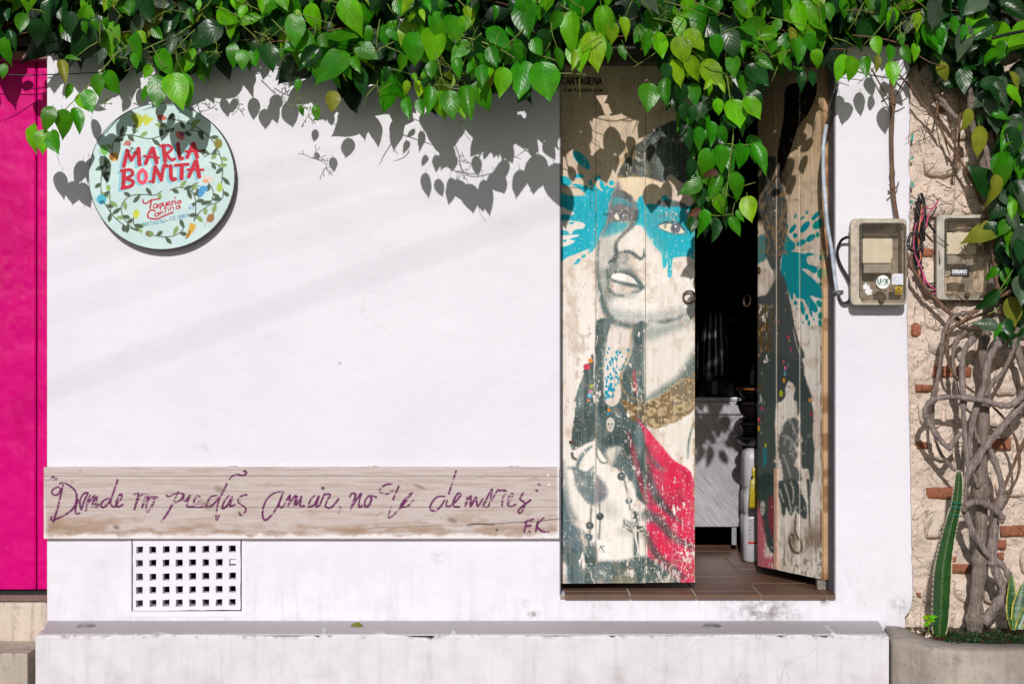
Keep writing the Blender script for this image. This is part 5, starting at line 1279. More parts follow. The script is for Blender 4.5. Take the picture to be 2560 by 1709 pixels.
def ux(px, py, u, v):
    c = Canvas(px, py, (240, 240, 240)); q = tE(567, 850)
    c.text("U", q[0], q[1], 12, 7, 1, (20, 84, 74), 2.6); c.text("X", q[0]+18, q[1], 12, 7.5, 1, (20, 84, 74), 2.6)
    c.text("30", q[0]+9.2, q[1]+.5, 9, 3.2, .8, (90, 100, 100), .9); c.line([(q[0]-1, q[1]+15.5), (q[0]+25, q[1]+15.5)], 1.6, (110, 130, 126), .8, .6, sm=False)
    return c.c
(a0, b0), (a1, b1) = tE(551, 815), tE(684, 946)
sticker("round_sticker", box1, (a0, b0, a1, b1), d3+.0011, ux, lambda u, v: np.hypot(u-.5, v-.5) < .5, 80)
def pastel(px, py, u, v):
    c = Canvas(px, py, (225, 226, 232)); al = np.arange(len(px))
    c.blend(al, sstep(.5, .62, fbm(u*9, v*9, 3, 2))*.8, (170, 190, 220)); c.blend(al, sstep(.55, .65, fbm(u*8, v*8, 3, 6))*.6, (226, 186, 206)); c.blend(al, sstep(.6, .66, fbm(u*10, v*10, 3, 9))*.6, (190, 216, 206))
    c.c[(u < .04) | (v < .04) | (u > .96) | (v > .96)] = (238, 238, 240); return c.c
(a0, b0), (a1, b1) = tE(706, 800), tE(814, 906); sticker("pastel_sticker", box1, (a0, b0, a1, b1), d3+.0011, pastel, lambda u, v: ~((u < .14) & (v < .10)), 40)
def warn(px, py, u, v):
    c = Canvas(px, py, (190, 156, 16)); q = lambda pts: [(px.min()+x*(px.max()-px.min()), py.min()+y*(py.max()-py.min())) for x, y in pts]
    c.line(q([(.5, .1), (.92, .72), (.08, .72), (.5, .1)]), 1.3, (30, 24, 10), 1, .4, sm=False); c.line(q([(.55, .28), (.42, .48), (.57, .48), (.46, .66)]), 1.2, (30, 24, 10), 1, .4, sm=False)
    c.text("PELIGRO", px.min()+1.4, py.min()+15.2, 2.6, 1.2, .7, (40, 30, 10), .7); return c.c
(a0, b0), (a1, b1) = tE(738, 926), tE(803, 1002); sticker("warning_sticker", box1, (a0, b0, a1, b1), d3+.0011, warn, None, 44)
torn = np.array([(.05, .25), (.35, 0), (.5, .3), (.62, .12), (.75, .55), (1, .6), (.85, .8), (.95, .92), (.5, 1), (.2, .75), (.3, .55), (.05, .5)])
def tornmask(u, v):
    ins = np.zeros(len(u), bool); q = np.roll(torn, -1, 0)
    for (x0, y0), (x1, y1) in zip(torn, q):
        if abs(y1-y0) > 1e-9: ins ^= ((y0 > v) != (y1 > v)) & (u < (x1-x0)*(v-y0)/(y1-y0)+x0)
    return ins
(a0, b0), (a1, b1) = tE(418, 885), tE(518, 1010); sticker("torn_sticker", box1, (a0, b0, a1, b1), d3+.0011, lambda px, py, u, v: Canvas(px, py, (226, 226, 228)).c, tornmask, 44)
# pen marks on the lid
b = MB()
tag_chars = [(412, 335, "1"), (440, 335, "0"), (485, 340, "-"), (530, 330, "2"), (580, 330, "2")]
for (x, y, ch) in tag_chars:
    for st in GLYPH[ch]:
        pts = [P(*tE(x+px_*38, y+py_*40), d3+.0009) for px_, py_ in st]
        b.tube(pts, .0009, 5, 1)
b.build("pen_marks", M['black_plastic'], box1)
# loose wires inside
b = MB(); b.tube([P(*tE(700, 640), .082), P(*tE(735, 740), .09), P(*tE(760, 800), .085)], .002, 6); b.tube([P(*tE(520, 900), .07), P(*tE(600, 960), .08), P(*tE(720, 970), .08)], .0022, 6); b.build("inner_wire", simple("cream_wire", (.55, .45, .32), .5), box1)

dR = -0.045
box2, lid2, w2, d2b, d3b = meter_box("grey meter box with small black sticker, partly behind leaves on rubble wall", (1142, 220, 1692, 1058), (1222, 258, 1672, 1012), dR, M['box_frame2'])
inner_meter(box2, (1236, 395, 1535, 612), (1268, 442, 1378, 470), (1418, 456), dR+.070)
rusty_screw(box2, 1443, 1000, d3b-.018)
def barb(px, py, u, v):
    c = Canvas(px, py, (14, 14, 26)); x, y = px.min(), py.min()
    c.text("BARBAROS", x+4.4, y+5.2, 8.4, 3.6, 1.1, (240, 240, 244), 1.7); c.line([(x+11.2, y+4), (x+12.6, y+2.6)], 1.0, (240, 240, 244), 1, .4, sm=False)
    for k in range(16): c.line([(x+5+k*2.3, y+16.2), (x+6.5+k*2.3, y+17.4)], 1.2, (200, 200, 206), .9, .4, sm=False)
    return c.c
(a0, b0), (a1, b1) = tE(1279, 742), tE(1461, 829); sticker("black_sticker", box2, (a0, b0, a1, b1), d3b+.0011, barb, None, 110)
(a0, b0), (a1, b1) = tE(1435, 655), tE(1500, 716); sticker("grey_label", box2, (a0, b0, a1, b1), d3b-.02, lambda px, py, u, v: Canvas(px, py, (150, 146, 138)).c, None, 20)

# ------------------------------------------------------------------ cables
def cable(name, label, pts, r, mat, cat="cable", seg=8, group=None):
    b = MB(); b.tube(pts, r, seg, 6); o = b.build(name, mat, None, True); tag(o, label, cat, group); return o
up = [(2095, 208, .03), (2086, 245, .034), (2075, 286, .03), (2064, 320, .028), (2059, 360, .03), (2058, 400, .03)]
e = empty("door_cable", tuple(P(2060, 400, .03)), "thick pale cable running down beside the right edge of doorway", "cable")
b = MB(); b.tube([P(*q) for q in up[:5]], .0052, 8, 6); b.build("black_sheath", M['black_plastic'], e, True)
b = MB(); b.tube([P(*q) for q in ((2066, 312, .027), (2059, 360, .0305), (2058, 400, .031), (2059, 446, .03), (2063, 500, .03), (2068, 560, .026), (2078, 620, .02), (2086, 684, .016), (2092, 733, .014))], .0078, 10, 6); b.build("pale_sheath", M['grey_cable'], e, True)
b = MB(); q = P(2093, 731, .014); b.tube([q+Vector((-.016, 0, 0)), q+Vector((0, -.012, .004)), q+Vector((.022, .002, .004))], .005, 8, 4); b.box((q.x+.016, -.006, q.z), (q.x+.026, 0, q.z+.012), .002); b.build("clamp", M['galv'], e)
loop = [(292, 440, .05), (250, 448, .045), (205, 480, .03), (172, 560, .02), (178, 650, .018), (215, 740, .02), (270, 830, .025), (305, 910, .03), (312, 1000, .03), (285, 1065, .028), (240, 1088, .022), (205, 1068, .018), (180, 1010, .014)]
cable("meter_loop_cable", "black cable looping out of the left side of yellowed meter box", [P(*tE(x, y), d) for x, y, d in loop], .0058, M['black_plastic'])
e = empty("wire_bundle", tuple(P(2295, 640, -.02)), "tangle of black and pink wires between the two meter boxes", "wires")
rb = random.Random(21)
black = [[(965, 20), (985, 120), (975, 240), (1000, 400), (990, 520), (960, 640), (960, 760), (1010, 850), (1080, 900), (1140, 880)], [(940, 90), (955, 200), (930, 330), (935, 480), (930, 620), (950, 740), (985, 860), (1060, 960), (1140, 985)], [(990, 10), (1020, 100), (1025, 240), (1015, 380), (1020, 480)], [(975, 40), (950, 160), (990, 300), (975, 420), (955, 560), (970, 700)], [(1000, 60), (1010, 180), (960, 330), (950, 470), (1000, 560), (985, 720), (1040, 900), (1130, 950)], [(1040, 270), (1080, 330), (1130, 400)]]
for k, ln in enumerate(black):
    b = MB(); b.tube([P(*tE(x, y), -.015+.012*rb.random()+.006*k) for x, y in ln], rb.uniform(.0032, .0058), 8, 5); b.build("black_wire", M['black_plastic'], e, True)
pink_l = [[(1162, 70), (1140, 120), (1105, 165), (1060, 240), (1040, 350)], [(1040, 150), (1080, 165), (1120, 140), (1160, 72)], [(1000, 120), (985, 260), (965, 420), (975, 560), (990, 640), (960, 720), (980, 830)], [(945, 300), (925, 400), (920, 560), (950, 660), (990, 740), (1030, 850), (1080, 920), (1140, 960)], [(960, 700), (1000, 780), (1030, 900), (1090, 985), (1140, 990)], [(1005, 150), (1010, 230), (985, 300)]]
for k, ln in enumerate(pink_l):
    b = MB(); b.tube([P(*tE(x, y), .025+.010*rb.random()) for x, y in ln], .0028, 7, 5); b.build("pink_wire", M['pink_plastic'] if k != 2 else simple("orange_wire", (.60, .20, .10), .5), e, True)
b = MB(); ccx, ccy = 918, 485
b.tube([P(*tE(ccx+(62+5*math.sin(a*3))*math.cos(a)+(a-3)*3, ccy+(100+4*math.cos(a*2))*math.sin(a)), .03+.003*a) for a in np.linspace(0, 4*math.pi, 40)], .0027, 7, 2); b.build("coiled_wire", M['black_plastic'], e, True)
b = MB(); q = P(*tE(975, 740), .02); b.box((q.x-.018, q.y-.012, q.z-.007), (q.x+.014, q.y+.016, q.z+.004), .002); b.build("tape_band", M['black_plastic'], e)
cable("thin_wire", "thin black wire strung under the leaves above pink door and sign", [P(-60, 186, .06), P(60, 188, .06), P(118, 187, .05), P(260, 180, .05), P(420, 160, .05), P(600, 138, .05), P(800, 128, .05)], .0022, M['black_plastic'], "wire", 6)
cable("service_cable", "grey cable crossing the leaves at the upper right corner", [P(2480, 96, .34), P(2530, 84, .33), P(2640, 62, .3)], .006, M['black_plastic'], "cable", 8)

# ------------------------------------------------------------------ inside the shop
def steel_mat():
    m, nt, bs = new_mat("brushed_steel")
    p = position(nt); g = position(nt, 40, 4, 1.2); n1 = noise(nt, g, 3, 5, .6); n2 = noise(nt, p, 5, 5, .6)
    m0 = N(nt, "ShaderNodeMapping"); m0.inputs["Rotation"].default_value = (0, -.85, 0); mp = N(nt, "ShaderNodeMapping"); mp.inputs["Scale"].default_value = (5, 5, 60)
    gg = N(nt, "ShaderNodeNewGeometry"); nt.links.new(gg.outputs["Position"], m0.inputs[0]); nt.links.new(m0.outputs[0], mp.inputs[0]); n3 = noise(nt, mp.outputs[0], 2, 4, .6)
    col = ramp(nt, n3, [(.3, (.33, .32, .36)), (.7, (.56, .55, .60))])
    col = mixc(nt, math_n(nt, 'MULTIPLY', ramp(nt, n1, [(.66, (0, 0, 0)), (.72, (1, 1, 1))]), .8), col, (.80, .80, .80, 1))
    col = mixc(nt, math_n(nt, 'MULTIPLY', ramp(nt, n2, [(.45, (0, 0, 0)), (.7, (1, 1, 1))]), .5), col, (.22, .21, .22, 1))
    nt.links.new(col, bs.inputs["Base Color"]); bs.inputs["Metallic"].default_value = .55; bs.inputs["Roughness"].default_value = .42
    return m
M['steel'] = steel_mat()
dc = -1.38
tbl = empty("steel_counter", tuple(P(1780, 1357, dc)), "stainless steel counter seen through the open doorway", "counter")
a, e_ = P(1560, 1004, dc), P(1857.5, 1316, dc); b = MB(); b.box((a.x, -dc, e_.z), (e_.x, -dc+.02, a.z), .002); b.build("front_panel", M['steel'], tbl)
a, e_ = P(1550, 993, dc+.02), P(1858, 1003, dc+.02); b = MB(); b.box((a.x, -dc-.02, e_.z), (e_.x, -dc+.6, a.z), .004); ct_o = b.build("counter_top", M['steel'], tbl); ctop = a.z
a, e_ = P(1555, 1004, dc+.012), P(1857.8, 1035, dc+.012); b = MB(); b.box((a.x, -dc-.012, e_.z), (e_.x, -dc-.001, a.z), .002); b.build("apron", M['steel'], tbl)
for x in (1580, 1834.5):
    q = P(x, 1316, dc-.02); b = MB(); b.box((q.x-.011, q.y-.011, zf+.025), (q.x+.011, q.y+.011, q.z+.1)); lg = b.build("leg", M['galv'], tbl)
    b = MB(); b.lathe([(.02, 0), (.02, .006), (.011, .012), (.011, .028)], (q.x, q.y, zf+.001)); b.build("foot", M['black_plastic'], lg)
q = P(1786, 990, dc-.16)
ap = empty("steel_urn", (q.x, q.y, ctop), "dark fluted steel urn standing on the shop counter", "urn")
b = MB(); b.lathe([(.085, 0.0), (.105, .012), (.115, .075), (.0, .076)], (q.x, q.y, ctop+.001)); b.build("base_pan", M['dark_steel'], ap)
for k in range(5):
    a_ = math.radians(180+36*k+18); b = MB(); c_ = (q.x+.052*math.cos(a_), q.y+.052*math.sin(a_)); b.tube([(c_[0], c_[1], ctop+.077), (c_[0], c_[1], ctop+.22), (c_[0]*.7+q.x*.3, c_[1]*.7+q.y*.3, ctop+.44)], [.026, .023, .014], 10, 3); b.build("flute", M['dark_steel'], ap, True)
b = MB(); b.lathe([(.055, .078), (.055, .36), (.03, .52), (.0, .53)], (q.x, q.y, ctop)); b.build("cylinder", M['dark_steel'], ap, True)
q2 = P(1752, 870, dc-.2)
hk = empty("hanging_utensils", (q2.x, q2.y, q2.z), "dark steel utensils hanging in the gloom above the shop counter", "utensils")
for dx, l in ((-.015, .32), (.012, .40), (.04, .36)):
    b = MB(); b.tube([(q2.x+dx, q2.y, q2.z+.12), (q2.x+dx, q2.y, q2.z-.1), (q2.x+dx-.006, q2.y-.01, q2.z-l*.6)], [.006, .008, .014], 8, 3); b.build("utensil", M['dark_steel'], hk, True)
b = MB(); b.box((q2.x-.3, q2.y-.01, q2.z+.12), (q2.x+.5, q2.y+.02, q2.z+.15)); b.build("rail", M['dark_room'], hk)

dj = -.92
qj = P(1907, 1396, dj)
jx, jy = qj.x, -dj+.075
jug = empty("plastic_jug", (jx, jy, zf), "milky white plastic jug on the floor behind the half open door", "jug")
jt = P(1893, 1122, dj).z
def sq_ring(hw, hd, z, r=.03): return [Vector((x, y, z)) for x, y in rrect(jx-hw, jy-hd, jx+hw, jy+hd, r, 4)]
hj = jt-zf
prof = [(.074, .0), (.083, .02), (.083, .20), (.083, .40), (.077, .412), (.077, .43), (.083, .445), (.083, .60), (.076, .64), (.076, .66), (.083, .68), (.081, .90), (.076, .97), (.06, 1.0)]
loft([sq_ring(w, w*.9, zf+.001+t*hj) for w, t in prof]).build("jug_body", M['jug'], jug, True)
b = MB(); b.box((jx-.066, jy-.0768, zf+.20*hj), (jx+.06, jy-.0740, zf+.39*hj)); b.build("jug_label", simple("grey_label_print", (.36, .35, .38), .5, 0, .3, 120, 0), jug)
b = MB(); b.box((jx-.066, jy-.0772, zf+.17*hj), (jx+.06, jy-.0740, zf+.19*hj)); b.build("red_stripe", M['red_ink'], jug)
qb = P(1882, 1270, dj+.09)
yb_ = empty("yellow_bottle", (qb.x+.02, qb.y+.0, qb.z), "yellow plastic packet hanging against the white jug by the door edge", "packet")
loft([[Vector((qb.x+.02+x, qb.y+.012+y, qb.z+t)) for x, y in rrect(-w, -.012*s_, w, .012*s_, .006*s_, 4)] for w, s_, t in ((.034, .5, 0), (.036, 1, .01), (.034, 1.2, .06), (.030, 1, .12), (.016, .7, .135), (.022, .8, .15), (.024, .9, .17), (.004, .4, .19))]).build("packet_body", M['yellow'], yb_, True)
b = MB(); b.tube([Vector((qb.x-.004, qb.y-.002, qb.z+.06)), Vector((qb.x+.012, qb.y-.004, qb.z+.09)), Vector((qb.x+.03, qb.y-.002, qb.z+.11))], .003, 6); b.build("fold", M['yellow'], yb_, True)
qs = P(1893, 1118, dj-.05)
zc_ = jt+.002
bowl_labels = ["lowest and widest black clay bowl in the stack on the jug", "black clay bowl, second from the bottom of the stack", "deep black clay bowl just under the amber-lined one", "black bowl with glowing amber inside, near top of the stack"]
stackx, stacky = jx-.004, jy+.01
for k, (r, h) in enumerate(((.106, .050), (.096, .062), (.096, .090), (.100, .062))):
    e = empty("clay_bowl", (stackx, stacky, zc_), bowl_labels[k], "bowl", "black bowls stacked on the jug")
    ox = (0, .004, -.002, .003)[k]
    b = MB(); b.lathe([(r*.45, 0), (r*.52, .004), (r*.86, h*.4), (r, h*.82), (r*1.04, h*.9), (r*1.04, h), (r*.96, h), (r*.88, h*.75), (r*.5, h*.2), (.001, h*.18)], (stackx+ox, stacky, zc_)); b.build("bowl_shell", M['bowl_black'], e, True)
    b = MB(); b.torus((stackx+ox, stacky, zc_+h*.86), r*1.04, .004, (0, 0, 1), 28, 6); b.build("rim", M['amber'] if k == 3 else M['bowl_black'], e, True)
    zc_ += h+.003
e = empty("glass_jar", (stackx, stacky, zc_), "dark glass jar with bright edges on top of the bowl stack", "jar")
m, nt, bs = new_mat("dark_glass"); bs.inputs["Base Color"].default_value = (.02, .02, .022, 1); bs.inputs["Roughness"].default_value = .05; bs.inputs["Coat Weight"].default_value = 1.0
b = MB(); b.lathe([(.030, 0), (.045, .006), (.040, .05), (.036, .075), (.03, .078), (.033, .05), (.034, .01), (.001, .008)], (stackx, stacky, zc_)); b.build("jar_body", m, e, True)
b = MB(); b.lathe([(.038, .0785), (.038, .10), (.03, .104), (.001, .104)], (stackx, stacky, zc_)); b.build("jar_lid", M['bowl_black'], e, True)
# ------------------------------------------------------------------ rubble wall
rub = empty("rubble_wall", tuple(P(2430, 1540, -.05)), "old rubble wall of cream stones and red bricks behind the climbing vine", "wall")
dw = -.05
nxr, nyr = 90, 480
X, Y = np.meshgrid(np.linspace(2255, 2720, nxr+1), np.linspace(-330, 1640, nyr+1)); X, Y = X.ravel(), Y.ravel()
hgt = (fbm(X*.018, Y*.018, 5, 3)-.5)*.034+(fbm(X*.09, Y*.09, 3, 9)-.5)*.012
k_ = (D-dw)/D/PXM
vv = np.stack([(X-1280)*k_, -dw-hgt, ZC-(Y-854.5)*k_], -1)
I = np.arange((nxr+1)*(nyr+1)).reshape(nyr+1, nxr+1)
qd = np.stack([I[:-1, :-1], I[:-1, 1:], I[1:, 1:], I[1:, :-1]], -1).reshape(-1, 4)
mo = color_mesh("mortar_bed", vv, qd.astype(np.int32), np.full((len(vv), 3), 180.0), M['mortar'], rub, True)
BR = [(2276, 803, 2304, 846, 1), (2330, 915, 2429, 943, 0), (2288, 960, 2333, 979, 0), (2291, 1104, 2321, 1121, 0), (2480, 1095, 2528, 1124, 0), (2315, 1217, 2386, 1247, 0), (2500, 1313, 2566, 1341, 0), (2492, 1348, 2515, 1372, 0), (2378, 1409, 2430, 1433, 0), (2494, 1381, 2510, 1398, 0), (2303, 620, 2333, 642, 0), (2545, 828, 2600, 846, 0), (2380, 1390, 2392, 1404, 0), (2292, 1480, 2302, 1492, 0), (2340, 262, 2372, 282, 1), (2570, 1100, 2640, 1130, 0)]
rs = random.Random(44)
def lump(name, poly, h, mat, parent, bumpy=.25, dd=dw):
    """a stone or brick bedded in the wall: outline poly in photograph pixels, bulging h out of the mortar"""
    cx, cy = sum(p[0] for p in poly)/len(poly), sum(p[1] for p in poly)/len(poly)
    v, f = [], []
    n = len(poly)
    for (s_, d_) in ((1.0, -.02), (.97, h*.45), (.88, h*.85), (.6, h*1.0), (.3, h*1.02)):
        for i, (x, y) in enumerate(poly):
            j = (rs.random()-.5)*h*bumpy if s_ < .95 else 0
            v.append(P(cx+(x-cx)*s_, cy+(y-cy)*s_, dd+d_+j))
    v.append(P(cx, cy, dd+h))
    for r in range(4):
        for i in range(n): f.append((r*n+i, r*n+(i+1) % n, (r+1)*n+(i+1) % n, (r+1)*n+i))
    for i in range(n): f.append((4*n+i, 4*n+(i+1) % n, 5*n))
    return mesh_obj(name, v, f, mat, parent, True)
for (x0, y0, x1, y1, rnd) in BR:
    w, h = x1-x0, y1-y0
    if rnd: poly = [(x0+w/2+w/2*math.cos(a)*rs.uniform(.85, 1.05), y0+h/2+h/2*math.sin(a)*rs.uniform(.85, 1.05)) for a in np.linspace(0, 2*math.pi, 13)[:-1]]
    else:
        j = lambda: rs.uniform(-1.6, 1.6)
        poly = [(x0+j(), y0+j()), (x0+w*.33, y0+j()), (x0+w*.66, y0+j()), (x1+j(), y0+j()), (x1+j(), y0+h/2), (x1+j(), y1+j()), (x0+w*.66, y1+j()), (x0+w*.33, y1+j()), (x0+j(), y1+j()), (x0+j(), y0+h/2)]
    lump("brick", poly, .015 if not rnd else .010, M['brick'], rub, .15)
yy = 190
row = 0
while yy < 1560:
    rh = rs.uniform(62, 105)
    xx = 2292+rs.uniform(0, 14)
    while xx < 2640:
        rw = rs.uniform(60, 125)
        cx, cy = xx+rw/2, yy+rh/2
        n = 12; ph = rs.random()*6
        poly = []
        for k in range(n):
            a = 2*math.pi*k/n
            ex = abs(math.cos(a))**.6*math.copysign(1, math.cos(a)); ey = abs(math.sin(a))**.6*math.copysign(1, math.sin(a))
            q = 1+.13*math.sin(2*a+ph)+rs.uniform(-.09, .09)
            poly.append((cx+ex*rw*.47*q, cy+ey*rh*.46*q))
        clear = all(not (min(p[0] for p in poly) < b_[2]+3 and max(p[0] for p in poly) > b_[0]-3 and min(p[1] for p in poly) < b_[3]+3 and max(p[1] for p in poly) > b_[1]-3) for b_ in BR)
        if not clear:
            # squeeze the stone so that the bricks keep their bed
            poly = [(cx+(x-cx)*.55, cy+(y-cy)*.5) for x, y in poly]
            clear = all(not (min(p[0] for p in poly) < b_[2] and max(p[0] for p in poly) > b_[0] and min(p[1] for p in poly) < b_[3] and max(p[1] for p in poly) > b_[1]) for b_ in BR)
        if clear: lump("stone", poly, rs.uniform(.014, .034), M['stone'], rub, .55)
        xx += rw+rs.uniform(2, 9)
    yy += rh+rs.uniform(2, 8); row += 1

# ------------------------------------------------------------------ planter
d_p = D*(1-(1561-854.5)/(1625-854.5))
zp = P(0, 1561, 0).z
pl = empty("planter", (P(2400, 0).x, -.25, 0), "curved grey concrete planter bed under the rubble wall", "planter")
outer = [(2214, 1556, .005), (2222, 1588, d_s+.0), (2224, 1599, .0), (2274, 1606, 0), (2342, 1619, 0), (2407, 1624, 0), (2480, 1625, 0), (2560, 1625, 0), (2800, 1625, 0)]
def on_top(px, py):
    d = D*(1-(1561-854.5)/(py-854.5)); p = P(px, py, d); p.z = zp; return p
oc = [on_top(x, y) for x, y in ((2216, 1566), (2221, 1588), (2232, 1599), (2274, 1607), (2342, 1618), (2407, 1624), (2480, 1625), (2560, 1625), (2800, 1625))]
ic = [on_top(x, y) for x, y in ((2238, 1563.5), (2252, 1565), (2266, 1570), (2290, 1583), (2340, 1597), (2407, 1603), (2480, 1606), (2560, 1607), (2800, 1607))]
oc, _ = spline(oc, .1, 6); ic, _ = spline(ic, .1, 6)
v, f = [], []
for a, c in zip(oc, ic):
    w = (vnoise(np.array([a.x*11]), np.array([3.]))[0]-.5)*.008
    v += [Vector((a.x, a.y, 0)), Vector((a.x, a.y-.0, zp-.02)), Vector((a.x, a.y+.006, zp-.004+w)), Vector((a.x, a.y+.018, zp+w)), Vector((c.x, c.y-.012, zp+w*.5)), Vector((c.x, c.y, zp-.012)), Vector((c.x, c.y, zp-.12))]
for i in range(len(oc)-1):
    for k in range(6): f.append((i*7+k, (i+1)*7+k, (i+1)*7+k+1, i*7+k+1))
mesh_obj("rim_wall", v, f, M['concrete'], pl, True)
soil = simple("dark_soil", (.10, .065, .04), .95, 0, .5, 60, .6)
v = [Vector((p.x, p.y-.002, zp-.022)) for p in ic]+[Vector((p.x, .07, zp-.016)) for p in ic]
n = len(ic); mesh_obj("soil", v, [(i, i+1, n+i+1, n+i) for i in range(n-1)], soil, pl)
lump_m = MB()
rg = random.Random(9)
for k in range(26):
    q = on_top(rg.uniform(2245, 2330), rg.uniform(1562, 1585)); q.z = zp-.012+rg.uniform(0, .008); s_ = rg.uniform(.004, .011)
    lump_m.add([q+Vector((s_*math.cos(a)*rg.uniform(.7, 1.2), s_*math.sin(a)*rg.uniform(.7, 1.2), -s_*.4)) for a in (0, 1.2, 2.5, 3.8, 5)]+[q+Vector((0, 0, s_*.7))], [(0, 1, 5), (1, 2, 5), (2, 3, 5), (3, 4, 5), (4, 0, 5)])
o = lump_m.build("rubble_bits", M['stone'], pl); o['kind'] = 'stuff'
# moss and litter
def leafy(name, n, area, cols, hmax, seed, label):
    r = random.Random(seed); v, f, mi = [], [], []
    for k in range(n):
        x, y, z = area(r)
        a = r.uniform(0, 6.28); l = r.uniform(.006, .015); t = r.uniform(.1, 1.1); w = l*r.uniform(.28, .45)
        dx = Vector((math.cos(a)*math.cos(t), math.sin(a)*math.cos(t), math.sin(t))); sx = Vector((-math.sin(a), math.cos(a), 0))
        b0 = Vector((x, y, z+r.uniform(0, hmax))); i0 = len(v)
        v += [b0, b0+dx*l*.5+sx*w, b0+dx*l, b0+dx*l*.5-sx*w]; f.append((i0, i0+1, i0+2, i0+3)); mi.append(0 if r.random() < .62 else (1 if r.random() < .6 else 2))
    o = mesh_obj(name, v, f, None, None, False, cols, mi); tag(o, label, "ground cover", None, 'stuff'); return o
def leaf_mat(name, col, trans, rough=.35, tr_amt=.35, var=.25, sheen=.36):
    m, nt, bs = new_mat(name)
    uv = N(nt, "ShaderNodeUVMap"); sx = N(nt, "ShaderNodeSeparateXYZ"); nt.links.new(uv.outputs[0], sx.inputs[0])
    au = math_n(nt, 'ABSOLUTE', math_n(nt, 'SUBTRACT', sx.outputs[0], .5))
    ph = math_n(nt, 'SUBTRACT', math_n(nt, 'MULTIPLY', sx.outputs[1], 7.0), math_n(nt, 'MULTIPLY', au, 5.0))
    fr = math_n(nt, 'ABSOLUTE', math_n(nt, 'SUBTRACT', math_n(nt, 'FRACT', ph), .5))
    vein = ramp(nt, fr, [(0.0, (1, 1, 1)), (.10, (0, 0, 0))])
    mid = ramp(nt, au, [(0.0, (1, 1, 1)), (.035, (0, 0, 0))])
    ve = math_n(nt, 'MAXIMUM', math_n(nt, 'MULTIPLY', vein, .30), mid)
    p = position(nt); n1 = noise(nt, p, 22, 4, .6)
    oi = N(nt, "ShaderNodeObjectInfo")
    d_ = tuple(c*(1-var) for c in col)+(1,); l_ = tuple(min(1, c*(1+var)) for c in col)+(1,)
    base = ramp(nt, n1, [(.35, d_), (.65, l_)])
    base = mixc(nt, math_n(nt, 'MULTIPLY', ve, .45), base, tuple(min(1, c*1.7+.02) for c in col)+(1,))
    sp_ = ramp(nt, noise(nt, p, 34, 2, .5), [(.71, (0, 0, 0)), (.75, (1, 1, 1))])
    base = mixc(nt, math_n(nt, 'MULTIPLY', sp_, .5), base, (.11, .09, .02, 1))
    n3_ = noise(nt, p, 5, 3, .6)
    base = mixc(nt, math_n(nt, 'MULTIPLY', ramp(nt, n3_, [(.4, (0, 0, 0)), (.7, (1, 1, 1))]), .30), base, (.16, .24, .012, 1) if col[1] > .1 else (.01, .03, .01, 1))
    hv = N(nt, "ShaderNodeHueSaturation"); nt.links.new(base, hv.inputs["Color"])
    mr = N(nt, "ShaderNodeMapRange"); mr.inputs[3].default_value = .78; mr.inputs[4].default_value = 1.2
    nt.links.new(oi.outputs["Random"], mr.inputs[0]); nt.links.new(mr.outputs[0], hv.inputs["Value"])
    nt.links.new(hv.outputs[0], bs.inputs["Base Color"])
    bs.inputs["Roughness"].default_value = rough; bs.inputs["Specular IOR Level"].default_value = sheen
    h = math_n(nt, 'SUBTRACT', math_n(nt, 'SINE', math_n(nt, 'MULTIPLY', ph, 6.283)), math_n(nt, 'MULTIPLY', mid, 2.0))
    bump(nt, bs, math_n(nt, 'ADD', math_n(nt, 'MULTIPLY', h, .14), math_n(nt, 'MULTIPLY', n1, 1.2)), .22, .004)
    tl = N(nt, "ShaderNodeBsdfTranslucent"); tl.inputs[0].default_value = (*trans, 1)
    mx = N(nt, "ShaderNodeMixShader"); mx.inputs[0].default_value = tr_amt
    nt.links.new(bs.outputs[0], mx.inputs[1]); nt.links.new(tl.outputs[0], mx.inputs[2])
    nt.links.new(mx.outputs[0], nt.nodes["Material Output"].inputs[0])
    return m
LM = {'D': leaf_mat("leaf_deep_green", (.007, .052, .006), (.03, .15, .006), .30, .15),
      'M': leaf_mat("leaf_green", (.022, .215, .002), (.12, .52, .002), .32, .32),
      'B': leaf_mat("leaf_bright_green", (.11, .43, .002), (.32, .70, .003), .36, .32),
      'Y': leaf_mat("leaf_yellow_green", (.24, .48, .006), (.44, .62, .01), .40, .35),
      'G': leaf_mat("leaf_dusty_grey_green", (.062, .100, .056), (.10, .16, .05), .34, .15),
      'R': leaf_mat("leaf_dry_brown", (.10, .035, .016), (.20, .08, .02), .6, .25),
      'O': leaf_mat("leaf_turning_yellow", (.22, .24, .022), (.40, .34, .02), .40, .3),
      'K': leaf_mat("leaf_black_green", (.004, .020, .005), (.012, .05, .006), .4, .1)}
M['stem'] = simple("green_stem", (.14, .20, .02), .5, 0, .25, 40, 0)
M['twig'] = simple("brown_twig", (.17, .085, .045), .75, 0, .35, 60, .3)

moss = leafy("moss_cover", 5200, lambda r: (lambda p: (p.x, p.y, zp-.022))(on_top(*(lambda t: (2362+t*260, r.triangular(1566, 1609, 1600)))(r.random()))), [LM['D'], LM['G'], LM['R']], .020, 3, "low green moss and weeds covering the planter soil")
litter = leafy("leaf_litter", 420, lambda r: (lambda p: (p.x, p.y, zp-.018))(on_top(r.uniform(2250, 2400), r.uniform(1568, 1598))), [LM['R'], LM['R'], LM['O']], .008, 7, "dry brown leaf litter round the cactus foot"); litter['category'] = "litter"

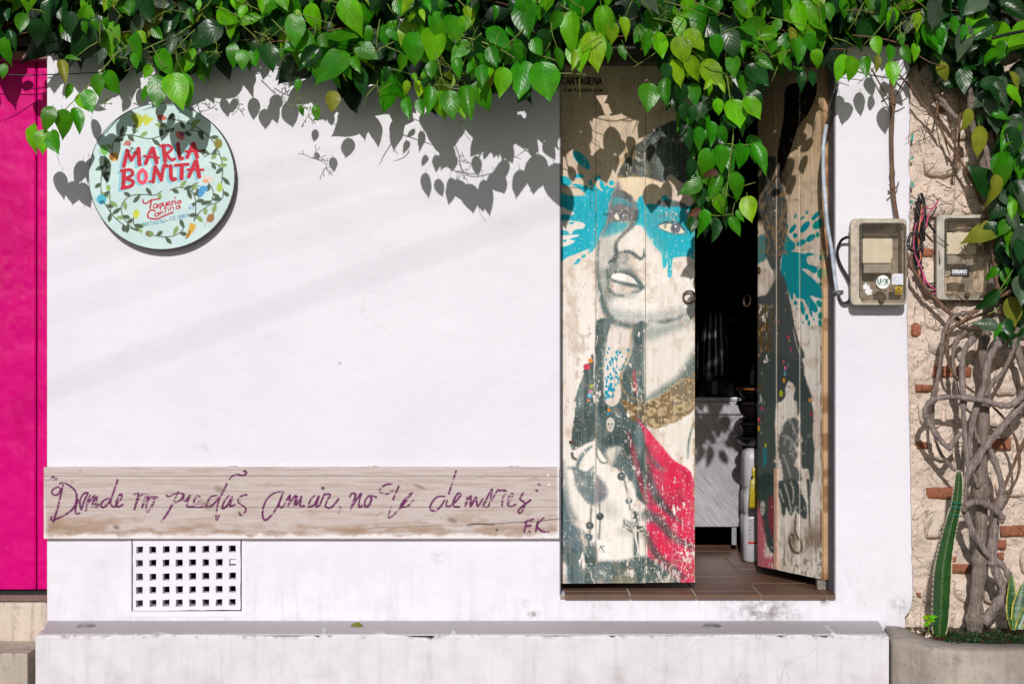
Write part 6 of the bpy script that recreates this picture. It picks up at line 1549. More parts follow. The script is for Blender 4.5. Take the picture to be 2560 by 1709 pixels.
# ------------------------------------------------------------------ leaves
ROWS = [(0.0, .0), (.03, .20), (.10, .345), (.20, .44), (.32, .475), (.46, .445), (.60, .365), (.74, .245), (.85, .125), (.93, .045), (1.0, .004)]
def leaf_mesh(name, mat, aspect, fold, curl, twist, seed, petiole=.22):
    r = random.Random(seed); v, f, uv = [], [], []
    us = (-1, -.52, 0, .52, 1)
    for t, w in ROWS:
        for u in us:
            x = u*w*aspect
            back = .055*(abs(u)**1.5)*(1 if t < .25 else 0)*(1-t/.25 if t < .25 else 0)
            z = fold*abs(x)*1.0-curl*t*t*.30+.022*math.sin(t*15+seed+(1.7 if u > 0 else 0))*abs(u)**2+twist*x*(t-.3)
            x += .05*math.sin(t*2.6+seed)*t
            v.append((x, t-back, z)); uv.append((u*.5+.5, t))
    nc = len(us)
    for i in range(len(ROWS)-1):
        for j in range(nc-1): f.append((i*nc+j, i*nc+j+1, (i+1)*nc+j+1, (i+1)*nc+j))
    i0 = len(v)
    for (yy_, zz, rr_) in ((.02, .004, .011), (-petiole*.5, .0-.03, .010), (-petiole, -.07, .010)):
        for a in (0, 2.09, 4.19): v.append((rr_*math.cos(a), yy_, zz-.012+rr_*math.sin(a))); uv.append((.5, .5))
    for s_ in range(2):
        for a in range(3): f.append((i0+s_*3+a, i0+s_*3+(a+1) % 3, i0+s_*3+3+(a+1) % 3, i0+s_*3+3+a))
    me = bpy.data.meshes.new(name); me.from_pydata(v, [], f); me.materials.append(mat)
    ul = me.uv_layers.new(name="UVMap"); flat = []
    for l in me.loops: flat += uv[l.vertex_index]
    ul.data.foreach_set("uv", flat); me.polygons.foreach_set("use_smooth", [True]*len(me.polygons)); me.update()
    return me
LEAVES = {}
for c_, m_ in LM.items():
    LEAVES[c_] = [leaf_mesh("leaf", m_, a, fo, cu, tw, s_) for a, fo, cu, tw, s_ in ((.66, .30, .5, .2, 1), (.78, .20, .8, -.3, 2), (.58, .45, .4, .4, 3), (.72, .12, 1.0, .1, 4), (.66, -.10, .6, -.2, 5), (.60, .35, 1.5, .5, 6), (.74, .25, -.3, -.5, 7), (.54, .6, .9, -.2, 8), (.70, .05, 1.9, .3, 9))]
rl = random.Random(77)
LEAF_V = {}
def leaf_matrix(base, tip, wid, nrm):
    Yv = (tip-base); L_ = Yv.length; Yv.normalize()
    Zv = (nrm-Yv*nrm.dot(Yv)).normalized(); Xv = Yv.cross(Zv)
    m = Matrix.Identity(4)
    for i in range(3):
        m[i][0] = Xv[i]*L_*wid; m[i][1] = Yv[i]*L_; m[i][2] = Zv[i]*L_; m[i][3] = base[i]
    return m
class Foliage:
    def __init__(s, parent): s.parent, s.singles, s.mass = parent, [], []
    def add(s, code, mat4, single):
        (s.singles if single else s.mass).append((code, rl.randrange(9), mat4))
    def build(s):
        for code, k, m in s.singles:
            o = bpy.data.objects.new("leaf", LEAVES[code][k]); COL.objects.link(o)
            o.parent = s.parent; o.matrix_parent_inverse = Matrix.Translation(-s.parent.location); o.matrix_basis = m
        if not s.mass: return
        codes = sorted(set(c for c, _, _ in s.mass)); V, F, UV, MI = [], [], [], []
        off = 0
        for code, k, m in s.mass:
            me = LEAVES[code][k]; key = (code, k)
            if key not in LEAF_V:
                co = np.empty(len(me.vertices)*3); me.vertices.foreach_get("co", co)
                uvb = np.empty(len(me.loops)*2); me.uv_layers[0].data.foreach_get("uv", uvb)
                li = np.empty(len(me.loops), dtype=np.int32); me.loops.foreach_get("vertex_index", li)
                LEAF_V[key] = (co.reshape(-1, 3), uvb, li)
            co, uvb, li = LEAF_V[key]; A = np.array(m)
            V.append(co@A[:3, :3].T+A[:3, 3]); F.append(li+off); UV.append(uvb); MI += [codes.index(code)]*(len(li)//4); off += len(co)
        V = np.concatenate(V).astype(np.float32); F = np.concatenate(F); UV = np.concatenate(UV)
        me = bpy.data.meshes.new("leaf_mass"); me.vertices.add(len(V)); me.vertices.foreach_set("co", V.ravel())
        me.loops.add(len(F)); me.loops.foreach_set("vertex_index", F); me.polygons.add(len(F)//4); me.polygons.foreach_set("loop_start", np.arange(0, len(F), 4, dtype=np.int32))
        for c in codes: me.materials.append(LM[c])
        ul = me.uv_layers.new(name="UVMap"); ul.data.foreach_set("uv", UV.astype(np.float32))
        me.polygons.foreach_set("material_index", np.array(MI, dtype=np.int32)); me.update(calc_edges=True); me.polygons.foreach_set("use_smooth", [True]*len(me.polygons))
        o = link("leaf_mass", me, s.parent); o['kind'] = 'stuff'

def dcan(px):
    return float(np.interp(px, [-100, 300, 800, 950, 1100, 1500, 1620, 1750, 1900, 2000, 2150, 2350, 2480, 2700], [.28, .29, .27, .35, .50, .55, .44, .40, .38, .29, .20, .24, .27, .28]))
ZOOM = {'A': (0, 0, .3831), 'B': (700, 0, .3831), 'C': (1400, 0, .4145), 'D': (2000, 0, .3571), 'E': (2050, 480, .2551)}
HAND = {
'A': """330 0 290 190 D;60 60 40 140 D;240 130 265 310 D;460 80 450 240 D;30 250 10 420 M;30 420 10 510 M;880 220 860 370 M;600 130 660 200 M;680 120 710 190 M;1000 180 1060 260 M;850 0 860 100 M;1130 230 1090 370 G;1240 60 1250 160 M;400 400 430 530 O;430 380 520 380 M;680 320 640 420 G;1040 330 1100 500 M;980 430 940 520 B;930 380 900 490 D;630 490 650 635 M;690 470 765 625 M;460 550 430 650 M;560 590 605 730 M;510 620 560 720 B;340 700 275 830 M;410 720 430 885 M;490 710 520 875 M;215 815 165 965 B;290 855 260 1000 B;340 860 370 1005 M;1030 500 1030 700 M;1190 490 1225 710 M;1130 490 1180 700 B;960 560 920 660 M;1520 290 1510 420 M;1580 330 1580 450 M;1650 330 1680 445 M;1740 290 1780 465 D;1400 330 1370 450 D;1920 100 1930 310 M;2030 30 2030 210 B;2250 0 2290 195 B;1440 0 1410 80 B;1510 0 1540 65 B;1600 40 1570 130 B;1290 0 1300 70 B;1700 0 1715 85 B;2010 330 2000 450 M;2060 420 2060 530 M;2110 400 2110 510 M;2090 320 2100 380 D;2190 340 2140 430 M;2200 420 2190 500 M;2240 420 2280 520 M;2310 370 2340 480 M;2190 500 2200 575 M;1950 520 1930 600 M;2180 600 2160 730 O;1960 690 1980 760 M;2060 690 2070 790 M;780 30 850 100 M;720 0 700 60 M;550 140 550 220 M;900 210 960 290 Y;1180 230 1200 330 G;1290 230 1300 320 G;1330 340 1350 440 D;820 300 860 370 M;870 350 900 450 M;60 200 100 330 D;150 90 130 220 M;1690 270 1640 390 D""",
'B': """430 0 475 195 B;530 30 530 200 M;570 170 560 290 M;670 170 680 300 M;700 190 775 265 M;870 80 845 150 Y;920 65 940 140 Y;870 220 880 430 M;1010 85 1090 270 M;1120 110 1150 290 M;985 190 1020 400 B;1210 110 1190 215 B;1360 190 1520 300 M;1220 270 1120 390 M;1280 330 1340 400 M;1370 310 1410 440 M;1540 260 1590 370 M;1650 260 1720 370 M;1320 430 1320 560 M;1460 450 1440 635 B;1600 410 1555 660 M;1710 420 1760 680 M;1800 320 1850 460 M;940 470 930 540 B;870 480 890 540 B;830 530 825 620 Y;900 530 920 630 Y;830 640 830 780 M;910 650 930 760 M;980 570 970 740 M;1040 600 1060 790 B;1100 600 1125 770 M;1210 570 1240 770 M;1290 540 1355 730 M;1180 660 1200 780 B;1560 0 1560 120 M;1700 0 1710 50 B;1850 0 1850 60 M;1900 90 1890 330 B;2100 50 2140 310 B;2160 150 2180 290 Y;2230 120 2290 240 Y;2030 220 2080 470 Y;1940 270 1970 490 B;1920 330 1920 450 Y;2130 280 2150 410 M;750 340 700 400 D;700 440 700 540 D;830 270 800 360 D;950 0 980 80 M;1050 0 1040 70 M;760 0 840 120 M;640 0 620 110 M;1270 0 1300 90 M;1400 40 1420 130 M;1150 380 1170 500 M;1250 400 1230 480 M;1000 400 980 520 M;1620 560 1560 650 D;1480 180 1530 250 M;2220 300 2260 390 M""",
'C': """590 200 610 360 B;520 210 520 340 M;720 100 720 225 B;720 225 750 390 Y;790 340 820 505 Y;690 365 750 520 Y;760 190 880 300 Y;560 0 570 110 M;960 0 880 110 M;1080 0 1100 150 M;910 140 890 270 D;1000 180 1060 350 D;940 210 945 350 M;1040 340 1040 460 M;970 410 910 480 M;1100 250 1100 340 M;1190 340 1290 420 M;1140 400 1260 530 D;1080 460 1120 580 M;910 480 865 540 Y;970 480 990 565 Y;1000 455 1045 520 Y;905 510 905 580 B;540 510 530 665 M;640 480 630 640 M;720 500 740 640 D;800 510 810 630 M;800 640 800 740 D;860 620 830 740 D;950 600 960 700 B;1050 610 1085 785 B;1130 590 1205 730 B;1170 550 1210 660 D;835 770 835 910 M;910 740 920 880 M;780 770 770 900 D;970 760 980 870 M;900 900 870 1060 M;965 880 970 1050 M;1090 870 1105 1020 M;1170 870 1250 1040 M;960 1060 895 1210 M;1050 1045 1100 1195 M;850 1090 725 1170 M;870 1140 850 1260 D;950 1170 970 1300 B;1130 1190 1160 1350 Y;870 1270 870 1420 M;940 1320 920 1465 D;1030 1310 1085 1430 M;1070 1270 1110 1340 M;800 1310 790 1410 D;800 960 800 1070 D;850 1270 760 1310 R;950 1040 860 1060 R;1440 20 1460 210 B;1550 20 1560 200 M;1620 20 1640 130 M;1700 0 1740 110 M;1320 120 1280 210 M;1390 170 1420 270 O;1500 200 1520 330 M;1290 240 1280 330 M;1420 240 1440 390 M;1360 340 1390 430 M;1550 300 1540 410 B;1450 430 1470 540 D;1520 430 1540 520 D;830 160 800 280 M;860 0 840 60 M;1180 140 1150 230 D;1170 270 1200 330 M;650 390 620 500 D;760 620 740 740 D;1010 700 1060 780 D;740 720 720 830 K""",
'D': """390 60 390 150 G;480 20 460 100 M;620 60 620 230 D;540 0 550 90 D;950 0 960 210 G;860 60 880 120 D;1070 120 1080 250 M;1150 180 1130 280 M;980 200 990 320 M;530 260 550 390 B;700 240 720 320 M;630 320 640 430 M;720 330 770 430 M;810 220 830 320 M;900 250 990 350 M;800 310 800 440 B;310 390 270 580 B;360 400 370 570 B;460 400 460 540 M;540 390 540 510 O;640 440 660 600 B;940 380 1000 430 M"""}
HAND2 = {'D': """990 440 1000 570 O;1200 120 1190 250 G;1330 120 1320 310 G;1430 130 1440 240 G;1220 270 1190 430 G;1430 300 1380 450 M;1500 280 1568 340 M;1140 470 1160 650 D;1410 540 1400 680 G;1530 480 1530 620 G;1190 770 1170 900 O;1260 890 1270 1110 O;1350 800 1480 810 M;1510 850 1520 1050 G;1440 1070 1400 1290 M;1520 1090 1550 1270 M;1480 1280 1520 1400 D;1500 1410 1470 1540 B;1540 1400 1560 1500 B;1270 450 1330 540 D;1330 640 1290 560 D;1500 700 1540 800 D""",
'E': """1730 310 1580 500 D;1850 280 1740 430 M;1870 330 1840 520 B;1950 80 1990 260 B;1730 740 1640 880 M;1820 750 1835 925 M;1740 970 1510 1160 D;1920 830 1960 970 M;1870 1040 1940 1330 O;1740 1330 1490 1260 G;1830 1250 1870 1420 D;1960 700 1990 880 D;1760 500 1830 560 D;1900 20 1860 130 M;1930 340 1990 420 D;1960 1000 1990 1150 D;1880 600 1950 690 D"""}
def place_hand(fol, table, jitter, dfun, scale=1.0):
    for z, txt in table.items():
        ox, oy, s_ = ZOOM[z]
        for it in txt.split(';'):
            a = it.split(); x0, y0, x1, y1 = [float(q) for q in a[:4]]
            x0, y0, x1, y1 = ox+x0*s_, oy+y0*s_, ox+x1*s_, oy+y1*s_
            d = dfun(x0, y0)+rl.uniform(-jitter, jitter*.6)
            L_ = math.hypot(x1-x0, y1-y0)/PXM
            b0, t0 = P(x0, y0, d), P(x1, y1, d+rl.uniform(-.1, .45)*L_)
            nrm = Vector((rl.uniform(-.7, .7), -1, rl.uniform(-.1, .7)))
            small = 1.0 if math.hypot(x1-x0, y1-y0) > 38 else .85
            fol.add(a[4], leaf_matrix(b0, t0, small*rl.uniform(.9, 1.12), nrm), True)
can = empty("hanging_vine", (0, -.2, 2.8), "glossy green vine hanging in a long fringe over the white wall and doorway", "vine")
fol = Foliage(can)
place_hand(fol, HAND, .05, lambda x, y: dcan(x)+.02)
n_hand = len(fol.singles)
YLOW = ([-100, 0, 60, 130, 250, 420, 560, 620, 720, 760, 850, 950, 1050, 1150, 1250, 1350, 1420, 1480, 1560, 1640, 1700, 1850, 1900, 2000, 2060, 2130, 2250, 2350], [135, 125, 72, 115, 165, 180, 165, 130, 110, 190, 225, 240, 250, 240, 225, 175, 120, 110, 110, 140, 215, 225, 185, 170, 130, 85, 100, 125])
def filler(fol, n, xr, yfun, dfun, single_left, ytop=-230, codes=None, deep=False):
    cnt = 0
    for k in range(n):
        x = rl.uniform(*xr); yl = yfun(x)
        y = ytop+(yl-ytop)*rl.random()**.8
        dm = dfun(x); t = rl.random()
        d = dm*(.10+.50*t) if deep else dm*(.50+.55*t)
        L_ = rl.uniform(.065, .145)*(1.15 if deep else 1)
        a = rl.gauss(0, .75); b0 = P(x, y-25, d)
        t0 = b0+Vector((math.sin(a)*L_, -L_*rl.uniform(-.15, .55), -math.cos(a)*L_))
        q = rl.random()
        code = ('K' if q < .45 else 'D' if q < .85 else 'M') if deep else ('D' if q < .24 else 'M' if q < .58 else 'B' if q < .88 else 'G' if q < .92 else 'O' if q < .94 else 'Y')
        if codes: code = codes(x, y, q, deep, code)
        fol.add(code, leaf_matrix(b0, t0, rl.uniform(.9, 1.15), Vector((rl.uniform(-1.0, 1.0), -1, rl.uniform(-.4, 1.0)))), cnt < single_left and y > -25); cnt += (y > -25)
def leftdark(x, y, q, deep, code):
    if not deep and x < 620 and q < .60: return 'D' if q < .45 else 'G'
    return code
fy = lambda x: float(np.interp(x, *YLOW))
filler(fol, 430, (-90, 2330), lambda x: fy(x)-22, dcan, max(0, 296-n_hand), codes=leftdark)
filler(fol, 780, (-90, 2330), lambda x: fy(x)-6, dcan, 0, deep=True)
# hanging cluster in front of the door gap: dark leaves behind the front ones
for k in range(46):
    y = rl.uniform(220, 560); x = float(np.interp(y, [200, 330, 450, 580], [1770, 1800, 1800, 1795]))+rl.uniform(-1, 1)*float(np.interp(y, [200, 400, 580], [110, 75, 45]))
    b0 = P(x, y-25, .24+rl.random()*.10); L_ = rl.uniform(.07, .11); a = rl.gauss(0, .4)
    fol.add('D' if rl.random() < .6 else 'M', leaf_matrix(b0, b0+Vector((math.sin(a)*L_, -L_*.2, -math.cos(a)*L_)), 1, Vector((rl.uniform(-.6, .6), -1, rl.uniform(-.2, .6)))), False)
fol.build()
# green stems and tendrils
def stems(parent, lines, mat, name="stem"):
    for ln, r in lines:
        b = MB(); b.tube([P(*q) for q in ln], r, 6, 5); b.build(name, mat, parent, True)
Z = lambda z, pts, off=0.0: [(ZOOM[z][0]+x*ZOOM[z][2], ZOOM[z][1]+y*ZOOM[z][2], dcan(ZOOM[z][0]+x*ZOOM[z][2])-.005+off) for x, y in pts]
stems(can, [(Z('A', [(780, 330), (690, 430), (600, 530), (500, 640), (400, 740), (300, 850)]), [.003, .0028, .0025, .002, .002, .0015]), (Z('A', [(990, 300), (1060, 420), (1100, 480), (1120, 500)]), .0025), (Z('A', [(880, 300), (960, 340), (1040, 330)]), .002),
  (Z('B', [(1230, 250), (1330, 280), (1450, 330), (1560, 400)]), [.004, .0035, .003, .002]), (Z('B', [(1000, 330), (1040, 420), (1070, 540), (1150, 580), (1290, 545)]), .0022), (Z('B', [(940, 550), (1050, 555), (1180, 560)]), .002), (Z('B', [(1220, 360), (1180, 450), (1150, 530)]), .0032), (Z('B', [(1800, 480), (1900, 480), (2000, 490)]), .0018), (Z('B', [(1960, 490), (1955, 560), (1960, 650)], -.02), .0012),
  (Z('C', [(1270, 345), (1350, 315), (1440, 295)]), .0026), (Z('C', [(1000, 300), (1010, 480), (1030, 620), (1045, 760), (1040, 870), (1025, 980), (1010, 1120), (980, 1290)]), [.004, .004, .0035, .003, .003, .0025, .0022, .002]), (Z('C', [(1045, 870), (1000, 870), (960, 890)]), .002), (Z('C', [(1040, 875), (1090, 880), (1150, 870)]), .002), (Z('C', [(1110, 1120), (1180, 1100)]), .0018), (Z('C', [(930, 1140), (1000, 1170), (1070, 1200), (1130, 1190)]), .002), (Z('C', [(1060, 1200), (1040, 1310), (1080, 1420)]), .0016), (Z('C', [(870, 1260), (930, 1300), (1050, 1290)]), .0018),
  (Z('A', [(1450, 60), (1470, 160), (1500, 250)]), .0014), (Z('A', [(2190, 60), (2160, 160), (2210, 250)]), .0012), (Z('C', [(370, 240), (420, 340), (480, 390)]), .0012), (Z('C', [(790, 280), (840, 370), (870, 450)]), .0014), (Z('A', [(370, 1000), (380, 1040), (390, 1075)], -.02), .0008), (Z('B', [(1180, 790), (1200, 860), (1240, 915)], -.02), .0012)], M['stem'])
# flower sprigs: thin branching greenish stalks
rt = random.Random(31)
for (x, y, s_) in ((410, 30, 45), (465, 130, 40), (540, 130, 34), (285, 20, 40), (262, 260, 30), (735, 265, 46), (770, 290, 36), (1130, 170, 50), (1105, 195, 40), (1180, 100, 40), (1665, 30, 46), (1900, 130, 30), (655, 100, 36), (1790, 490, 40)):
    b = MB()
    d = dcan(x)+.03
    for k in range(6):
        a = rt.uniform(0, 6.28); l = s_*rt.uniform(.4, .9)
        e1 = (x+math.cos(a)*l*.6, y+math.sin(a)*l*.6); b.tube([P(x, y, d), P(*e1, d+rt.uniform(-.01, .02))], .0012, 5, 1)
        for q in range(2):
            a2 = a+rt.uniform(-.8, .8); e2 = (e1[0]+math.cos(a2)*l*.4, e1[1]+math.sin(a2)*l*.4); b.tube([P(*e1, d), P(*e2, d+rt.uniform(-.01, .02))], [.001, .0016], 5, 1)
    b.build("flower_sprig", M['stem'], can)
b = MB()
for k in range(60):
    x, y = rt.uniform(-40, 2300), rt.uniform(-40, 130); a = rt.uniform(-.6, .6); l = rt.uniform(60, 160); d = dcan(x)*rt.uniform(.2, .9)
    b.tube([P(x, y, d), P(x+l*.5*math.cos(a), y+l*.5*math.sin(a)+rt.uniform(-12, 12), d+.02), P(x+l*math.cos(a), y+l*math.sin(a), d)], rt.uniform(.0012, .003), 5, 3)
o = b.build("twig_tangle", M['twig'], can, True); o['kind'] = 'stuff'
b = MB()
for k in range(110):
    x = rt.uniform(-40, 2330); y = rt.uniform(-30, max(60, fy(x)-10)); a = rt.uniform(.2, 2.6); l = rt.uniform(40, 130); d = dcan(x)*rt.uniform(.85, 1.12)
    b.tube([P(x, y, d), P(x+l*.5*math.cos(a)+rt.uniform(-8, 8), y+l*.5*math.sin(a)*.6, d+.015), P(x+l*math.cos(a), y+l*math.sin(a)*.6+6, d+.005)], [.0024, .002, .0012], 5, 4)
o = b.build("shoot_tangle", M['stem'], can, True); o['kind'] = 'stuff'
# roots of the hanging vine: a woody pillar stem and hanging thick runner
z3 = lambda pts, d=.06: [(2180+x*.3189, 800+y*.3189, d) for x, y in pts]
z4 = lambda pts, d=.06: [(2180+x*.3246, 1200+y*.3246, d) for x, y in pts]
zD = lambda pts, d=.05: [(2000+x*.3571, y*.3571, d) for x, y in pts]
zE = lambda pts, d=.05: [(2050+x*.2551, 480+y*.2551, d) for x, y in pts]

# ------------------------------------------------------------------ climbing vine with woody stems
cv = empty("climbing_vine", tuple(P(2440, 1560, .1)), "old woody vine with twisted grey stems climbing the rubble wall", "vine")
def bark_mat(name, a, b_, sc=1.0):
    m, nt, bs = new_mat(name)
    p = position(nt); s1 = noise(nt, position(nt, 60, 60, 5), 2.2*sc, 6, .7); n2 = noise(nt, p, 30, 5, .65)
    col = ramp(nt, s1, [(.35, (*a, 1)), (.68, (*b_, 1))])
    col = mixc(nt, math_n(nt, 'MULTIPLY', ramp(nt, n2, [(.52, (0, 0, 0)), (.7, (1, 1, 1))]), .5), col, (.09, .06, .05, 1))
    nt.links.new(col, bs.inputs["Base Color"]); bs.inputs["Roughness"].default_value = .85; bs.inputs["Specular IOR Level"].default_value = .2
    bump(nt, bs, math_n(nt, 'ADD', s1, math_n(nt, 'MULTIPLY', n2, .9)), 1.0, .014); return m
M['bark'] = bark_mat("grey_vine_bark", (.16, .12, .10), (.43, .34, .30))
M['bark2'] = bark_mat("pale_vine_bark", (.19, .145, .13), (.50, .41, .375))
M['bark3'] = bark_mat("brown_vine_bark", (.14, .075, .045), (.32, .20, .13))
def woody(name, pts, radii, mat, seed, seg=10, knots=.16):
    r = random.Random(seed); n = len(pts)
    b = MB()
    ph = [r.random()*6.28 for _ in range(3)]
    kn_ = r.randrange(13, 23)
    def knob(i): return .90+.07*math.sin(i*1.3+ph[0])+.08*math.sin(i*.41+ph[1])+(knots*2.4 if (i % kn_) == 7 else knots*1.2 if (i % kn_) in (6, 8) else 0)
    b.tube([P(*q) for q in pts], radii, seg, 7, True, knob)
    return b.build(name, mat, cv, True)
R_ = lambda px_: px_/2/PXM
woody("trunk", [(2434, 1600, .10), (2438, 1545, .10), (2441, 1492, .095), (2449, 1427, .09), (2451, 1362, .085), (2453, 1290, .085), (2454, 1215, .085), (2457, 1119, .08), (2461, 1023, .08), (2465, 943, .07), (2457, 880, .07), (2466, 830, .07), (2478, 740, .06), (2484, 640, .06), (2478, 520, .06), (2458, 420, .06), (2436, 320, .06), (2425, 240, .08), (2410, 130, .12)], [R_(44), R_(42), R_(40), R_(38), R_(34), R_(32), R_(38), R_(28), R_(30), R_(26), R_(24), R_(22), R_(22), R_(20), R_(20), R_(20), R_(22), R_(22), R_(16)], M['bark'], 1, 14)
for k, (pts, rad, mt) in enumerate((
    (z3([(1230, 600), (1192, 640), (1010, 850), (900, 980), (790, 1140), (730, 1260), (715, 1400), (712, 1480)], .135)+z4([(715, 240), (780, 400), (900, 580), (990, 640), (1055, 740), (1075, 860)], .13), [R_(18)]*2+[R_(20)]*6+[R_(18)]*6, M['bark2']),
    (z3([(1000, 130), (985, 190), (920, 300), (870, 520), (810, 720), (780, 850), (758, 1010), (745, 1150)], .115), [R_(20), R_(22), R_(20), R_(18), R_(17), R_(15), R_(14), R_(12)], M['bark2']),
    (z3([(810, 110), (790, 150), (730, 230), (706, 370), (714, 620), (720, 800), (736, 980), (762, 1160)], .125), [R_(17), R_(18), R_(16), R_(17), R_(15), R_(15), R_(14), R_(16)], M['bark2']),
    (z3([(735, 90), (660, 170), (638, 260), (636, 330), (656, 480), (690, 620)], .09), [R_(14), R_(13), R_(12), R_(11), R_(9), R_(8)], M['bark']),
    (zE([(1500, 1180), (1400, 1190), (1310, 1225), (1225, 1350), (1195, 1500)], .09)+z3([(560, 130), (540, 280), (528, 400), (490, 580), (478, 700), (482, 850), (520, 1000), (570, 1090), (668, 1195)], .085), [R_(11)]*5+[R_(12)]*4+[R_(9)]*5, M['bark']),
    (z3([(1240, 520), (1192, 580), (1100, 660), (1000, 665), (880, 630), (700, 605), (540, 605), (450, 645), (415, 720), (440, 790), (480, 860), (530, 930), (600, 995), (655, 930), (700, 880)], .16), [R_(24), R_(22), R_(18)]+[R_(15)]*8+[R_(14), R_(16), R_(14), R_(12)], M['bark2']),
    (z3([(600, 80), (588, 250), (620, 390), (740, 520), (880, 620), (1010, 740), (1090, 850), (1145, 1000), (1150, 1190), (1090, 1320), (1050, 1360)], .105), [R_(9), R_(9), R_(7), R_(7), R_(7), R_(7), R_(8), R_(8), R_(8), R_(9), R_(10)], M['bark3']),
    (z3([(1150, 60), (1130, 110), (1105, 230), (1030, 400), (940, 500), (890, 600)], .10), [R_(12), R_(13), R_(13), R_(12), R_(12), R_(14)], M['bark']),
    (z3([(925, 1010), (960, 1100), (1010, 1250), (1020, 1350), (990, 1500)], .12)+z4([(940, 400), (925, 580), (955, 700), (1010, 830), (985, 920), (890, 1060), (860, 1100)], .12), [R_(15), R_(16), R_(18), R_(20), R_(20), R_(24), R_(26), R_(26), R_(24), R_(24), R_(30), R_(32)], M['bark2']),
    (z4([(705, 240), (735, 190), (800, 165), (880, 185), (960, 235), (1000, 290), (985, 330)], .15), [R_(16), R_(18), R_(19), R_(19), R_(19), R_(18), R_(14)], M['bark']),
    (z3([(790, 1200), (820, 1260), (835, 1310)], .115), [R_(12), R_(12), R_(14)], M['bark']),
    (z3([(800, 830), (822, 920), (850, 960)], .12), [R_(9), R_(10), R_(12)], M['bark']),
    (zD([(980, 670), (1000, 720), (1060, 790), (1100, 830)], .06), [R_(16), R_(17), R_(16), R_(14)], M['bark2']),
    (zD([(1180, 640), (1210, 720), (1270, 860), (1300, 1050), (1350, 1250), (1395, 1480), (1420, 1640)], .05), [R_(18), R_(19), R_(16), R_(15), R_(18), R_(18), R_(18)], M['bark2']),
    (zD([(1330, 560), (1350, 700), (1370, 900), (1405, 1080), (1375, 1300), (1330, 1490), (1345, 1640), (1400, 1900)], .09), [R_(8), R_(8), R_(9), R_(9), R_(9), R_(9), R_(10), R_(10)], M['bark3']),
    (zD([(690, 520), (780, 620), (870, 740), (960, 860), (1030, 990), (1100, 1090), (1195, 1250), (1260, 1400), (1310, 1530)], .05), [R_(5), R_(6), R_(6), R_(7), R_(7), R_(8), R_(9), R_(9), R_(9)], M['bark3']),
    (zD([(1110, 610), (1116, 800), (1110, 1000), (1090, 1185)], .07), [R_(6), R_(7), R_(7), R_(8)], M['bark3']),
    (zD([(1000, 570), (975, 700), (950, 820)], .05), [R_(5), R_(6), R_(6)], M['bark3']), (zD([(900, 600), (950, 720), (1020, 1000), (1050, 1090)], .03), [R_(4)]*4, M['bark3']),
    (zE([(850, 600), (895, 730), (960, 830), (1040, 945), (1190, 1110), (1290, 1200), (1370, 1260)], .055), [R_(10), R_(12), R_(11), R_(12), R_(11), R_(13), R_(12)], M['bark3']),
    (zE([(1920, 955), (1700, 1050), (1560, 1140), (1420, 1250), (1300, 1330), (1240, 1400)], .11), [R_(11), R_(11), R_(10), R_(9), R_(9), R_(8)], M['bark3']),
    (zE([(1760, 1180), (1580, 1200), (1420, 1270), (1330, 1320)], .10), [R_(6), R_(6), R_(6), R_(5)], M['bark3']),
    (zE([(1690, 540), (1720, 750), (1740, 960), (1700, 1060)], .09), [R_(11), R_(12), R_(12), R_(10)], M['bark3']), (zE([(1790, 580), (1860, 750), (1930, 960)], .07), [R_(12), R_(13), R_(13)], M['bark3']),
    ([(2600, 300, .08), (2560, 420, .07), (2540, 560, .06), (2520, 700, .06), (2540, 860, .07), (2590, 1000, .1)], [R_(22)]*6, M['bark']),
    ([(2460, 1270, .1), (2500, 1240, .12), (2560, 1100, .12), (2620, 1000, .1)], [R_(9), R_(9), R_(8), R_(8)], M['bark3']))):
    woody("woody_stem", pts, rad, mt, 100+k)
rt = random.Random(99)
b = MB()
for k in range(120):
    x, y = (rt.uniform(2290, 2580), rt.uniform(180, 820)); a = rt.uniform(0, 6.28); l = rt.uniform(14, 60); d = rt.uniform(.0, .08)
    b.tube([P(x, y, d), P(x+l*.5*math.cos(a)+rt.uniform(-5, 5), y+l*.5*math.sin(a)+rt.uniform(-5, 5), d+.01), P(x+l*math.cos(a), y+l*math.sin(a), d)], [rt.uniform(.0012, .0028), .0015, .0007], 5, 3)
o = b.build("twig_tangle", M['twig'], cv, True); o['kind'] = 'stuff'
f2 = Foliage(cv)
def d2(x, y): return .17 if y < 800 else .2
place_hand(f2, HAND2, .05, d2)
f2y = lambda x: float(np.interp(x, [2290, 2350, 2420, 2470, 2500, 2640], [105, 150, 190, 330, 720, 860]))
def greyc(x, y, q, deep, code):
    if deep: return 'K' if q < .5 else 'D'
    return 'D' if q < .35 else 'G' if q < .62 else 'M' if q < .85 else 'B' if q < .93 else 'O'
filler(f2, 100, (2300, 2680), lambda x: f2y(x)-25, lambda x: .24, 120, codes=greyc)
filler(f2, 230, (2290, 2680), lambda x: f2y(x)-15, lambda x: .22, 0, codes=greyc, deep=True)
for k in range(60):
    x = rl.uniform(2505, 2680); y = rl.uniform(300, 850); b0 = P(x, y-25, rl.uniform(.06, .2)); L_ = rl.uniform(.08, .13); a = rl.gauss(0, .6)
    f2.add('D' if rl.random() < .6 else 'M' if rl.random() < .6 else 'G', leaf_matrix(b0, b0+Vector((math.sin(a)*L_, -L_*.3, -math.cos(a)*L_)), 1, Vector((rl.uniform(-.6, .6), -1, rl.uniform(-.2, .6)))), k < 40)
f2.build()
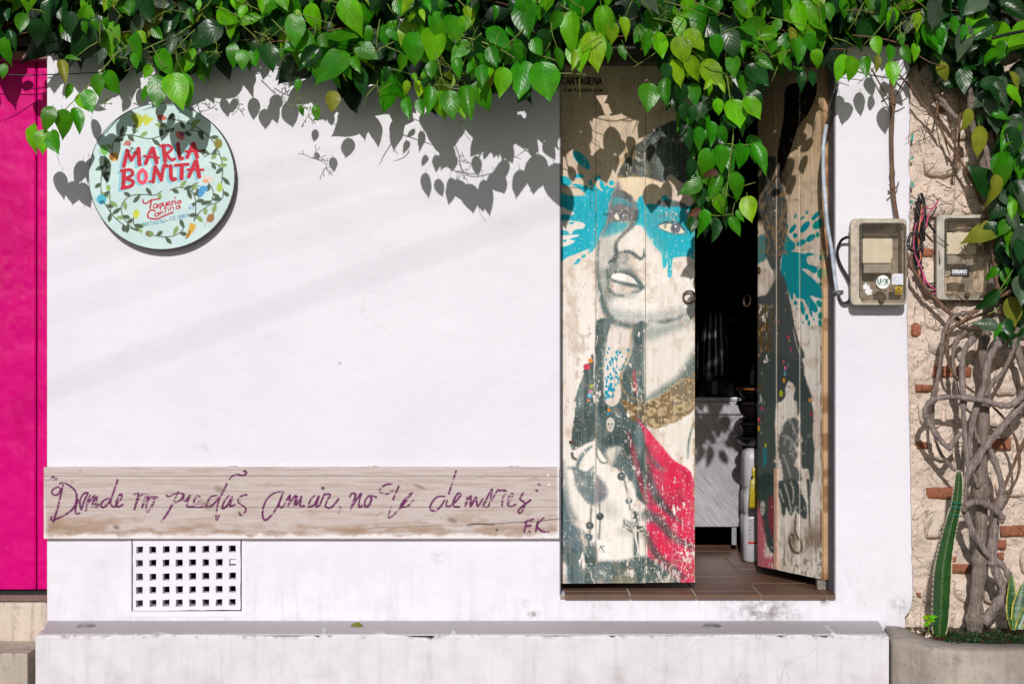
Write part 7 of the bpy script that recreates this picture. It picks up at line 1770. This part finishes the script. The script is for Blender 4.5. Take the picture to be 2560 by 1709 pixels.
for ln, r in (((zE([(1999, 560), (1940, 680), (1880, 780), (1770, 950), (1660, 1130)], .16)), .0022), (zE([(1830, 930), (1740, 1010), (1700, 1040)], .15), .002), (zE([(1640, 1200), (1700, 1170), (1760, 1130)], .15), .0025)):
    b = MB(); b.tube([P(*q) for q in ln], r, 6, 5); b.build("stem", M['stem'], cv, True)
# woody stem on the white pillar
ps = empty("pillar_stem", tuple(P(2230, 400, .03)), "single brown vine stem running down the white pillar to meter box", "vine stem")
b = MB(); b.tube([P(x, y, d) for x, y, d in ((2226, 190, .05), (2229, 230, .04), (2231, 264, .035), (2229, 343, .03), (2230, 400, .028), (2232, 464, .03), (2237, 510, .035), (2247, 566, .05))], [.006, .007, .010, .008, .0075, .009, .0075, .0075], 9, 6, True, lambda i: 1.35 if i % 15 == 12 else 1.0); b.build("main_stem", M['bark3'], ps, True)
for ln in (zD([(500, 480), (560, 590), (640, 725)], .04), zD([(760, 520), (700, 620), (655, 715)], .04), zD([(625, 1290), (650, 1320), (680, 1305), (690, 1270)], .04), zD([(615, 1360), (650, 1325)], .04), zD([(650, 730), (700, 715), (745, 690)], .05), zD([(570, 715), (610, 690), (640, 722)], .05)):
    b = MB(); b.tube([P(*q) for q in ln], [.0036]+[.003]*(len(ln)-2)+[.0022], 7, 4); b.build("branch", M['bark3'], ps, True)

# ------------------------------------------------------------------ cactus, snake plant, seedling, dry leaf
cac = empty("cactus", tuple(P(2349, 1588, .2)), "tall green ribbed cactus leaning in the planter against the wall", "cactus")
path, rad = spline([P(x, y, .19) for x, y in ((2348, 1592), (2350, 1560), (2353, 1500), (2356, 1440), (2360, 1400), (2370, 1345), (2382, 1295), (2391, 1260), (2396, 1215), (2397, 1185), (2398, 1181))], [.016, .025, .028, .028, .025, .021, .018, .0155, .013, .009, .002], 5)
ns, v, f = 16, [], []
for i, p in enumerate(path):
    t = (path[min(i+1, len(path)-1)]-path[max(i-1, 0)]).normalized(); a0 = Vector((0, -1, 0)); a0 = (a0-t*a0.dot(t)).normalized(); b0 = t.cross(a0)
    for k in range(ns):
        a = 2*math.pi*k/ns; rr_ = rad[i]*(.62+.38*abs(math.cos(a*2+.55))**.8)*(1.12+.03*math.sin(i*2.2)); v.append(p+(a0*math.cos(a)+b0*math.sin(a))*rr_)
for i in range(len(path)-1):
    for k in range(ns): f.append((i*ns+k, i*ns+(k+1) % ns, (i+1)*ns+(k+1) % ns, (i+1)*ns+k))
m, nt, bs = new_mat("cactus_skin"); p_ = position(nt); n1 = noise(nt, p_, 14, 5, .6); st = noise(nt, position(nt, 3, 3, 40), 3, 3, .5)
col = ramp(nt, n1, [(.3, (.010, .052, .010)), (.7, (.030, .11, .015))]); col = mixc(nt, math_n(nt, 'MULTIPLY', ramp(nt, st, [(.45, (0, 0, 0)), (.7, (1, 1, 1))]), .35), col, (.02, .10, .02, 1))
nt.links.new(col, bs.inputs["Base Color"]); bs.inputs["Roughness"].default_value = .42; bump(nt, bs, n1, .2, .006)
mesh_obj("cactus_stem", v, f, m, cac, True)
b = MB()
for i in range(2, len(path)-1):
    t = (path[min(i+1, len(path)-1)]-path[max(i-1, 0)]).normalized(); a0 = Vector((0, -1, 0)); a0 = (a0-t*a0.dot(t)).normalized(); b0 = t.cross(a0)
    for k in range(4):
        a = (k*math.pi-.55*1.0)/2; q = path[i]+(a0*math.cos(a)+b0*math.sin(a))*rad[i]*1.13
        for u in range(2):
            s_ = .0018; qq = q+t*(.006*u); b.add([qq+Vector((s_, 0, 0)), qq+Vector((-s_, 0, 0)), qq+Vector((0, 0, s_*1.4)), qq+Vector((0, 0, -s_*1.4)), qq+(a0*math.cos(a)+b0*math.sin(a))*.006], [(0, 2, 4), (2, 1, 4), (1, 3, 4), (3, 0, 4)])
o = b.build("spine_tufts", simple("pale_spines", (.55, .48, .34), .8), cac); o['kind'] = 'stuff'
b = MB(); q = path[34] if len(path) > 34 else path[-8]
for zz in (0, .016, -.03):
    b.torus(q+Vector((.0, 0, zz)), .024, .0016, (.2, .1, 1), 20, 6)
b.build("tie_string", simple("teal_string", (.01, .22, .18), .6), cac)
sp = empty("snake_plant", tuple(P(2535, 1560, .2)), "snake plant with yellow edged green blades in the planter corner", "plant")
m, nt, bs = new_mat("banded_blade"); p_ = position(nt, 8, 8, 60); n1 = noise(nt, p_, 1.4, 4, .6)
nt.links.new(ramp(nt, n1, [(.42, (.012, .06, .018)), (.62, (.07, .19, .05))]), bs.inputs["Base Color"]); bs.inputs["Roughness"].default_value = .4
edge_m = simple("yellow_blade_edge", (.50, .43, .06), .45, 0, .15, 30, 0)
for (x0, y0, x1, y1, w, d, tw) in ((2527, 1572, 2528, 1434, 30, .20, .2), (2537, 1572, 2562, 1452, 34, .24, -.5), (2545, 1572, 2584, 1490, 26, .27, -.3), (2530, 1572, 2520, 1540, 14, .26, .4), (2533, 1574, 2536, 1535, 12, .29, .1), (2552, 1572, 2600, 1470, 30, .18, -.5)):
    e = empty("blade", (0, 0, 0)); bpy.data.objects.remove(e)
    n = 10; v = []; fb, fe = [], []
    for i in range(n+1):
        t = i/n; c_ = P(x0+(x1-x0)*t+6*tw*math.sin(t*2.5), y0+(y1-y0)*t, d-.03*t); ww = w/PXM/2*(.62+.75*t if t < .5 else (1-t)**.55*1.40)
        ww = max(ww, .0008)
        for u in (-1, -.78, 0, .78, 1): v.append(c_+Vector((u*ww, -.25*ww*(u*u)+tw*u*ww*.5, 0)))
    for i in range(n):
        for j in range(4): (fe if j in (0, 3) else fb).append((i*5+j, i*5+j+1, (i+1)*5+j+1, (i+1)*5+j))
    mesh_obj("blade", v, fb+fe, None, sp, True, [m, edge_m], [0]*len(fb)+[1]*len(fe))
sd = empty("seedling", tuple(P(2322, 1580, .22)), "small yellow green seedling sprouting left of the cactus foot", "plant")
fs = Foliage(sd)
for (x0, y0, x1, y1, c_) in ((2322, 1545, 2306, 1541, 'Y'), (2324, 1543, 2342, 1538, 'B'), (2322, 1548, 2324, 1560, 'Y'), (2321, 1556, 2310, 1562, 'B'), (2323, 1542, 2318, 1534, 'Y'), (2325, 1548, 2338, 1552, 'B')):
    fs.add(c_, leaf_matrix(P(x0, y0, .22), P(x1, y1, .235), 1.0, Vector((0, -1, .7))), True)
fs.build(); b = MB(); b.tube([P(2321, 1585, .22), P(2322, 1560, .22), P(2323, 1543, .22)], [.002, .0016, .001], 6, 3); b.build("stalk", M['stem'], sd, True)
dlf = empty("fallen_leaf", tuple(on_top(895, 1570)), "curled dry leaf lying on the white step below the board", "leaf")
q = P(895, 1570, .14); q.z = zt+.008
dl_m = LEAVES['O'][1]; o = bpy.data.objects.new("leaf_blade", dl_m); COL.objects.link(o); o.parent = dlf; o.matrix_parent_inverse = Matrix.Translation(-dlf.location)
o.matrix_basis = leaf_matrix(q+Vector((-.024, 0, .002)), q+Vector((.026, -.015, .003)), 1.0, Vector((.15, -.35, 1)))

# overhead street cables: their soft shadows cross the wall
for k, (px, py, sl, dist, r) in enumerate(((700, 430, .24, 10.5, .0028), (700, 505, .27, 11.0, .0032), (700, 600, .31, 12, .0028), (700, 765, .36, 11, .0042))):
    c_ = P(px, py, 0)+to_sun*dist; dv = Vector((1, 0, sl))
    b = MB(); b.tube([c_+dv*t for t in (-9, -4, 0, 4, 9)], r, 8, 1); o = b.build("overhead_cable", M['black_plastic']); o['kind'] = 'structure'
